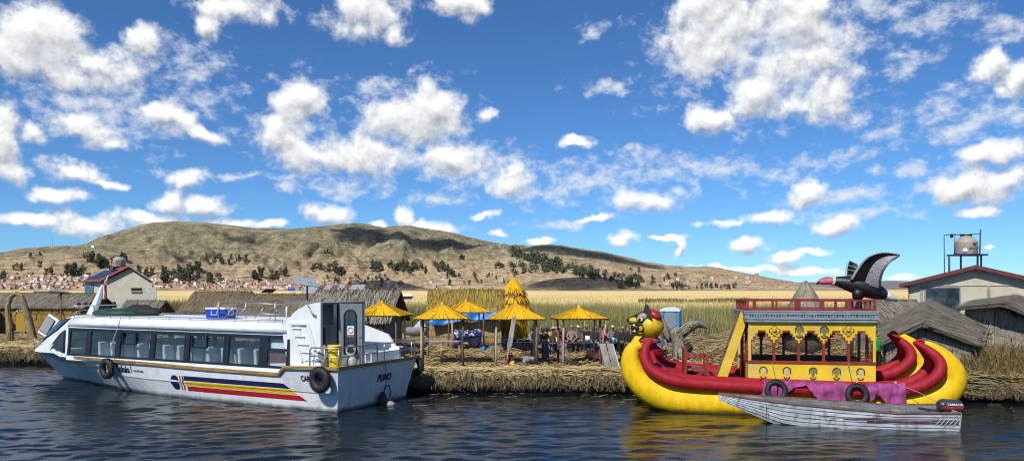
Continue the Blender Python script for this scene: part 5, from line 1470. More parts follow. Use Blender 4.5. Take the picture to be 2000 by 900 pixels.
def nose_pt(x, f, off=.025):
    q = [np.interp(x, [n[0] for n in NOSE], [n[i] for n in NOSE]) for i in (1, 2, 3)]
    p = nose_sec(x, *q); k = f * 5; i = min(4, int(k)); fr_ = k - i
    y = p[i][0] + (p[i + 1][0] - p[i][0]) * fr_; z = p[i][1] + (p[i + 1][1] - p[i][1]) * fr_
    return Vector((x + off * .5, y + off * .5, z + off))
def nose_pane(name, pts, mt, off, s=1):
    rows = []
    (x00, f00), (x10, f10), (x11, f11), (x01, f01) = pts
    for j in range(7):
        v = j / 6; row = []
        for i in range(7):
            u = i / 6
            x = (x00 * (1 - u) + x10 * u) * (1 - v) + (x01 * (1 - u) + x11 * u) * v
            f = (f00 * (1 - u) + f10 * u) * (1 - v) + (f01 * (1 - u) + f11 * u) * v
            p = nose_pt(x, f, off); p.y *= s; row.append(p)
        rows.append(row)
    return MB().grid(rows).build(name, mt, nose)
WSG = mat('windscreen_glass', (.05, .06, .065), .08, .4, 1.5, dirt=(.25, .26, .26, .6), dscale=1.2)
for s in (1, -1):
    nose_pane('windscreen_frame', [(17.35, .06), (15.35, .16), (15.0, .56), (17.1, .62)], DARK, .025, s)
    nose_pane('windscreen', [(17.2, .12), (15.5, .22), (15.2, .51), (17.0, .56)], WSG, .045, s)
    fr = MB().prism([(14.36, s * 1.935, 1.40), (15.75, s * 1.83, 1.42), (15.3, s * 1.88, 1.78), (14.75, s * 1.91, 2.20), (14.36, s * 1.925, 2.38)], (0, s * .02, 0)).build('quarter_window_frame', DARK, nose)
    MB().prism([(14.44, s * 1.955, 1.47), (15.55, s * 1.865, 1.48), (15.15, s * 1.905, 1.78), (14.7, s * 1.935, 2.12), (14.44, s * 1.945, 2.28)], (0, s * .012, 0)).build('quarter_window', WSG, fr)
# open bow hatch with pane
A, B, C_, D_ = T.on(74, 649, -.9), T.on(97, 613, -.9), T.on(115, 625, .1), T.on(93, 661, .1)
ht = MB().prism([A, D_, C_, B], (.03, 0, .03)).build('bow_hatch', WHITE2, tb_)
cen = (A + B + C_ + D_) / 4; q = [cen + (p - cen) * .72 + Vector((.05, .04, .05)) for p in (A, D_, C_, B)]
MB().prism([cen + (p - cen) * .78 + Vector((.035, .03, .035)) for p in (A, D_, C_, B)], (.005, .005, .005)).build('hatch_frame', DARK, ht)
MB().prism(q, (.004, .004, .004)).build('hatch_pane', mat('hazy_pane', (.22, .22, .22), .2, .15), ht)
# bow pulpit
pr = MB()
for s in (1, -1):
    pr.tube([(17.2, s * 1.0, 1.38), (17.25, s * 1.02, 1.75)], .02, 6); pr.tube([(18.9, s * .5, 1.33), (18.85, s * .5, 1.78)], .02, 6); pr.tube([(18.1, s * .85, 1.35), (18.1, s * .85, 1.77)], .02, 6)
pr.tube([(17.25, 1.02, 1.75), (18.1, .85, 1.77), (18.85, .5, 1.78), (19.1, .0, 1.80), (18.85, -.5, 1.78), (18.1, -.85, 1.77), (17.25, -1.02, 1.75)], .022, 6)
pr.build('bow_rail', STEEL, tb_)
# raked mast with crossbar and flag
mast = thing('mast_flag', 'red and white striped flag hanging from the staff of the tour boat', 'flag', (0, 0, 0))
mb = MB(); b0, b1 = T.on(182, 613, 0), T.on(206, 556, 0)
mb.prism([b0 + Vector((.34, -.10, 0)), b0 + Vector((-.10, -.10, 0)), b1 + Vector((-.06, -.04, 0)), b1 + Vector((.08, -.04, 0))], (0, .2, 0)).build('mast', WHITE2, tb_, bevel=.02)
cb = T.on(190, 596, 0)
MB().box(cb, (.25, 2.0, .04)).build('mast_crossbar', WHITE2, tb_)
for y in (-.8, -.35, .55, .85): MB().ball(cb + Vector((0, y, .07 if y != -.35 else -.10)), (.09, .09, .09), 8, 6).build('navigation_lamp', DARK, tb_)
st0, st1 = T.on(188, 614, .2), T.on(211, 538, .2)
MB().tube([st0, st1], .02, 6).build('flag_staff', STEEL, tb_)
f0 = T.on(208, 541, .22)
M4 = Matrix.Translation((-4.88, 26.15, 0)) @ Matrix.Rotation(R(153.3), 4, 'Z')
REDF = mat('flag_red', (.50, .012, .025), .8, .15); WHF = mat('flag_white', (.70, .70, .72), .8, .08)
def flag(u, v):     # limp: hangs down along the staff, three bands across the width
    return Vector((f0.x + .18 * v - .05 * v * v * 3 + (.30 * u) * (.3 + .7 * v) * .6 + .03 * math.sin(9 * u + 4 * v), f0.y + .05 * math.sin(11 * u + 3 * v), f0.z - .95 * v * (1 - .15 * u) - .18 * u))
for nm, u0, u1, m_ in (('red_band', 0, .36, REDF), ('white_band', .36, .68, WHF), ('red_band', .68, 1, REDF)):
    g = MB().grid([[M4 @ flag(u0 + (u1 - u0) * i / 6, j / 14) for i in range(7)] for j in range(15)])
    g.build(nm, m_, mast, world=True, solid=.006)
mast.location = M4 @ f0
for ch in mast.children: ch.location = -(M4 @ f0)
# roof rails
mb = MB()
for s in (1, -1):
    pts = [Vector((x, s * y, z)) for x, y, z in ((15.2, .95, 3.02), (14.6, 1.45, 3.0), (14.0, 1.66, 2.98), (10, 1.70, 2.99), (6, 1.70, 2.99), (2.3, 1.70, 2.98))]
    mb.tube(pts, .018, 6)
    for x in np.arange(2.6, 14.3, 1.15): mb.tube([(x, s * 1.70, 2.99), (x - .04, s * 1.78, 2.80)], .016, 6)
mb.tube([(15.2, .95, 3.02), (15.8, .55, 3.10), (15.95, 0, 3.13), (15.8, -.55, 3.10), (15.2, -.95, 3.02)], .018, 6)
for y in (-.5, .5): mb.tube([(15.82, y, 3.1), (15.8, y, 2.86)], .02, 6)
mb.build('roof_rail', STEEL, tb_)
mb = MB()
for s in (1, -1):
    for x in (5.9, 4.5, 3.1): mb.tube([(x, s * 1.55, 2.86), (x, s * 1.55, 3.62)], .02, 6)
    mb.tube([(5.9, s * 1.55, 3.60), (2.55, s * 1.55, 3.52)], .018, 6); mb.tube([(5.9, s * 1.55, 3.20), (2.55, s * 1.55, 3.18)], .014, 6)
    for x in (5.7, 5.1, 4.2, 3.5): mb.tube([(x, s * 1.5, 2.95), (x - .45, s * 1.4, 3.42)], .014, 6)
    mb.tube([(5.9, s * 1.40, 3.42), (3.0, s * 1.40, 3.40)], .014, 6)
mb.tube([(5.9, 1.55, 3.60), (5.9, -1.55, 3.60)], .018, 6); mb.tube([(5.9, 1.55, 3.2), (5.9, -1.55, 3.2)], .014, 6)
mb.build('luggage_rail', STEEL, tb_)
MB().tube([(2.5, 1.62, 2.9), (2.5, 1.62, 3.45)], .03, 7).build('rail_end_post', WPLAST, tb_)
# stern fin with stair recess, companionway
fin = [T.on(px, py, 1.93) for px, py in ((563, 722), (553, 660), (553, 622), (566, 620), (573, 611), (583, 603), (597, 596), (612, 592), (626, 590), (626, 714), (592, 716))]
fo = MB().prism(fin, (0, -.10, 0)).build('stern_fin', WHITE2, tb_)
for i in range(5):
    p = T.on(607 - 6.5 * i, 703 - 15.5 * i, 1.93)
    MB().box(p + Vector((.02, .03, 0)), (.50 - .03 * i, .07, .045)).build('step', WHITE2, fo, bevel=.015)
    MB().box(p + Vector((.02, .005, -.13)), (.46 - .03 * i, .03, .20)).build('riser', WHITE2, fo)
for (xa, ya), (xb, yb) in (((590, 706), (566, 630)), ((622, 704), (601, 632)), ((566, 632), (601, 632))):
    MB().bar(T.on(xa, ya, 1.96), T.on(xb, yb, 1.96), .09, .10).build('stair_rib', WHITE2, fo, bevel=.02)
MB().tube([T.on(602, 597, 1.97), T.on(603, 602, 2.03), T.on(609, 612, 2.03), T.on(617, 617, 1.97)], .025, 8).build('grab_handle', STEEL, fo)
MB().box((1.5, .78, 3.58), (1.7, 2.28, .06)).build('companionway_roof', GREYDOOR, tb_)
MB().box((1.5, -.33, 2.55), (1.7, .05, 2.1)).build('companionway_side', WHITE2, tb_)
MB().box((1.35, 1.2, 3.20), (.05, 1.3, .78)).build('companionway_panel', GREYDOOR, tb_)
MB().box((.85, .0, 2.5), (.05, .6, 2.1)).build('aft_bulkhead', GREYDOOR, tb_)
MB().box((1.35, 1.15, 2.1), (.06, .35, 1.3)).build('dark_pillar', DARK, tb_)
MB().prism([(2.1, -1.95, 1.4), (.0, -1.95, 1.42), (.75, -1.95, 2.35), (2.1, -1.95, 2.75)], (0, .1, 0)).build('stern_fin', WHITE2, tb_)
# open grey door
h0, h1 = Vector((.7, 1.02, 0)), Vector((-.03, .66, 0)); dv = (h1 - h0).normalized(); nrm = Vector((-dv.y, dv.x, 0))
if nrm.y < 0: nrm = -nrm
def dp(u, z, o=0.0): return h0 + dv * u + nrm * o + Vector((0, 0, z))
WD = (h1 - h0).length
arch_pts = [(.20, 1.85), (WD - .20, 1.85), (WD - .20, 3.1)] + [(WD / 2 + (WD / 2 - .20) * math.cos(a), 3.1 + .26 * math.sin(a)) for a in np.linspace(.2, 2.94, 9)] + [(.20, 3.1)]
outer = [(0, 1.46), (WD, 1.46), (WD, 3.56), (0, 3.56)]
dr = MB()
for u0, u1, z0, z1 in ((0, .20, 1.46, 3.56), (WD - .20, WD, 1.46, 3.56), (.20, WD - .20, 1.46, 1.85), (.20, WD - .20, 3.36, 3.56)):
    dr.prism([dp(u0, z0), dp(u1, z0), dp(u1, z1), dp(u0, z1)], nrm * .04)
for k in range(9):      # spandrels above the arch
    a0, a1 = math.pi * k / 9, math.pi * (k + 1) / 9
    f = lambda a: (WD / 2 + (WD / 2 - .20) * math.cos(a), 3.1 + .26 * math.sin(a))
    (ua, za), (ub, zb) = f(a0), f(a1)
    dr.prism([dp(ua, za), dp(ua, 3.36), dp(ub, 3.36), dp(ub, zb)], nrm * .04)
door = dr.build('door', GREYDOOR, tb_)
MB().tube([dp(u, z, .045) for u, z in arch_pts] + [dp(*arch_pts[0], .045)], .028, 6).build('door_gasket', DARK, door)
MB().add([dp(u, z, .02) for u, z in arch_pts], [tuple(range(len(arch_pts)))]).build('door_pane', GLASS, door)
MB().prism([dp(.30, 2.5, .03), dp(WD - .28, 2.5, .03), dp(WD - .28, 2.80, .03), dp(.30, 2.80, .03)], nrm * .004).build('sticker', WPLAST, door)
MB().prism([dp(.30, 2.42, .03), dp(WD - .28, 2.42, .03), dp(WD - .28, 2.50, .03), dp(.30, 2.50, .03)], nrm * .004).build('sticker', mat('pink_sticker', (.5, .12, .16), .6), door)
MB().torus(dp(WD / 2 + .01, 2.65, .042), nrm, .09, .008, 20, 5).build('sticker_ring', TANKD, door)
MB().bar(dp(WD - .12, 2.43, .05), dp(WD - .02, 2.43, .05), .04).build('handle', STEEL, door)
MB().bar(dp(-.02, 1.46, .02), dp(-.02, 3.56, .02), .06).build('hinge_post', DARK, tb_)
# deckhouse interior floor + forward bulkheads
MB().box((8.0, 0, .95), (12.2, 3.8, .04)).build('cabin_floor', mat('dark_floor', (.05, .05, .055), .7), tb_)
MB().box((2.25, -.3, 2.0), (.05, 3.2, 1.9)).build('aft_partition', WHITE2, tb_)
# seats
sm = MB()
sm.prism([(.16, -.23, .30), (.30, -.23, .30), (.24, -.23, .98), (.12, -.23, .98)], (0, .46, 0)).build('seat', SEATC, tb_, bevel=.05)
seat0 = tb_.children[-1] if False else bpy.data.objects['seat']
sc_ = MB().box((-.12, 0, .30), (.5, .46, .14)).build('cushion', SEATC, seat0, bevel=.04)
first = True
for i in range(13):
    x = 3.3 + .78 * i
    for y in (1.55, 1.05, -1.05, -1.55):
        if first: o = seat0; c_ = sc_
        else:
            o = inst(seat0, tb_); c_ = inst(sc_, o)
        first = False
        o.location = (x + random.uniform(-.04, .04), y, .95); o.rotation_euler = (0, 0, math.pi + R(random.uniform(-3, 3)))
MB().bar((14.0, -.6, 1.6), (14.6, -.9, 2.2), .08).build('helm_strut', DARK, tb_)
MB().box((14.9, .2, 1.75), (.6, 2.4, .35)).build('dashboard', mat('grey_dash', (.16, .16, .17), .6), tb_, bevel=.05)
MB().prism([(9.05, -1.0, 1.95), (8.85, -1.0, 1.95), (8.87, -1.0, 2.42), (9.07, -1.0, 2.42)], (0, .02, 0)).build('pink_pennant', mat('pink_pennant_cloth', (.55, .02, .12), .8), tb_)
# aft deck rail
mb = MB()
near = [T.on(612, 716, 2.1), T.on(612, 690, 2.1), T.on(613, 680, 2.1), T.on(616, 678, 2.1)]
tp, md = 2.12, 1.84
mb.tube([(1.0, 2.12, 1.48), (1.0, 2.12, tp - .08), (.92, 2.12, tp), (-.25, 2.16, tp + .02), (-.28, 1.9, tp + .02), (-.28, .25, tp + .04), (-.28, .16, tp - .02), (-.28, .15, 1.5)], .026, 7)
mb.tube([(1.0, 2.12, md), (-.25, 2.16, md), (-.28, 2.0, md), (-.28, .15, md + .02)], .020, 7)
for x, y in ((.35, 2.14), (-.25, 2.16), (-.28, 1.1)): mb.tube([(x, y, 1.48), (x, y, tp)], .022, 7)
mb.tube([(-.28, -.25, 1.5), (-.28, -.25, tp - .05), (-.28, -.34, tp + .02), (-.28, -2.15, tp + .02), (-.2, -2.2, tp + .02), (1.2, -2.18, tp)], .026, 7)
mb.tube([(-.28, -.25, md), (-.28, -2.15, md), (1.2, -2.18, md)], .020, 7)
for x, y in ((-.28, -1.2), (-.28, -2.15), (-.1, -2.2), (1.2, -2.18)): mb.tube([(x, y, 1.48), (x, y, tp)], .022, 7)
mb.build('aft_rail', STEEL, tb_)
MB().box((.75, -1.0, 1.62), (1.4, 1.9, .34)).build('engine_box', WHITE2, tb_, bevel=.03)
MB().prism([(.1, -1.7, 1.45), (.75, -1.7, 1.45), (.75, -1.7, 1.62), (.6, -1.7, 1.84), (.35, -1.7, 1.92), (.1, -1.7, 1.92)], (0, -.3, 0)).build('vent_cowl', WHITE2, tb_, bevel=.04)
MB().box((.08, -1.85, 1.70), (.06, .26, .34)).build('vent_mouth', DARK, tb_)
mb = MB()
for k in range(7): mb.torus(dp(WD * .55, 2.0 - .01 * k, .10 + .012 * k), nrm + Vector((.05 * k, 0, .1)), .15 + .012 * (k % 3), .012, 20, 5, squash=1)
mb.build('rope_coil', ROPE, tb_)
# paint on the near side
def hp(x, z, o=.008):
    y = hull_y(x, z); return Vector((rake(x, z), y + o, z))
def stripe(name, x0, x1a, x1b, z0, z1, m_, o=.008):
    rows = []
    for j in range(5):
        v = j / 4; z = z0 + (z1 - z0) * v; xe = x1a + (x1b - x1a) * v
        rows.append([hp(x0 + (xe - x0) * i / 24, z, o) for i in range(25)])
    MB().grid(rows, smooth=False).build(name, m_, hull)
stripe('navy_stripe', 7.10, 1.90, 2.18, .69, .86, NAVY); stripe('yellow_stripe', 7.05, 1.62, 1.88, .50, .665, YELLOWP); stripe('red_stripe', 7.0, 1.22, 1.55, .30, .475, REDP)
def blot(name, pts, m_, o=.010):
    c_ = (sum(p[0] for p in pts) / len(pts), sum(p[1] for p in pts) / len(pts))
    vs = [hp(*c_, o)] + [hp(*p, o) for p in pts]
    MB().add(vs, [(0, i + 1, (i + 1) % len(pts) + 1) for i in range(len(pts))]).build(name, m_, hull)
for sg in (1, -1):
    blot('navy_heart', [(7.88, .585)] + [(7.60 + .20 * math.cos(a), .585 + sg * (.13 + .15 * math.sin(a))) for a in np.linspace(0.2, math.pi + .2, 12)] + [(7.44, .585)], NAVY)
    for k, (m_, dx) in enumerate(((REDP, 0), (YELLOWP, -.06), (WPLAST, -.11), (NAVY, -.15))):
        blot('curved_band', [(7.36 + dx, .59 + sg * .01), (7.31 + dx, .59 + sg * .13), (7.35 + dx, .59 + sg * .27), (7.30 + dx, .59 + sg * .27), (7.26 + dx, .59 + sg * .13), (7.31 + dx, .59 + sg * .01)], m_, .012 + .001 * k)
def side_text(body, size, x, z, sx, m_=NAVY, bold=.006):
    sl = (hull_y(x, z + .1) - hull_y(x, z - .1)) / .2; yw = (hull_y(x + .3, z) - hull_y(x - .3, z)) / .6
    text(body, size, m_, hull, hp(x, z, .018), (R(90) + math.atan(sl), 0, R(180) + math.atan(yw)), sx=sx, bold=bold)
side_text('Kontuy', .40, 11.66, .95, .74)
side_text('Titikaka I', .40, 10.52, .93, .66)
side_text('PU-4753-ML', .13, 9.62, .90, .9, TANKD, .001)
side_text('CAP 40 PAX', .26, .83, 1.08, .74)
text('PUNO', .36, NAVY, hull, (-.20, -.42, .93), (R(101), 0, R(90)), sx=.8, bold=.008, shear=.15)
for o in [c for c in hull.children if c.name.startswith('lettering')][-1:]:
    o.location = (-.03 - .20 * .93, -.35, .93); o.rotation_euler = (R(101.3), 0, R(-90))
# cables at the transom, exhaust
MB().ball((-.28, -.15, .10), (.16, .22, .34), 12, 8, fn=lambda q: q * (1 + .1 * math.sin(8 * q.z))).build('exhaust_rubber', BLACK, tb_)
MB().ball((-.38, -.38, -.03), (.26, .2, .15), 12, 8).build('engine_skeg', GREYW, tb_)
MB().tube([(-.30, -.15, .3), (-.32, -.25, .62), (-.30, -.5, .66), (-.28, -.62, .4), (-.26, -.6, .2)], .022, 7).build('exhaust_hose', BLACK, tb_)
MB().tube([(-.18, 1.45, .62), (-.12, 1.5, .0)], .015, 6).build('drain_pipe', STEEL, tb_)
# ---- things carried by the boat
def W(p): return M4 @ Vector(p)
def tyre(label, c, ax, R0=.275, r0=.125, rope=None, grp='tyre fenders on the white tour boat'):
    t = thing('tyre_fender', label, 'tyre', c, 0, grp)
    MB().torus((0, 0, 0), ax, R0, r0, 32, 12, squash=.85).build('tyre', BLACK, t)
    tr = MB(); axn = Vector(ax).normalized(); u = axn.cross(Vector((0, 0, 1))).normalized(); v = Vector((0, 0, 1))
    for k in range(36):
        a = 2 * math.pi * k / 36; d = u * math.cos(a) + v * math.sin(a)
        tr.bar(d * (R0 + r0 * .99) - axn * r0 * .5, d * (R0 + r0 * .99) + axn * r0 * .5 + u * .01, .03, .016, up=d)
    tr.build('tread', BLACK, t, kind='stuff')
    if rope: MB().tube([Vector((0, 0, R0 + .1)), Vector(rope) * .5 + Vector((0.01, 0, R0 * .5 + .05)), rope], .014, 6).build('rope', ROPE, t)
    return t
axw = (M4.to_3x3() @ Vector((0, 1, .0)))
tyre('black tyre fender hung over the boat name near the bow', W((11.16, 2.30, .95)), axw, rope=M4.to_3x3() @ Vector((-.3, -.4, 2.05)))
tyre('black tyre fender hung at the rear corner of the tour boat', W((.31, 2.42, 1.12)), axw, .29, .135, rope=M4.to_3x3() @ Vector((-.1, -.25, .85)))
tyre('black tyre fender half hidden behind the far stern corner', W((-.1, -2.42, 1.15)), axw, .27, .13)
cl = thing('cooler', 'blue cooler box with white lid on the roof of the tour boat', 'cooler', W((6.15, 1.2, 2.93)), R(153.3))
cb_ = MB().box((0, 0, .19), (.95, .55, .38), taper=1.06).build('body', BLUEP, cl, bevel=.03)
MB().box((0, 0, .41), (1.02, .60, .07)).build('lid', WPLAST, cl, bevel=.02)
MB().tube([(-.15, .30, .33), (-.15, .33, .18), (.15, .33, .18), (.15, .30, .33)], .016, 6).build('handle', WPLAST, cl)
hd = MB()
for p, q in (((-.52, -.1, .18), (-.52, .12, .18)), ((-.52, .12, .18), (-.52, .12, .34)), ((-.52, .12, .34), (-.52, -.1, .34)), ((-.52, -.1, .34), (-.52, -.1, .18))): hd.bar(p, q, .03, .03)
hd.build('side_handle', WPLAST, cl)
def lump(label, c, r, m_, name, cat, rz=R(153.3), seed=1.0):
    o = MB().ball((0, 0, r[2] * .75), r, 20, 12, fn=lambda q: Vector((q.x, q.y, max(q.z, -.75))) * (1 + .10 * math.sin(6 * q.x + seed) * math.cos(5 * q.y + 2 * q.z + seed))).build(name, m_)
    o.location = c; o.rotation_euler = (0, 0, rz)
    return tag(o, label, cat)
lump('dark green tarp bundle lying on the boat roof behind the mast', W((12.6, .75, 2.92)), (1.35, .75, .20), DKGREEN, 'green_tarp', 'tarp')
lump('round black bundle on the boat roof behind the green tarp', W((12.2, .1, 2.95)), (.75, .5, .27), BLKCLOTH, 'black_bundle', 'bundle', seed=2)
lump('long black bag on the boat roof right of the green tarp', W((11.2, .55, 2.95)), (.85, .4, .22), BLKCLOTH, 'black_bag', 'bag', seed=3)
dm = thing('yellow_drum', 'yellow plastic drum standing inside the stern rail of the tour boat', 'drum', W((.22, 1.78, 1.46)))
MB().lathe([(.19, 0), (.20, .03), (.215, .35), (.235, .68), (.25, .70), (.25, .74), (.22, .75)], n=24).build('body', YPLAST, dm)
MB().torus((0, 0, .55), (0, 0, 1), .228, .012, 24, 5).build('hoop', YPLAST, dm)
lump('dark grey bin standing beside the yellow drum', W((.75, 1.75, 1.46)), (.20, .20, .42), GREYDOOR, 'grey_bin', 'bin')
lump('small grey bucket between the yellow drum and the open door', W((-.05, 1.25, 1.46)), (.18, .16, .20), SOLARB, 'grey_bucket', 'bucket')
tag(MB().tube([W((11.5, 2.05, 1.35)), W((11.3, 1.85, 2.3)), W((11.15, 1.7, 3.0))], .012, 6).build('mooring_rope', ROPE), 'pale rope tied from the roof rail down to the bow tyre', 'rope')
tag(MB().tube([W((-.33, -.25, 1.45)), W((-.35, -.27, .9)), W((-.30, -.3, .55))], .010, 6).build('stern_line', BLACK), 'thin black cable hanging down the transom beside the town name', 'cable')
# ================================================================== REED CATAMARAN
RB = Frame((4.2, 25.2), -9)
rbt = thing('reed_boat', 'double-hulled yellow and red reed boat with cat head and yellow cabin', 'boat', (4.2, 25.2, 0), R(-9))
MR = Matrix.Translation((4.2, 25.2, 0)) @ Matrix.Rotation(R(-9), 4, 'Z')
def WR(p): return MR @ Vector(p)
def smooth_path(pts, n):
    """Catmull-Rom through (x, y, z, r...)"""
    P_ = [np.array(p, float) for p in pts]; out = []
    m = len(P_) - 1
    for k in range(n):
        u = k / (n - 1) * m; i = min(m - 1, int(u)); f = u - i
        a, b, c, d = P_[max(0, i - 1)], P_[i], P_[i + 1], P_[min(m, i + 2)]
        out.append(.5 * ((2 * b) + (c - a) * f + (2 * a - 5 * b + 4 * c - d) * f * f + (3 * b - a - 3 * c + d) * f ** 3))
    return out
def ribbed(path, rad, n, step=1, amp=.006):
    """tube with shallow rope grooves around it"""
    mb = MB(); mb.tube(path, [r * (1 + amp * (i % 2) / max(r, .1)) for i, r in enumerate(rad)], n)
    return mb
YEL = [(1252, 673, .14), (1237, 682, .25), (1232, 706, .33), (1245, 738, .42), (1280, 766, .50), (1330, 782, .55), (1420, 788, .58), (1560, 792, .60), (1690, 795, .60), (1770, 790, .56), (1828, 775, .50), (1857, 748, .43), (1856, 722, .38), (1840, 697, .28), (1818, 677, .16), (1803, 668, .06)]
RED = [(1272, 664, .10), (1262, 680, .17), (1260, 702, .20), (1274, 724, .215), (1305, 740, .225), (1350, 748, .23), (1440, 754, .235), (1580, 760, .24), (1700, 764, .24), (1765, 762, .24), (1810, 748, .23), (1834, 726, .22), (1836, 706, .20), (1824, 690, .17), (1808, 677, .12), (1797, 671, .07)]
RPATH = []
def hullset(dy, sc=1.0, dz=0.0, dx=0.0, nm='yellow_hull'):
    y = []
    for px, py, r in YEL:
        p = RB.on(px, py, 0.0); y.append((p.x + dx, dy, p.z + dz, r))
    y = smooth_path(y, 170)
    lum = lambda i, q: 1 + .05 * (float(vnoise(np.array(i * .07 + dy), np.array(3.3))) - .5) + .010 * (i % 2)
    h = MB().tube([q[:3] for q in y], [float(q[3]) * lum(i, q) for i, q in enumerate(y)], 22).build(nm, HULLY, rbt)
    for side in (-1, 1):
        r = []
        for i, (px, py, rr) in enumerate(RED):
            p = RB.on(px, py, -.42); u = i / (len(RED) - 1); sp = .42 * min(1, 4 * u, 4 * (1 - u)) + .05
            r.append((p.x + dx, dy + side * sp, p.z + dz, rr * .86))
        r = smooth_path(r, 190)
        if dy == 0 and side < 0: RPATH.extend(r)
        MB().tube([q[:3] for q in r], [float(q[3]) * (1 + .022 * (i % 2) + .06 * (float(vnoise(np.array(i * .08 + side * 9 + dy), np.array(1.7))) - .5)) for i, q in enumerate(r)], 16).build('red_tube', HULLR, rbt)
    t0 = RB.on(1797, 671, 0)
    MB().torus((t0.x + .0 + dx, dy, t0.z + dz + .02), (.3, 1, 0), .10, .05, 16, 8).build('tip_curl', HULLR, rbt)
hullset(0.0)
hullset(3.2, dz=.08, dx=.25)
# deck between the hulls: boards and red reed rolls towards the bow
MB().box((5.0, 1.6, .78), (8.4, 2.7, .08)).build('deck', DECKR, rbt)
for k in range(7):
    y = .55 + .35 * k
    pth = smooth_path([(.55, 1.6 + (y - 1.6) * .42, 1.85), (.75, 1.6 + (y - 1.6) * .55, 1.35), (1.3, 1.6 + (y - 1.6) * .8, 1.05), (2.2, y, .93), (3.6, y, .86)], 26)
    MB().tube([q for q in pth], [.10 + .05 * min(1, i / 8) for i in range(26)], 10).build('bow_roll', HULLR, rbt)
for i in range(9):
    MB().box((2.0 + i * .19, 1.6, .84), (.17, 2.5, .03)).build('deck_plank', DECKR if i % 3 else BROWNW, rbt)
# ---- cabin
x0, x1, y0, y1 = 3.80, 7.76, .5, 3.0
ZB, ZS, ZT, ZR = .82, 1.62, 2.95, 3.34
cab = thing('boat_cabin', '', 'cabin') if False else rbt
def arches(za, zpk, n=5, inset=0.0):
    """stepped lower edge of the arcade panel, left to right"""
    pts = []; wd = (x1 - x0) / n; st = 4
    for k in range(n):
        a = x0 + wd * k + .06 - inset; b = x0 + wd * (k + 1) - .06 + inset
        hs = (zpk - za) / st; ws = (b - a) / 2 / (st + .8)
        x = a; z = za; pts.append((x, z))
        for s in range(st):
            z += hs; pts.append((x, z))
            if s < st - 1: x += ws; pts.append((x, z))
        x2 = b; up = []
        z = za; x = b; up.append((x, z))
        for s in range(st):
            z += hs; up.append((x, z))
            if s < st - 1: x -= ws; up.append((x, z))
        pts += up[::-1]
    return pts
def arcade(y, sgn, mt_panel, full=True):
    trim = [(x1, 2.2), (x1, ZT), (x0, ZT), (x0, 2.2)]
    low = arches(2.20, 2.62)
    MB().prism([(x, y, z) for x, z in ([(x0, 2.2)] + low + [(x1, 2.2), (x1, ZT), (x0, ZT)])], (0, .04 * -sgn, 0)).build('arcade_trim', CABR, rbt)
    low2 = arches(2.245, 2.665, inset=-.0)
    low2 = [(x + (.0), z) for x, z in low2]
    # yellow panel stands proud and stops short of the red edge
    wd = (x1 - x0) / 5; pp = [(x0, 2.26)]
    for k in range(5):
        a = x0 + wd * k + .03; b = x0 + wd * (k + 1) - .03; hs = .42 / 4; ws = (b - a) / 2 / 4.6
        x, z = a, 2.26; L_ = [(x, z)]
        for s in range(4):
            z += hs; L_.append((x, z))
            if s < 3: x += ws; L_.append((x, z))
        R_ = [(a + b - q[0], q[1]) for q in L_][::-1]
        pp += L_ + R_
    pp += [(x1, 2.26), (x1, ZT), (x0, ZT)]
    MB().prism([(x, y + sgn * .012, z) for x, z in pp], (0, -.03 * sgn, 0)).build('arcade_panel', mt_panel, rbt)
    for k in range(6):
        x = x0 + wd * k + (.03 if k == 0 else -.03 if k == 5 else 0)
        MB().box((x, y - sgn * .02, (ZS + 2.24) / 2), (.085, .07, 2.24 - ZS)).build('pillar', CABR, rbt)
    MB().box(((x0 + x1) / 2, y + sgn * .005, ZS), (x1 - x0 + .10, .12, .075)).build('sill', CABR, rbt)
    MB().box(((x0 + x1) / 2, y, (ZB + ZS) / 2 - .02), (x1 - x0, .05, ZS - ZB - .04)).build('lower_panel', mt_panel, rbt)
arcade(y0, -1, CABY); arcade(y1, 1, CABY)
# ends: posts, rail, low panels
for x, s in ((x0, -1), (x1, 1)):
    for y in (y0 + .02, y0 + .75, y0 + 1.65, y1 - .02):
        MB().box((x + s * .0, y, (ZB + ZT) / 2), (.085, .085, ZT - ZB)).build('end_post', CABR if y0 + .1 < y < y1 - .1 else CABY, rbt)
    for y in (y0 + .38, y0 + 2.1): MB().box((x, y, (ZB + ZS) / 2), (.04, .62, ZS - ZB - .06)).build('end_panel', CABY, rbt)
    for y in (y0 + .38, y0 + 2.1): MB().box((x, y, ZS), (.08, .62, .07)).build('end_rail', CABR, rbt)
MB().box((x0 + 2, 1.75, ZB + .04), (3.9, 2.4, .03)).build('cabin_floor', mat('dark_cabin_floor', (.05, .04, .035), .8), rbt)
for y in (y0 + .25, y1 - .28): MB().box((x0 + 2, y, 1.22), (3.7, .38, .06)).build('bench', mat('dark_bench', (.055, .05, .05), .7), rbt)
MB().box((x0 + 2, y1 - .07, 1.35), (3.7, .04, .45)).build('bench_back', mat('dark_bench', (.055, .05, .05), .7), rbt)
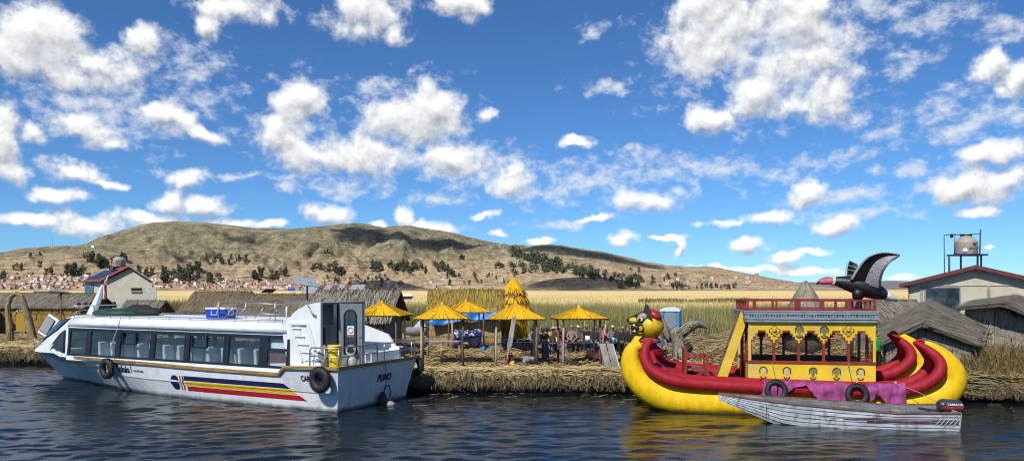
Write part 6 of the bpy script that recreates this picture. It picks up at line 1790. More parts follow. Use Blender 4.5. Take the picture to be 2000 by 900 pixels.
# fascia and roof
FX0, FX1, FY0, FY1 = x0 - .12, x1 + .06, y0 - .10, y1 + .12
MB().box(((FX0 + FX1) / 2, (FY0 + FY1) / 2, ZR - .03), (FX1 - FX0 - .02, FY1 - FY0 - .02, .06)).build('roof_deck', CABR, rbt)
for k, (za, zb, o_) in enumerate(((2.96, 3.05, .0), (3.055, 3.115, .03), (3.12, 3.215, .02), (3.22, 3.29, .04), (3.295, 3.345, .055))):
    for cx, cy, sx, sy in (((FX0 + FX1) / 2, FY0 - o_, FX1 - FX0 + 2 * o_, .05), ((FX0 + FX1) / 2, FY1 + o_, FX1 - FX0 + 2 * o_, .05), (FX0 - o_, (FY0 + FY1) / 2, .05, FY1 - FY0), (FX1 + o_, (FY0 + FY1) / 2, .05, FY1 - FY0)):
        MB().box((cx, cy, (za + zb) / 2), (sx, sy, zb - za)).build('fascia_board', FASC, rbt)
for k in range(46):
    x = FX0 + .12 + k * (FX1 - FX0 - .24) / 45
    h = random.choice((.03, .045, .06)); wv = random.choice((.03, .05, .06))
    MB().box((x, FY0 - .048, 3.168 + random.uniform(-.008, .008)), (wv, .012, h)).build('fascia_print', FASCD, rbt)
# roof railing
def rail_line(a, b, posts):
    a, b = Vector(a), Vector(b)
    MB().bar(a + Vector((0, 0, .34)), b + Vector((0, 0, .34)), .07, .06).build('railing_top', CABR, rbt)
    MB().bar(a + Vector((0, 0, .035)), b + Vector((0, 0, .035)), .06, .05).build('railing_foot', CABR, rbt)
    for u, wv in posts: MB().box(a.lerp(b, u) + Vector((0, 0, .18)), (wv, .06, .29)).build('railing_post', CABR, rbt)
nearp = [(.0, .07), (.06, .06), (.2, .07), (.23, .06), (.39, .13), (.59, .12), (.80, .10), (.995, .08)]
rail_line((FX0 + .05, FY0 + .06, ZR), (FX1 - .03, FY0 + .06, ZR), nearp)
rail_line((FX0 + .05, FY1 - .06, ZR), (FX1 - .03, FY1 - .06, ZR), [(.15, .07), (.35, .07), (.55, .07), (.75, .08), (.86, .09), (.95, .07), (.99, .07)])
rail_line((FX0 + .05, FY0 + .1, ZR), (FX0 + .05, FY1 - .1, ZR), [(.2, .06), (.4, .06), (.6, .06), (.8, .06), (1, .06)])
rail_line((FX1 - .04, FY0 + .1, ZR), (FX1 - .04, FY1 - .1, ZR), [(.2, .06), (.4, .06), (.6, .06), (.8, .06), (1, .06)])
# painted emblems
EMB = mat('emblem_dark', (.085, .05, .02), .6, .3, 9); EMBG = mat('emblem_grey_green', (.22, .21, .09), .6, .25, 9); EMBC = mat('emblem_cream', (.50, .44, .26), .6, .2, 9)
def chakana(px, py):
    c = RB.on(px, py, y0 - .02); r = MB(); u = .052
    def cross(k, off, m_, nm):
        a, b, d = 1 * u * k, 2.2 * u * k, 3.6 * u * k
        pts = [(a, d), (a, b), (b, b), (b, a), (d, a), (d, -a), (b, -a), (b, -b), (a, -b), (a, -d), (-a, -d), (-a, -b), (-b, -b), (-b, -a), (-d, -a), (-d, a), (-b, a), (-b, b), (-a, b), (-a, d)]
        MB().prism([(c.x + x, c.y - off, c.z + z) for x, z in pts], (0, .012, 0)).build(nm, m_, rbt)
    cross(1.0, .012, CABR, 'chakana_outline'); cross(.80, .018, CABY, 'chakana_fill')
    d_ = MB().lathe([(.075, 0), (.075, .012)], n=18).build('chakana_disc', EMBG, rbt); d_.rotation_euler = (R(90), 0, 0); d_.location = (c.x, c.y - .017, c.z)
    d_ = MB().lathe([(.035, 0), (.035, .012)], n=14).build('chakana_centre', EMBC, rbt); d_.rotation_euler = (R(90), 0, 0); d_.location = (c.x, c.y - .024, c.z)
def tumi(px, py, ms=(EMB, EMBG)):
    c = RB.on(px, py, y0 - .03); s = 1.0
    def part(nm, pts, m_, off): MB().prism([(c.x + x * s, c.y - off, c.z + z * s) for x, z in pts], (0, .01, 0)).build(nm, m_, rbt)
    arc = lambda r0, r1, a0, a1, cz, n=12: [(r1 * math.cos(a), cz + r1 * math.sin(a)) for a in np.linspace(a0, a1, n)] + [(r0 * math.cos(a), cz + r0 * math.sin(a)) for a in np.linspace(a1, a0, n)]
    part('tumi_crest', arc(.105, .140, R(-25), R(205), .07), ms[0], .006)
    part('tumi_face', arc(.0, .095, 0, 2 * math.pi, .07, 14)[:14], ms[1], .005)
    part('tumi_body', [(-.05, -.02), (.05, -.02), (.035, -.13), (-.035, -.13)], ms[1], .006)
    part('tumi_blade', arc(.075, .115, R(195), R(345), -.10), ms[0], .006)
    for x in (-.13, .10): part('tumi_ear', [(x, .02), (x + .03, .02), (x + .03, -.03), (x, -.03)], ms[0], .007)
chakana(1513, 645.5); chakana(1657, 645.5)
tumi(1561, 647); tumi(1610, 648)
for px, m2 in ((1491, EMBC), (1537, EMBC), (1588, EMBG), (1634, EMBG), (1681, EMBC)): tumi(px, 727 + (px - 1491) * .018, (EMB, m2))
# ladder: two wide stringers and treads, from the deck up to the roof
a0, a1 = RB.on(1398, 741, 1.0), RB.on(1446, 612, 1.0)
for y, m_ in ((.85, YELLOWP), (1.45, BROWNW)):
    MB().prism([(a0.x, y, a0.z), (a0.x + .34, y, a0.z), (a1.x + .28, y, a1.z), (a1.x + .0, y, a1.z + .08)], (0, .045, 0)).build('ladder_stringer', CABY if y < 1 else m_, rbt)
for k in range(7):
    u = (k + .6) / 7.4; p = a0.lerp(a1, u)
    MB().box((p.x + .13, 1.15, p.z + .02), (.20, .58, .045)).build('ladder_tread', BROWNW, rbt)
# red bench at the bow
bx0, bx1 = RB.on(1338, 700, 1.0).x, RB.on(1380, 700, 1.0).x
ch = rbt
for x, y, h in ((bx0, .75, 1.15), (bx0, 1.85, 1.15), (bx1, .75, .95), (bx1, 1.85, .95)):
    MB().box((x, y, .82 + h / 2), (.085, .075, h)).build('bench_post', CABR, rbt)
MB().box((bx0 - .02, 1.3, 1.48), (.05, 1.1, .92)).build('bench_backboard', CABR, rbt)
for y in (.75, 1.85): MB().bar((bx0, y, 1.72 + .0), (bx1, y, 1.70), .06).build('bench_arm', CABR, rbt)
MB().bar((bx0, .75, 1.96), (bx0, 1.85, 1.96), .08, .07).build('bench_rail', CABR, rbt)
MB().bar((bx1, .75, 1.76), (bx1, 1.85, 1.76), .07, .06).build('bench_rail', CABR, rbt)
MB().box(((bx0 + bx1) / 2 - .05, 1.3, 1.28), (.62, 1.05, .06)).build('bench_seat', DECKR, rbt)
MB().bar((bx0 + .05, .76, .9), (bx1 - .05, .76, 1.25), .07).build('bench_brace', CABR, rbt)
MB().bar((bx0 + .05, 1.84, 1.25), (bx1 - .05, 1.84, .9), .07).build('bench_brace', CABR, rbt)
# ---- cat head
HC = RB.on(1262, 634, 1.35)
HEADY = mat('cat_head_yellow', (.66, .44, .01), .45, .22, 3, dirt=(.34, .22, .02, .6), dscale=2.5, bump=.3, bscale=10)
CBLK = mat('cat_black', (.02, .017, .018), .5); CRED = mat('cat_red', (.40, .015, .02), .45, .2); CPINK = mat('cat_dusky', (.40, .30, .24), .6, .2); CWHITE = mat('cat_white', (.72, .71, .68), .5)
def headfn(q):
    b = 1 + .012 * (1 if int((q.z + 1) * 7) % 2 else 0)
    x = q.x * (1.0 if q.x > 0 else 1.08)
    z = q.z * (1 - .20 * max(0, -q.x)) if q.z > 0 else q.z * (.95 - .1 * max(0, -q.x))
    return Vector((x * b, q.y * b, z * b))
head = MB().ball(HC + Vector((.14, 0, -.04)), (.48, .50, .50), 28, 18, fn=headfn).build('cat_head', HEADY, rbt)
def H(px, py, y): return RB.on(px, py, y)
up_ = MB().ball(HC + Vector((-.34, 0, .15)), (.30, .31, .16), 18, 10).build('muzzle', HEADY, head)
MB().ball(HC + Vector((-.60, 0, .16)), (.10, .16, .09), 12, 8).build('nose', CBLK, head)
MB().ball(HC + Vector((-.22, 0, -.31)), (.35, .31, .10), 16, 8).build('lower_jaw', HEADY, head)
MB().ball(HC + Vector((-.31, 0, -.09)), (.25, .345, .185), 16, 10).build('mouth', CBLK, head)
for y in (-.24, -.1, .1, .24):
    MB().lathe([(.05, 0), (.035, -.07), (.0, -.11)], HC + Vector((-.50 + .08 * abs(y) * 4, y * 1.3, .03)), 8).build('fang', CWHITE, head)
    MB().lathe([(.045, 0), (.03, .06), (.0, .10)], HC + Vector((-.48 + .08 * abs(y) * 4, y * 1.3, -.25)), 8).build('fang', CWHITE, head)
MB().tube([HC + Vector((-.60, -.20, .04)), HC + Vector((-.38, -.33, .05)), HC + Vector((-.14, -.43, .03)), HC + Vector((-.10, -.44, -.10)), HC + Vector((-.16, -.42, -.22)), HC + Vector((-.36, -.31, -.26)), HC + Vector((-.54, -.20, -.26))], .03, 7).build('lip', CBLK, head)
for s in (-1, 1):
    MB().ball(HC + Vector((-.20, s * .405, .21)), (.155, .05, .125), 16, 8, rot=(0, R(14), 0)).build('eye_rim', CBLK, head)
    MB().ball(HC + Vector((-.22, s * .445, .21)), (.105, .035, .075), 14, 8, rot=(0, R(14), 0)).build('eye_white', CWHITE, head)
    MB().ball(HC + Vector((-.24, s * .475, .215)), (.05, .02, .055), 10, 6).build('pupil', CBLK, head)
    MB().ball(HC + Vector((-.12, s * .36, .30)), (.22, .10, .13), 14, 8, rot=(0, R(-14), 0)).build('brow', CPINK, head)
    MB().tube([HC + Vector((-.40, s * .20, .30)), HC + Vector((-.22, s * .26, .40)), HC + Vector((-.02, s * .30, .46))], .035, 7).build('brow_stripe', CBLK, head)
    MB().prism([HC + Vector((-.06, s * .32, .34)), HC + Vector((.22, s * .40, .12)), HC + Vector((.16, s * .36, .50)), HC + Vector((.05, s * .33, .74)), HC + Vector((-.04, s * .32, .70))], (0, s * .10, 0)).build('ear', CBLK, head, bevel=.02)
    MB().ball(HC + Vector((.30, s * .26, .34)), (.26, .20, .16), 14, 8, rot=(0, R(25), 0)).build('mane', CRED, head)
MB().ball(HC + Vector((.22, 0, .42)), (.30, .20, .13), 14, 8, rot=(0, R(12), 0)).build('mane', CRED, head)
for y in (-.12, .12): MB().tube([HC + Vector((-.55, y, .26)), HC + Vector((-.30, y * 1.2, .34)), HC + Vector((.0, y * 1.4, .46))], .03, 6).build('forehead_stripe', CBLK, head)
MB().lathe([(.42, -.60), (.36, -.50), (.30, -.42)], HC + Vector((.12, 0, -.02)), 20).build('collar', DECKR, head)
MB().tube([HC + Vector((.12, 0, -.45)), HC + Vector((.20, 0, -.8)), HC + Vector((.55, 0, -1.15))], [.26, .20, .20], 14).build('neck', HULLR, rbt)
MB().tube([H(1258, 610, 1.3), H(1264, 578, 1.3)], .012, 5).build('aerial', BLACK, head)
# carved letters on the bow: faint relief
# ---- things on the reed boat: pink cloth, tyres, ropes
def red_c(px):
    x = RB.on(px, 760, -.42).x; q = RPATH[40:145]
    return Vector((x, float(np.interp(x, [r[0] for r in q], [r[1] for r in q])), float(np.interp(x, [r[0] for r in q], [r[2] for r in q]))))
def drape(pxa, pxb, hang, seed, label):
    rows = []
    nu, nv = 46, 16
    for j in range(nv):
        v = j / (nv - 1); row = []
        for i in range(nu):
            u = i / (nu - 1); c = red_c(pxa + (pxb - pxa) * u)
            hl = np.interp(u, [h[0] for h in hang], [h[1] for h in hang])
            th = R(125) - v * (hl + R(35))
            rr = .258 + .026 * math.sin(u * 15 + seed + 3.5 * v) * (.3 + v) + .012 * math.sin(u * 33 + seed * 2 + 2 * v) + .025 * v
            extra = max(0, -(th + R(25)))
            th2 = max(th, R(-25))
            row.append(WR((c.x + .05 * math.sin(4 * v + seed + u * 5), c.y - rr * math.cos(th2) - .03 * extra, c.z + rr * math.sin(th2) - .25 * extra)))
        rows.append(row)
    o = MB().grid(rows).build('pink_cloth', PINK, solid=.006)
    return tag(o, label, 'cloth', 'pink cloths over the red hull tube')
drape(1484, 1512, [(0, R(170)), (1, R(200))], .3, 'short end of pink cloth left of the first tyre on the reed boat')
drape(1520, 1590, [(0, R(150)), (.4, R(70)), (.7, R(60)), (1, R(130))], 1.3, 'twisted narrow pink cloth running right from the first tyre')
drape(1584, 1656, [(0, R(95)), (.2, R(205)), (.6, R(235)), (1, R(150))], 2.2, 'broad pink cloth draped over the red tube in the middle of the cabin')
drape(1690, 1766, [(0, R(150)), (.3, R(110)), (.65, R(200)), (.8, R(165)), (1, R(265))], 4.1, 'pink cloth hanging right of the second tyre by the stern')
axr = MR.to_3x3() @ Vector((0, 1, -.25))
for px, py, lb, rp in ((1516, 762, 'left black tyre hung against the red tube below the cabin', (1508, 707)), (1674, 770, 'right black tyre hung against the red tube below the cabin', (1656, 708))):
    c = WR(RB.on(px, py, -.78)); top = WR(RB.on(rp[0], rp[1], .42))
    tyre(lb, c, axr, .27, .085, rope=top - c, grp='tyre fenders on the reed boat')
tag(MB().tube([WR(RB.on(1749, 748, -.5)), WR(RB.on(1795, 766, -.9)), WR(RB.on(1838, 788, -1.3)), P(1842, 792, 22.0)], .010, 5).build('stern_rope', ROPE), 'thin pale rope running from the pink cloth down to the wooden boat stern', 'rope')
tag(MB().ball(WR(RB.on(1749, 747, -.5)), .045, 8, 6).build('rope_knot', ROPE), 'pale rope knot on the red tube above the pink cloth', 'knot')
# ---- condor on the roof
cd = thing('condor_statue', 'black condor statue with pink head and raised wings on the cabin roof', 'statue', WR((x0 + 3.0, 1.6, ZR)), R(-9))
co = Vector((x0 + 3.0, 1.6, ZR))
def C(px, py, y=1.6): return RB.on(px, py, y) - co
CB = mat('condor_black', (.012, .013, .016), .42, .4, 6, bump=.4, bscale=12); CG = mat('condor_grey_feather', (.30, .30, .31), .6, .3, 8, stretch=(1, 1, 4)); CP = mat('condor_pink_head', (.46, .13, .17), .55, .25, 8, bump=.3); CWf = mat('condor_white', (.62, .62, .62), .6, .2, 8)
bp_ = [(1628, 549, .13), (1640, 550, .19), (1660, 554, .27), (1685, 560, .33), (1708, 568, .29), (1726, 575, .19), (1735, 578, .11)]
bq = smooth_path([(*C(px, py), r) for px, py, r in bp_], 24)
body = MB().tube([q[:3] for q in bq], [float(q[3]) for q in bq], 16).build('body', CB, cd)
hq = smooth_path([(*C(px, py), r) for px, py, r in ((1627, 549, .13), (1618, 549, .115), (1608, 549.5, .115), (1602, 550, .09), (1599, 551, .05))], 12)
hd = MB().tube([q[:3] for q in hq], [float(q[3]) for q in hq], 14).build('head', CP, cd)
MB().torus(C(1628, 549), C(1640, 551) - C(1628, 549), .13, .045, 18, 8).build('collar', CWf, cd)
MB().tube([C(1603, 550), C(1598, 552), C(1594, 555)], [.07, .05, .008], 8).build('beak', CB, hd)
MB().tube([C(1625, 543), C(1614, 542.5), C(1604, 544)], [.03, .05, .03], 7).build('comb', CP, hd)
def wing(lead, trail, yr, yt, nm):
    """lead / trail: pixel outlines from the root to the tip; y goes from yr to yt"""
    n = 22; rows = []; L_ = smooth_path([(*p, 0) for p in lead], n); Tq = smooth_path([(*p, 0) for p in trail], n)
    for j in range(n):
        u = j / (n - 1); y = yr + (yt - yr) * (u ** .8); row = []
        for i in range(9):
            v = i / 8; px = L_[j][0] * (1 - v) + Tq[j][0] * v; py = L_[j][1] * (1 - v) + Tq[j][1] * v
            p = C(px, py, y); p.y += .10 * math.sin(math.pi * v); row.append(p)
        rows.append(row)
    wg = MB().grid(rows).build(nm, CB, cd, solid=.05)
    MB().tube([r[0] for r in rows], [.05 - .03 * j / n for j in range(n)], 7).build('leading_edge', SOLARB, wg)
    return wg, rows
lead = [(1663, 547), (1674, 528), (1688, 509), (1704, 498), (1728, 493), (1757, 497)]
trail = [(1716, 563), (1716, 548), (1720, 532), (1727, 519), (1738, 508), (1757, 498)]
wg, rows = wing(lead, trail, 1.32, .75, 'wing')
n = len(rows)
for j in range(0, n - 1):        # grey flight feathers, each one its own piece, with dark tips
    for s in (0, 1):
        k = j + .5 * s; i0 = int(k); f = k - i0
        if i0 + 1 >= n: continue
        p0 = rows[i0][4].lerp(rows[i0 + 1][4], f); p1 = rows[i0][8].lerp(rows[i0 + 1][8], f); dn = Vector((0, -.05, 0))
        d = (p1 - p0); sd = d.cross(Vector((0, 1, 0))).normalized() * .032
        if d.length < .02: continue
        MB().prism([p0 - sd * .6 + dn, p0 + sd * .6 + dn, p1 + sd + dn, p1 - sd + dn], (0, .02, 0)).build('feather', CG, wg)
        e = p1 + d.normalized() * .075
        MB().prism([p1 - sd * 1.0 + dn, p1 + sd * 1.0 + dn, e + sd * .5 + dn, e - sd * .5 + dn], (0, .02, 0)).build('feather_tip', CB, wg)
wf, rows = wing([(1652, 545), (1653, 530), (1655, 518), (1659, 509)], [(1690, 548), (1684, 535), (1678, 524), (1674, 516)], 1.9, 2.35, 'wing')
for j in (4, 9, 14):
    MB().bar(rows[j][0] + Vector((0, -.06, 0)), rows[j][8] + Vector((0, -.06, 0)), .03).build('feather', CG, wf)
tl = MB().prism([C(1728, 574), C(1735, 584), C(1757, 589), C(1752, 586)], (0, .12, 0)).build('tail', CWf, cd)
MB().tube([C(1726, 574), C(1738, 580), C(1753, 587)], [.17, .13, .05], 10).build('tail_feathers', CWf, cd)
for y, dx in ((1.42, 0), (1.78, 6)):
    MB().tube([C(1677 + dx, 566, y), C(1673 + dx, 577, y), C(1670 + dx, 584, y)], [.19, .17, .09], 10).build('thigh', CB, cd)
    MB().tube([C(1671 + dx, 583, y), C(1669 + dx, 594, y), C(1668 + dx, 602, y)], [.06, .045, .045], 8).build('leg', mat('condor_leg', (.28, .17, .22), .6), cd)
    for q in (-.16, -.06, .08): MB().bar(C(1668 + dx, 602, y), C(1668 + dx, 604, y) + Vector((-.18, q, 0)), .03).build('claw', CB, cd)

# ================================================================== WOODEN BOAT WITH OUTBOARD
bow, stern = Vector((6.42, 23.05, 0)), Vector((12.92, 21.92, 0))
WA = math.atan2(stern.y - bow.y, stern.x - bow.x); WL = (stern - bow).length
wb = thing('wooden_boat', 'weathered white wooden rowing boat with outboard motor in front of the reed boat', 'boat', (bow.x, bow.y, 0), WA)
WOODW = mat('worn_white_planks', (.50, .53, .55), .65, .22, 3.0, dirt=(.13, .125, .12, .85), dscale=3.2, dlev=(.50, .66), stretch=(.5, 1, 2.2), bump=.35, bscale=9)
WOODG = mat('grey_blue_inner_planks', (.15, .17, .18), .75, .2, 4, dirt=(.08, .08, .08, .6), dscale=3, stretch=(.5, 1, 2), bump=.3)
GUNW = mat('faded_red_gunwale', (.20, .10, .075), .7, .25, 5, dirt=(.30, .28, .26, .6), dscale=5)
MAROON = mat('maroon_stripe', (.16, .02, .03), .6, .2, 5, dirt=(.45, .45, .45, .7), dscale=6)
def wsec(u):
    """half-breadth and height of gunwale, chine and keel at u (0 bow .. 1 stern)"""
    b = .80 * (1 - (1 - min(1, u / .62)) ** 2.0) * (1 - .06 * max(0, (u - .6) / .4))
    zg = .82 - .34 * min(1, u / .75) ** .8 + .04 * max(0, (u - .75) / .25)
    bk = b * (.25 + .53 * min(1, u / .5)); zc = max(-.12, .62 - 2.6 * u) if u < .30 else -.14
    return b, zg, bk, zc
NS = 6
def wpt(u, k, s, o=0.0):
    b, zg, bk, zc = wsec(u); f = k / NS
    y = bk + (b - bk) * (f ** .8); z = zc + (zg - zc) * f
    return Vector((u * WL, s * (y + o), z))
us = [0, .02, .05, .09, .14, .2, .27, .35, .44, .54, .64, .74, .84, .93, 1.0]
for s in (-1, 1):
    for k in range(NS):
        rows = []
        for u in us:
            rows.append([wpt(u, k, s, .030), wpt(u, k + 1.06, s, .006)])
        MB().grid(rows, smooth=False).build('strake', WOODW, wb, solid=.02)
    MB().grid([[wpt(u, k, s, -.02) for k in range(NS + 1)] for u in us[2:]], smooth=False).build('inner_lining', WOODG, wb)
    g = MB()
    for a, b in zip(us[:-1], us[1:]): g.bar(wpt(a, NS, s, .015) + Vector((0, 0, .015)), wpt(b, NS, s, .015) + Vector((0, 0, .015)), .07, .05)
    g.build('gunwale', GUNW, wb)
    for u in np.arange(.2, .98, .11):
        for k in range(NS - 2): pass
        MB().bar(wpt(u, 1, s, -.04), wpt(u, NS, s, -.04), .05, .04).build('rib', WOODG, wb)
rows = [[wpt(u, 0, 1), wpt(u, 0, -1)] for u in us]
MB().grid(rows, smooth=False).build('bottom', WOODG, wb)
MB().grid([[wpt(u, 1.2, 1, -.05), wpt(u, 1.2, -1, -.05)] for u in us[3:]], smooth=False).build('floor_boards', WOODG, wb)
fd = MB().grid([[wpt(u, NS, 1, -.01) + Vector((0, 0, -.005)), wpt(u, NS, -1, -.01) + Vector((0, 0, -.005))] for u in (0, .02, .05, .09, .14, .2)], smooth=False).build('foredeck', GREYW, wb, solid=.02)
pts = [wpt(1, k, 1) for k in range(NS + 1)] + [wpt(1, k, -1) for k in range(NS, -1, -1)]
MB().prism(pts, (.04, 0, 0)).build('transom', WOODW, wb)
for u in (.36, .58, .8):
    b, zg, bk, zc = wsec(u); MB().box((u * WL, 0, zg - .14), (.24, 2 * b - .1, .035)).build('thwart', GREYW, wb)
for z0_, z1_, ua in ((.20, .235, .62), (.26, .285, .52), (.315, .33, .42)):
    rows = []
    for i in range(14):
        u = ua + (.995 - ua) * i / 13; b, zg, bk, zc = wsec(u); r = []
        for z in (z0_, z1_):
            f = (z - zc) / (zg - zc); r.append(Vector((u * WL, -(bk + (b - bk) * f ** .8 + .05), z)))
        rows.append(r)
    MB().grid(rows, smooth=False).build('maroon_line', MAROON, wb)
for k in range(5):
    x = WL * (.90 + .018 * k)
    f = lambda xx, z: Vector((xx, -(lambda q: q[2] + (q[0] - q[2]) * ((z - q[3]) / (q[1] - q[3])) ** .8)(wsec(min(1, xx / WL))) - .056, z))
    MB().add([f(x, .17), f(x + .025, .17), f(x + .165, .36), f(x + .14, .36)], [(0, 1, 2, 3)]).build('white_slash', WPLAST, wb)
# outboard motor
om = thing('outboard_motor', 'dark grey outboard motor with red stripe on the stern of the wooden boat', 'motor', wb.matrix_basis @ Vector((WL + .02, .0, .45)), WA)
OMG = mat('motor_grey', (.035, .04, .048), .3, .15, 3); OMR = mat('motor_red', (.42, .02, .03), .35)
cw = MB().prism([(-.34, -.17, .03), (.30, -.17, .0), (.34, -.17, .12), (.30, -.17, .30), (.18, -.17, .37), (-.20, -.17, .36), (-.36, -.17, .28)], (0, .34, 0)).build('cowling', OMG, om, bevel=.07)
MB().box((.02, -.176, .14), (.52, .012, .065)).build('red_stripe', OMR, cw)
text('YAMAHA', .10, WPLAST, cw, (.06, -.185, .23), (R(90), 0, 0), sx=1.05, bold=.002)
text('40', .07, WPLAST, cw, (-.27, -.18, .24), (R(90), 0, 0))
MB().box((.02, 0, -.06), (.50, .26, .14)).build('lower_cowl', OMG, om, bevel=.04)
MB().prism([(.05, -.06, -.1), (.28, -.06, -.1), (.22, -.06, -.85), (.10, -.06, -.85)], (0, .12, 0)).build('leg', OMG, om)
MB().bar((-.15, 0, .0), (-.72, .05, .05), .06).build('tiller', OMG, om)
MB().tube([(-.70, .05, .05), (-.86, .06, .07)], .032, 8).build('grip', BLACK, om)
MB().box((-.14, 0, -.10), (.14, .30, .26)).build('clamp_bracket', DARK, om, bevel=.02)
MB().tube([(-.2, .1, .1), (-.4, .2, .0), (-.7, .15, -.08), (-1.0, .3, -.12)], .015, 6).build('fuel_hose', BLACK, om)
tag(MB().tube([wb.matrix_basis @ Vector((1.32, -.62, .62)), wb.matrix_basis @ Vector((1.30, -.70, .30)), wb.matrix_basis @ Vector((1.31, -.72, -.05))], .008, 5).build('bow_line', BLACK), 'thin dark line hanging over the side of the wooden boat near its bow', 'line')
# ================================================================== PEOPLE
SKIN = mat('skin', (.36, .20, .13), .6, .1); SHOE = mat('dark_shoes', (.03, .028, .026), .7)
def cloth(name, c): return mat(name, c, .85, .22, 5, bump=.3, bscale=9)
CLOTHS = {}
def cm(c):
    k = tuple(c)
    if k not in CLOTHS: CLOTHS[k] = cloth('clothing_fabric', c)
    return CLOTHS[k]
def skin_mesh(joints, edges, root):
    names = list(joints); me = bpy.data.meshes.new('body')
    me.from_pydata([joints[n][:3] for n in names], [(names.index(a), names.index(b)) for a, b in edges], [])
    ob = bpy.data.objects.new('tmp_body', me); COL.objects.link(ob)
    sk = ob.modifiers.new('skin', 'SKIN'); sk.use_smooth_shade = True
    sb = ob.modifiers.new('sub', 'SUBSURF'); sb.levels = 2; sb.render_levels = 2
    for i, n in enumerate(names):
        r = joints[n][3]; ry = joints[n][4] if len(joints[n]) > 4 else r
        me.skin_vertices[0].data[i].radius = (r, ry); me.skin_vertices[0].data[i].use_root = (n == root)
    dg = bpy.context.evaluated_depsgraph_get()
    out = bpy.data.meshes.new_from_object(ob.evaluated_get(dg))
    bpy.data.objects.remove(ob)
    return out, names
def body_mesh(pose):
    J = dict(pose)
    E_ = [('pel', 'spi'), ('spi', 'che'), ('che', 'nec'), ('nec', 'hb')]
    for s in 'LR': E_ += [('pel', 'hip' + s), ('hip' + s, 'kne' + s), ('kne' + s, 'ank' + s), ('ank' + s, 'toe' + s), ('che', 'sho' + s), ('sho' + s, 'elb' + s), ('elb' + s, 'wri' + s)]
    me, names = skin_mesh({k: v for k, v in J.items() if k not in ('face', 'hup')}, E_, 'pel')
    seg = []
    for a, b in E_:
        z = 1 if a[:3] in ('hip', 'kne') or b[:3] == 'hip' else 0
        if a[:3] == 'ank': z = 3
        if a == 'nec': z = 2
        seg.append((Vector(J[a][:3]), Vector(J[b][:3]), z))
    def zone(p):
        best = None
        for a, b, z in seg:
            ab = b - a; t = max(0, min(1, (p - a).dot(ab) / ab.length_squared)); d = (p - a - ab * t).length
            if best is None or d < best[0]: best = (d, z)
        return best[1]
    v = [tuple(x.co) for x in me.vertices]; f = [tuple(p.vertices) for p in me.polygons]; m_ = [zone(p.center) for p in me.polygons]
    mb = MB(); mb.v = v; mb.f = [list(x) for x in f]; mb.m = m_; mb.sm = [True] * len(f)
    bpy.data.meshes.remove(me)
    # head with nose, ears, eyes
    hb = Vector(J['hb'][:3]); hd = Vector(J['face']) if 'face' in J else Vector((0, -1, 0))
    up = Vector(J['hup']) if 'hup' in J else Vector((0, 0, 1)); hd = hd.normalized(); up = (up - hd * up.dot(hd)).normalized(); sd = hd.cross(up)
    c = hb + up * .09 + hd * .015
    mt = Matrix((sd, hd, up)).transposed()
    def hp_(x, y, z): return c + mt @ Vector((x, y, z))
    n0 = len(mb.v)
    mb.ball((0, 0, 0), (.076, .095, .115), 14, 10, mi=2, fn=lambda q: Vector((q.x * (1 - .18 * max(0, -q.z)), q.y, q.z)))
    mb.ball((0, .095, -.005), (.013, .022, .026), 8, 6, mi=2)
    for s in (-1, 1):
        mb.ball((s * .076, 0, 0), (.012, .025, .033), 8, 6, mi=2); mb.ball((s * .03, .085, .018), (.014, .010, .010), 8, 6, mi=3)
    mb.ball((0, .088, -.05), (.026, .008, .008), 8, 6, mi=2)
    for i in range(n0, len(mb.v)): mb.v[i] = tuple(hp_(*mb.v[i]))
    # hands: palm, four fingers, thumb
    for s in 'LR':
        wr, el = Vector(J['wri' + s][:3]), Vector(J['elb' + s][:3]); d = (wr - el).normalized(); x = d.cross(Vector((0, 0, 1)))
        x = x.normalized() if x.length > .1 else Vector((1, 0, 0)); y = x.cross(d)
        mb.bar(wr - d * .01, wr + d * .085, .075, .03, up=y, mi=2)
        for k in range(4):
            b = wr + d * .08 + x * (.028 - .019 * k); L_ = (.06, .07, .065, .05)[k]; k1 = b + d * L_ * .55 - Vector((0, 0, .008))
            mb.bar(b, k1, .016, .017, up=y, mi=2); mb.bar(k1 - d * .003, k1 + d * L_ * .4 - Vector((0, 0, .022)), .014, .015, up=y, mi=2)
        t0 = wr + d * .03 + x * .035; mb.bar(t0, t0 + d * .035 + x * .03, .019, .019, up=y, mi=2); mb.bar(t0 + d * .033 + x * .028, t0 + d * .065 + x * .032 - Vector((0, 0, .01)), .016, .016, up=y, mi=2)
    tmp = mb.build('body_proto', [SKIN, SKIN, SKIN, SHOE]); me = tmp.data; bpy.data.objects.remove(tmp)
    return me, c, mt
def sit(lean=0.0, armsp=0.0, headturn=0.0, kn=.42, side=0.0):
    a = lean; J = {}
    J['pel'] = (0, 0, .50, .155, .13); J['spi'] = (side * .3, -.02 - a * .2, .72, .15, .125); J['che'] = (side, -.02 - a * .45, .97, .165, .12); J['nec'] = (side, -.03 - a * .6, 1.12, .06); J['hb'] = (side, -.05 - a * .75, 1.20, .058)
    for s, q in (('L', 1), ('R', -1)):
        J['hip' + s] = (q * .10, -.04, .49, .10); J['kne' + s] = (q * (.14 + .03 * (q > 0)), -kn, .50 + .02 * q, .07); J['ank' + s] = (q * .13, -kn + .02 * q, .10, .048); J['toe' + s] = (q * .145, -kn - .15, .045, .045)
        J['sho' + s] = (side + q * .185, -.02 - a * .45, 1.05, .07); J['elb' + s] = (side * .7 + q * (.245 + armsp), -.13 - a * .5, .78, .052); J['wri' + s] = (q * .08, -.36 - a * .3, .66, .036)
    J['face'] = (math.sin(headturn), -math.cos(headturn), -.06)
    return J
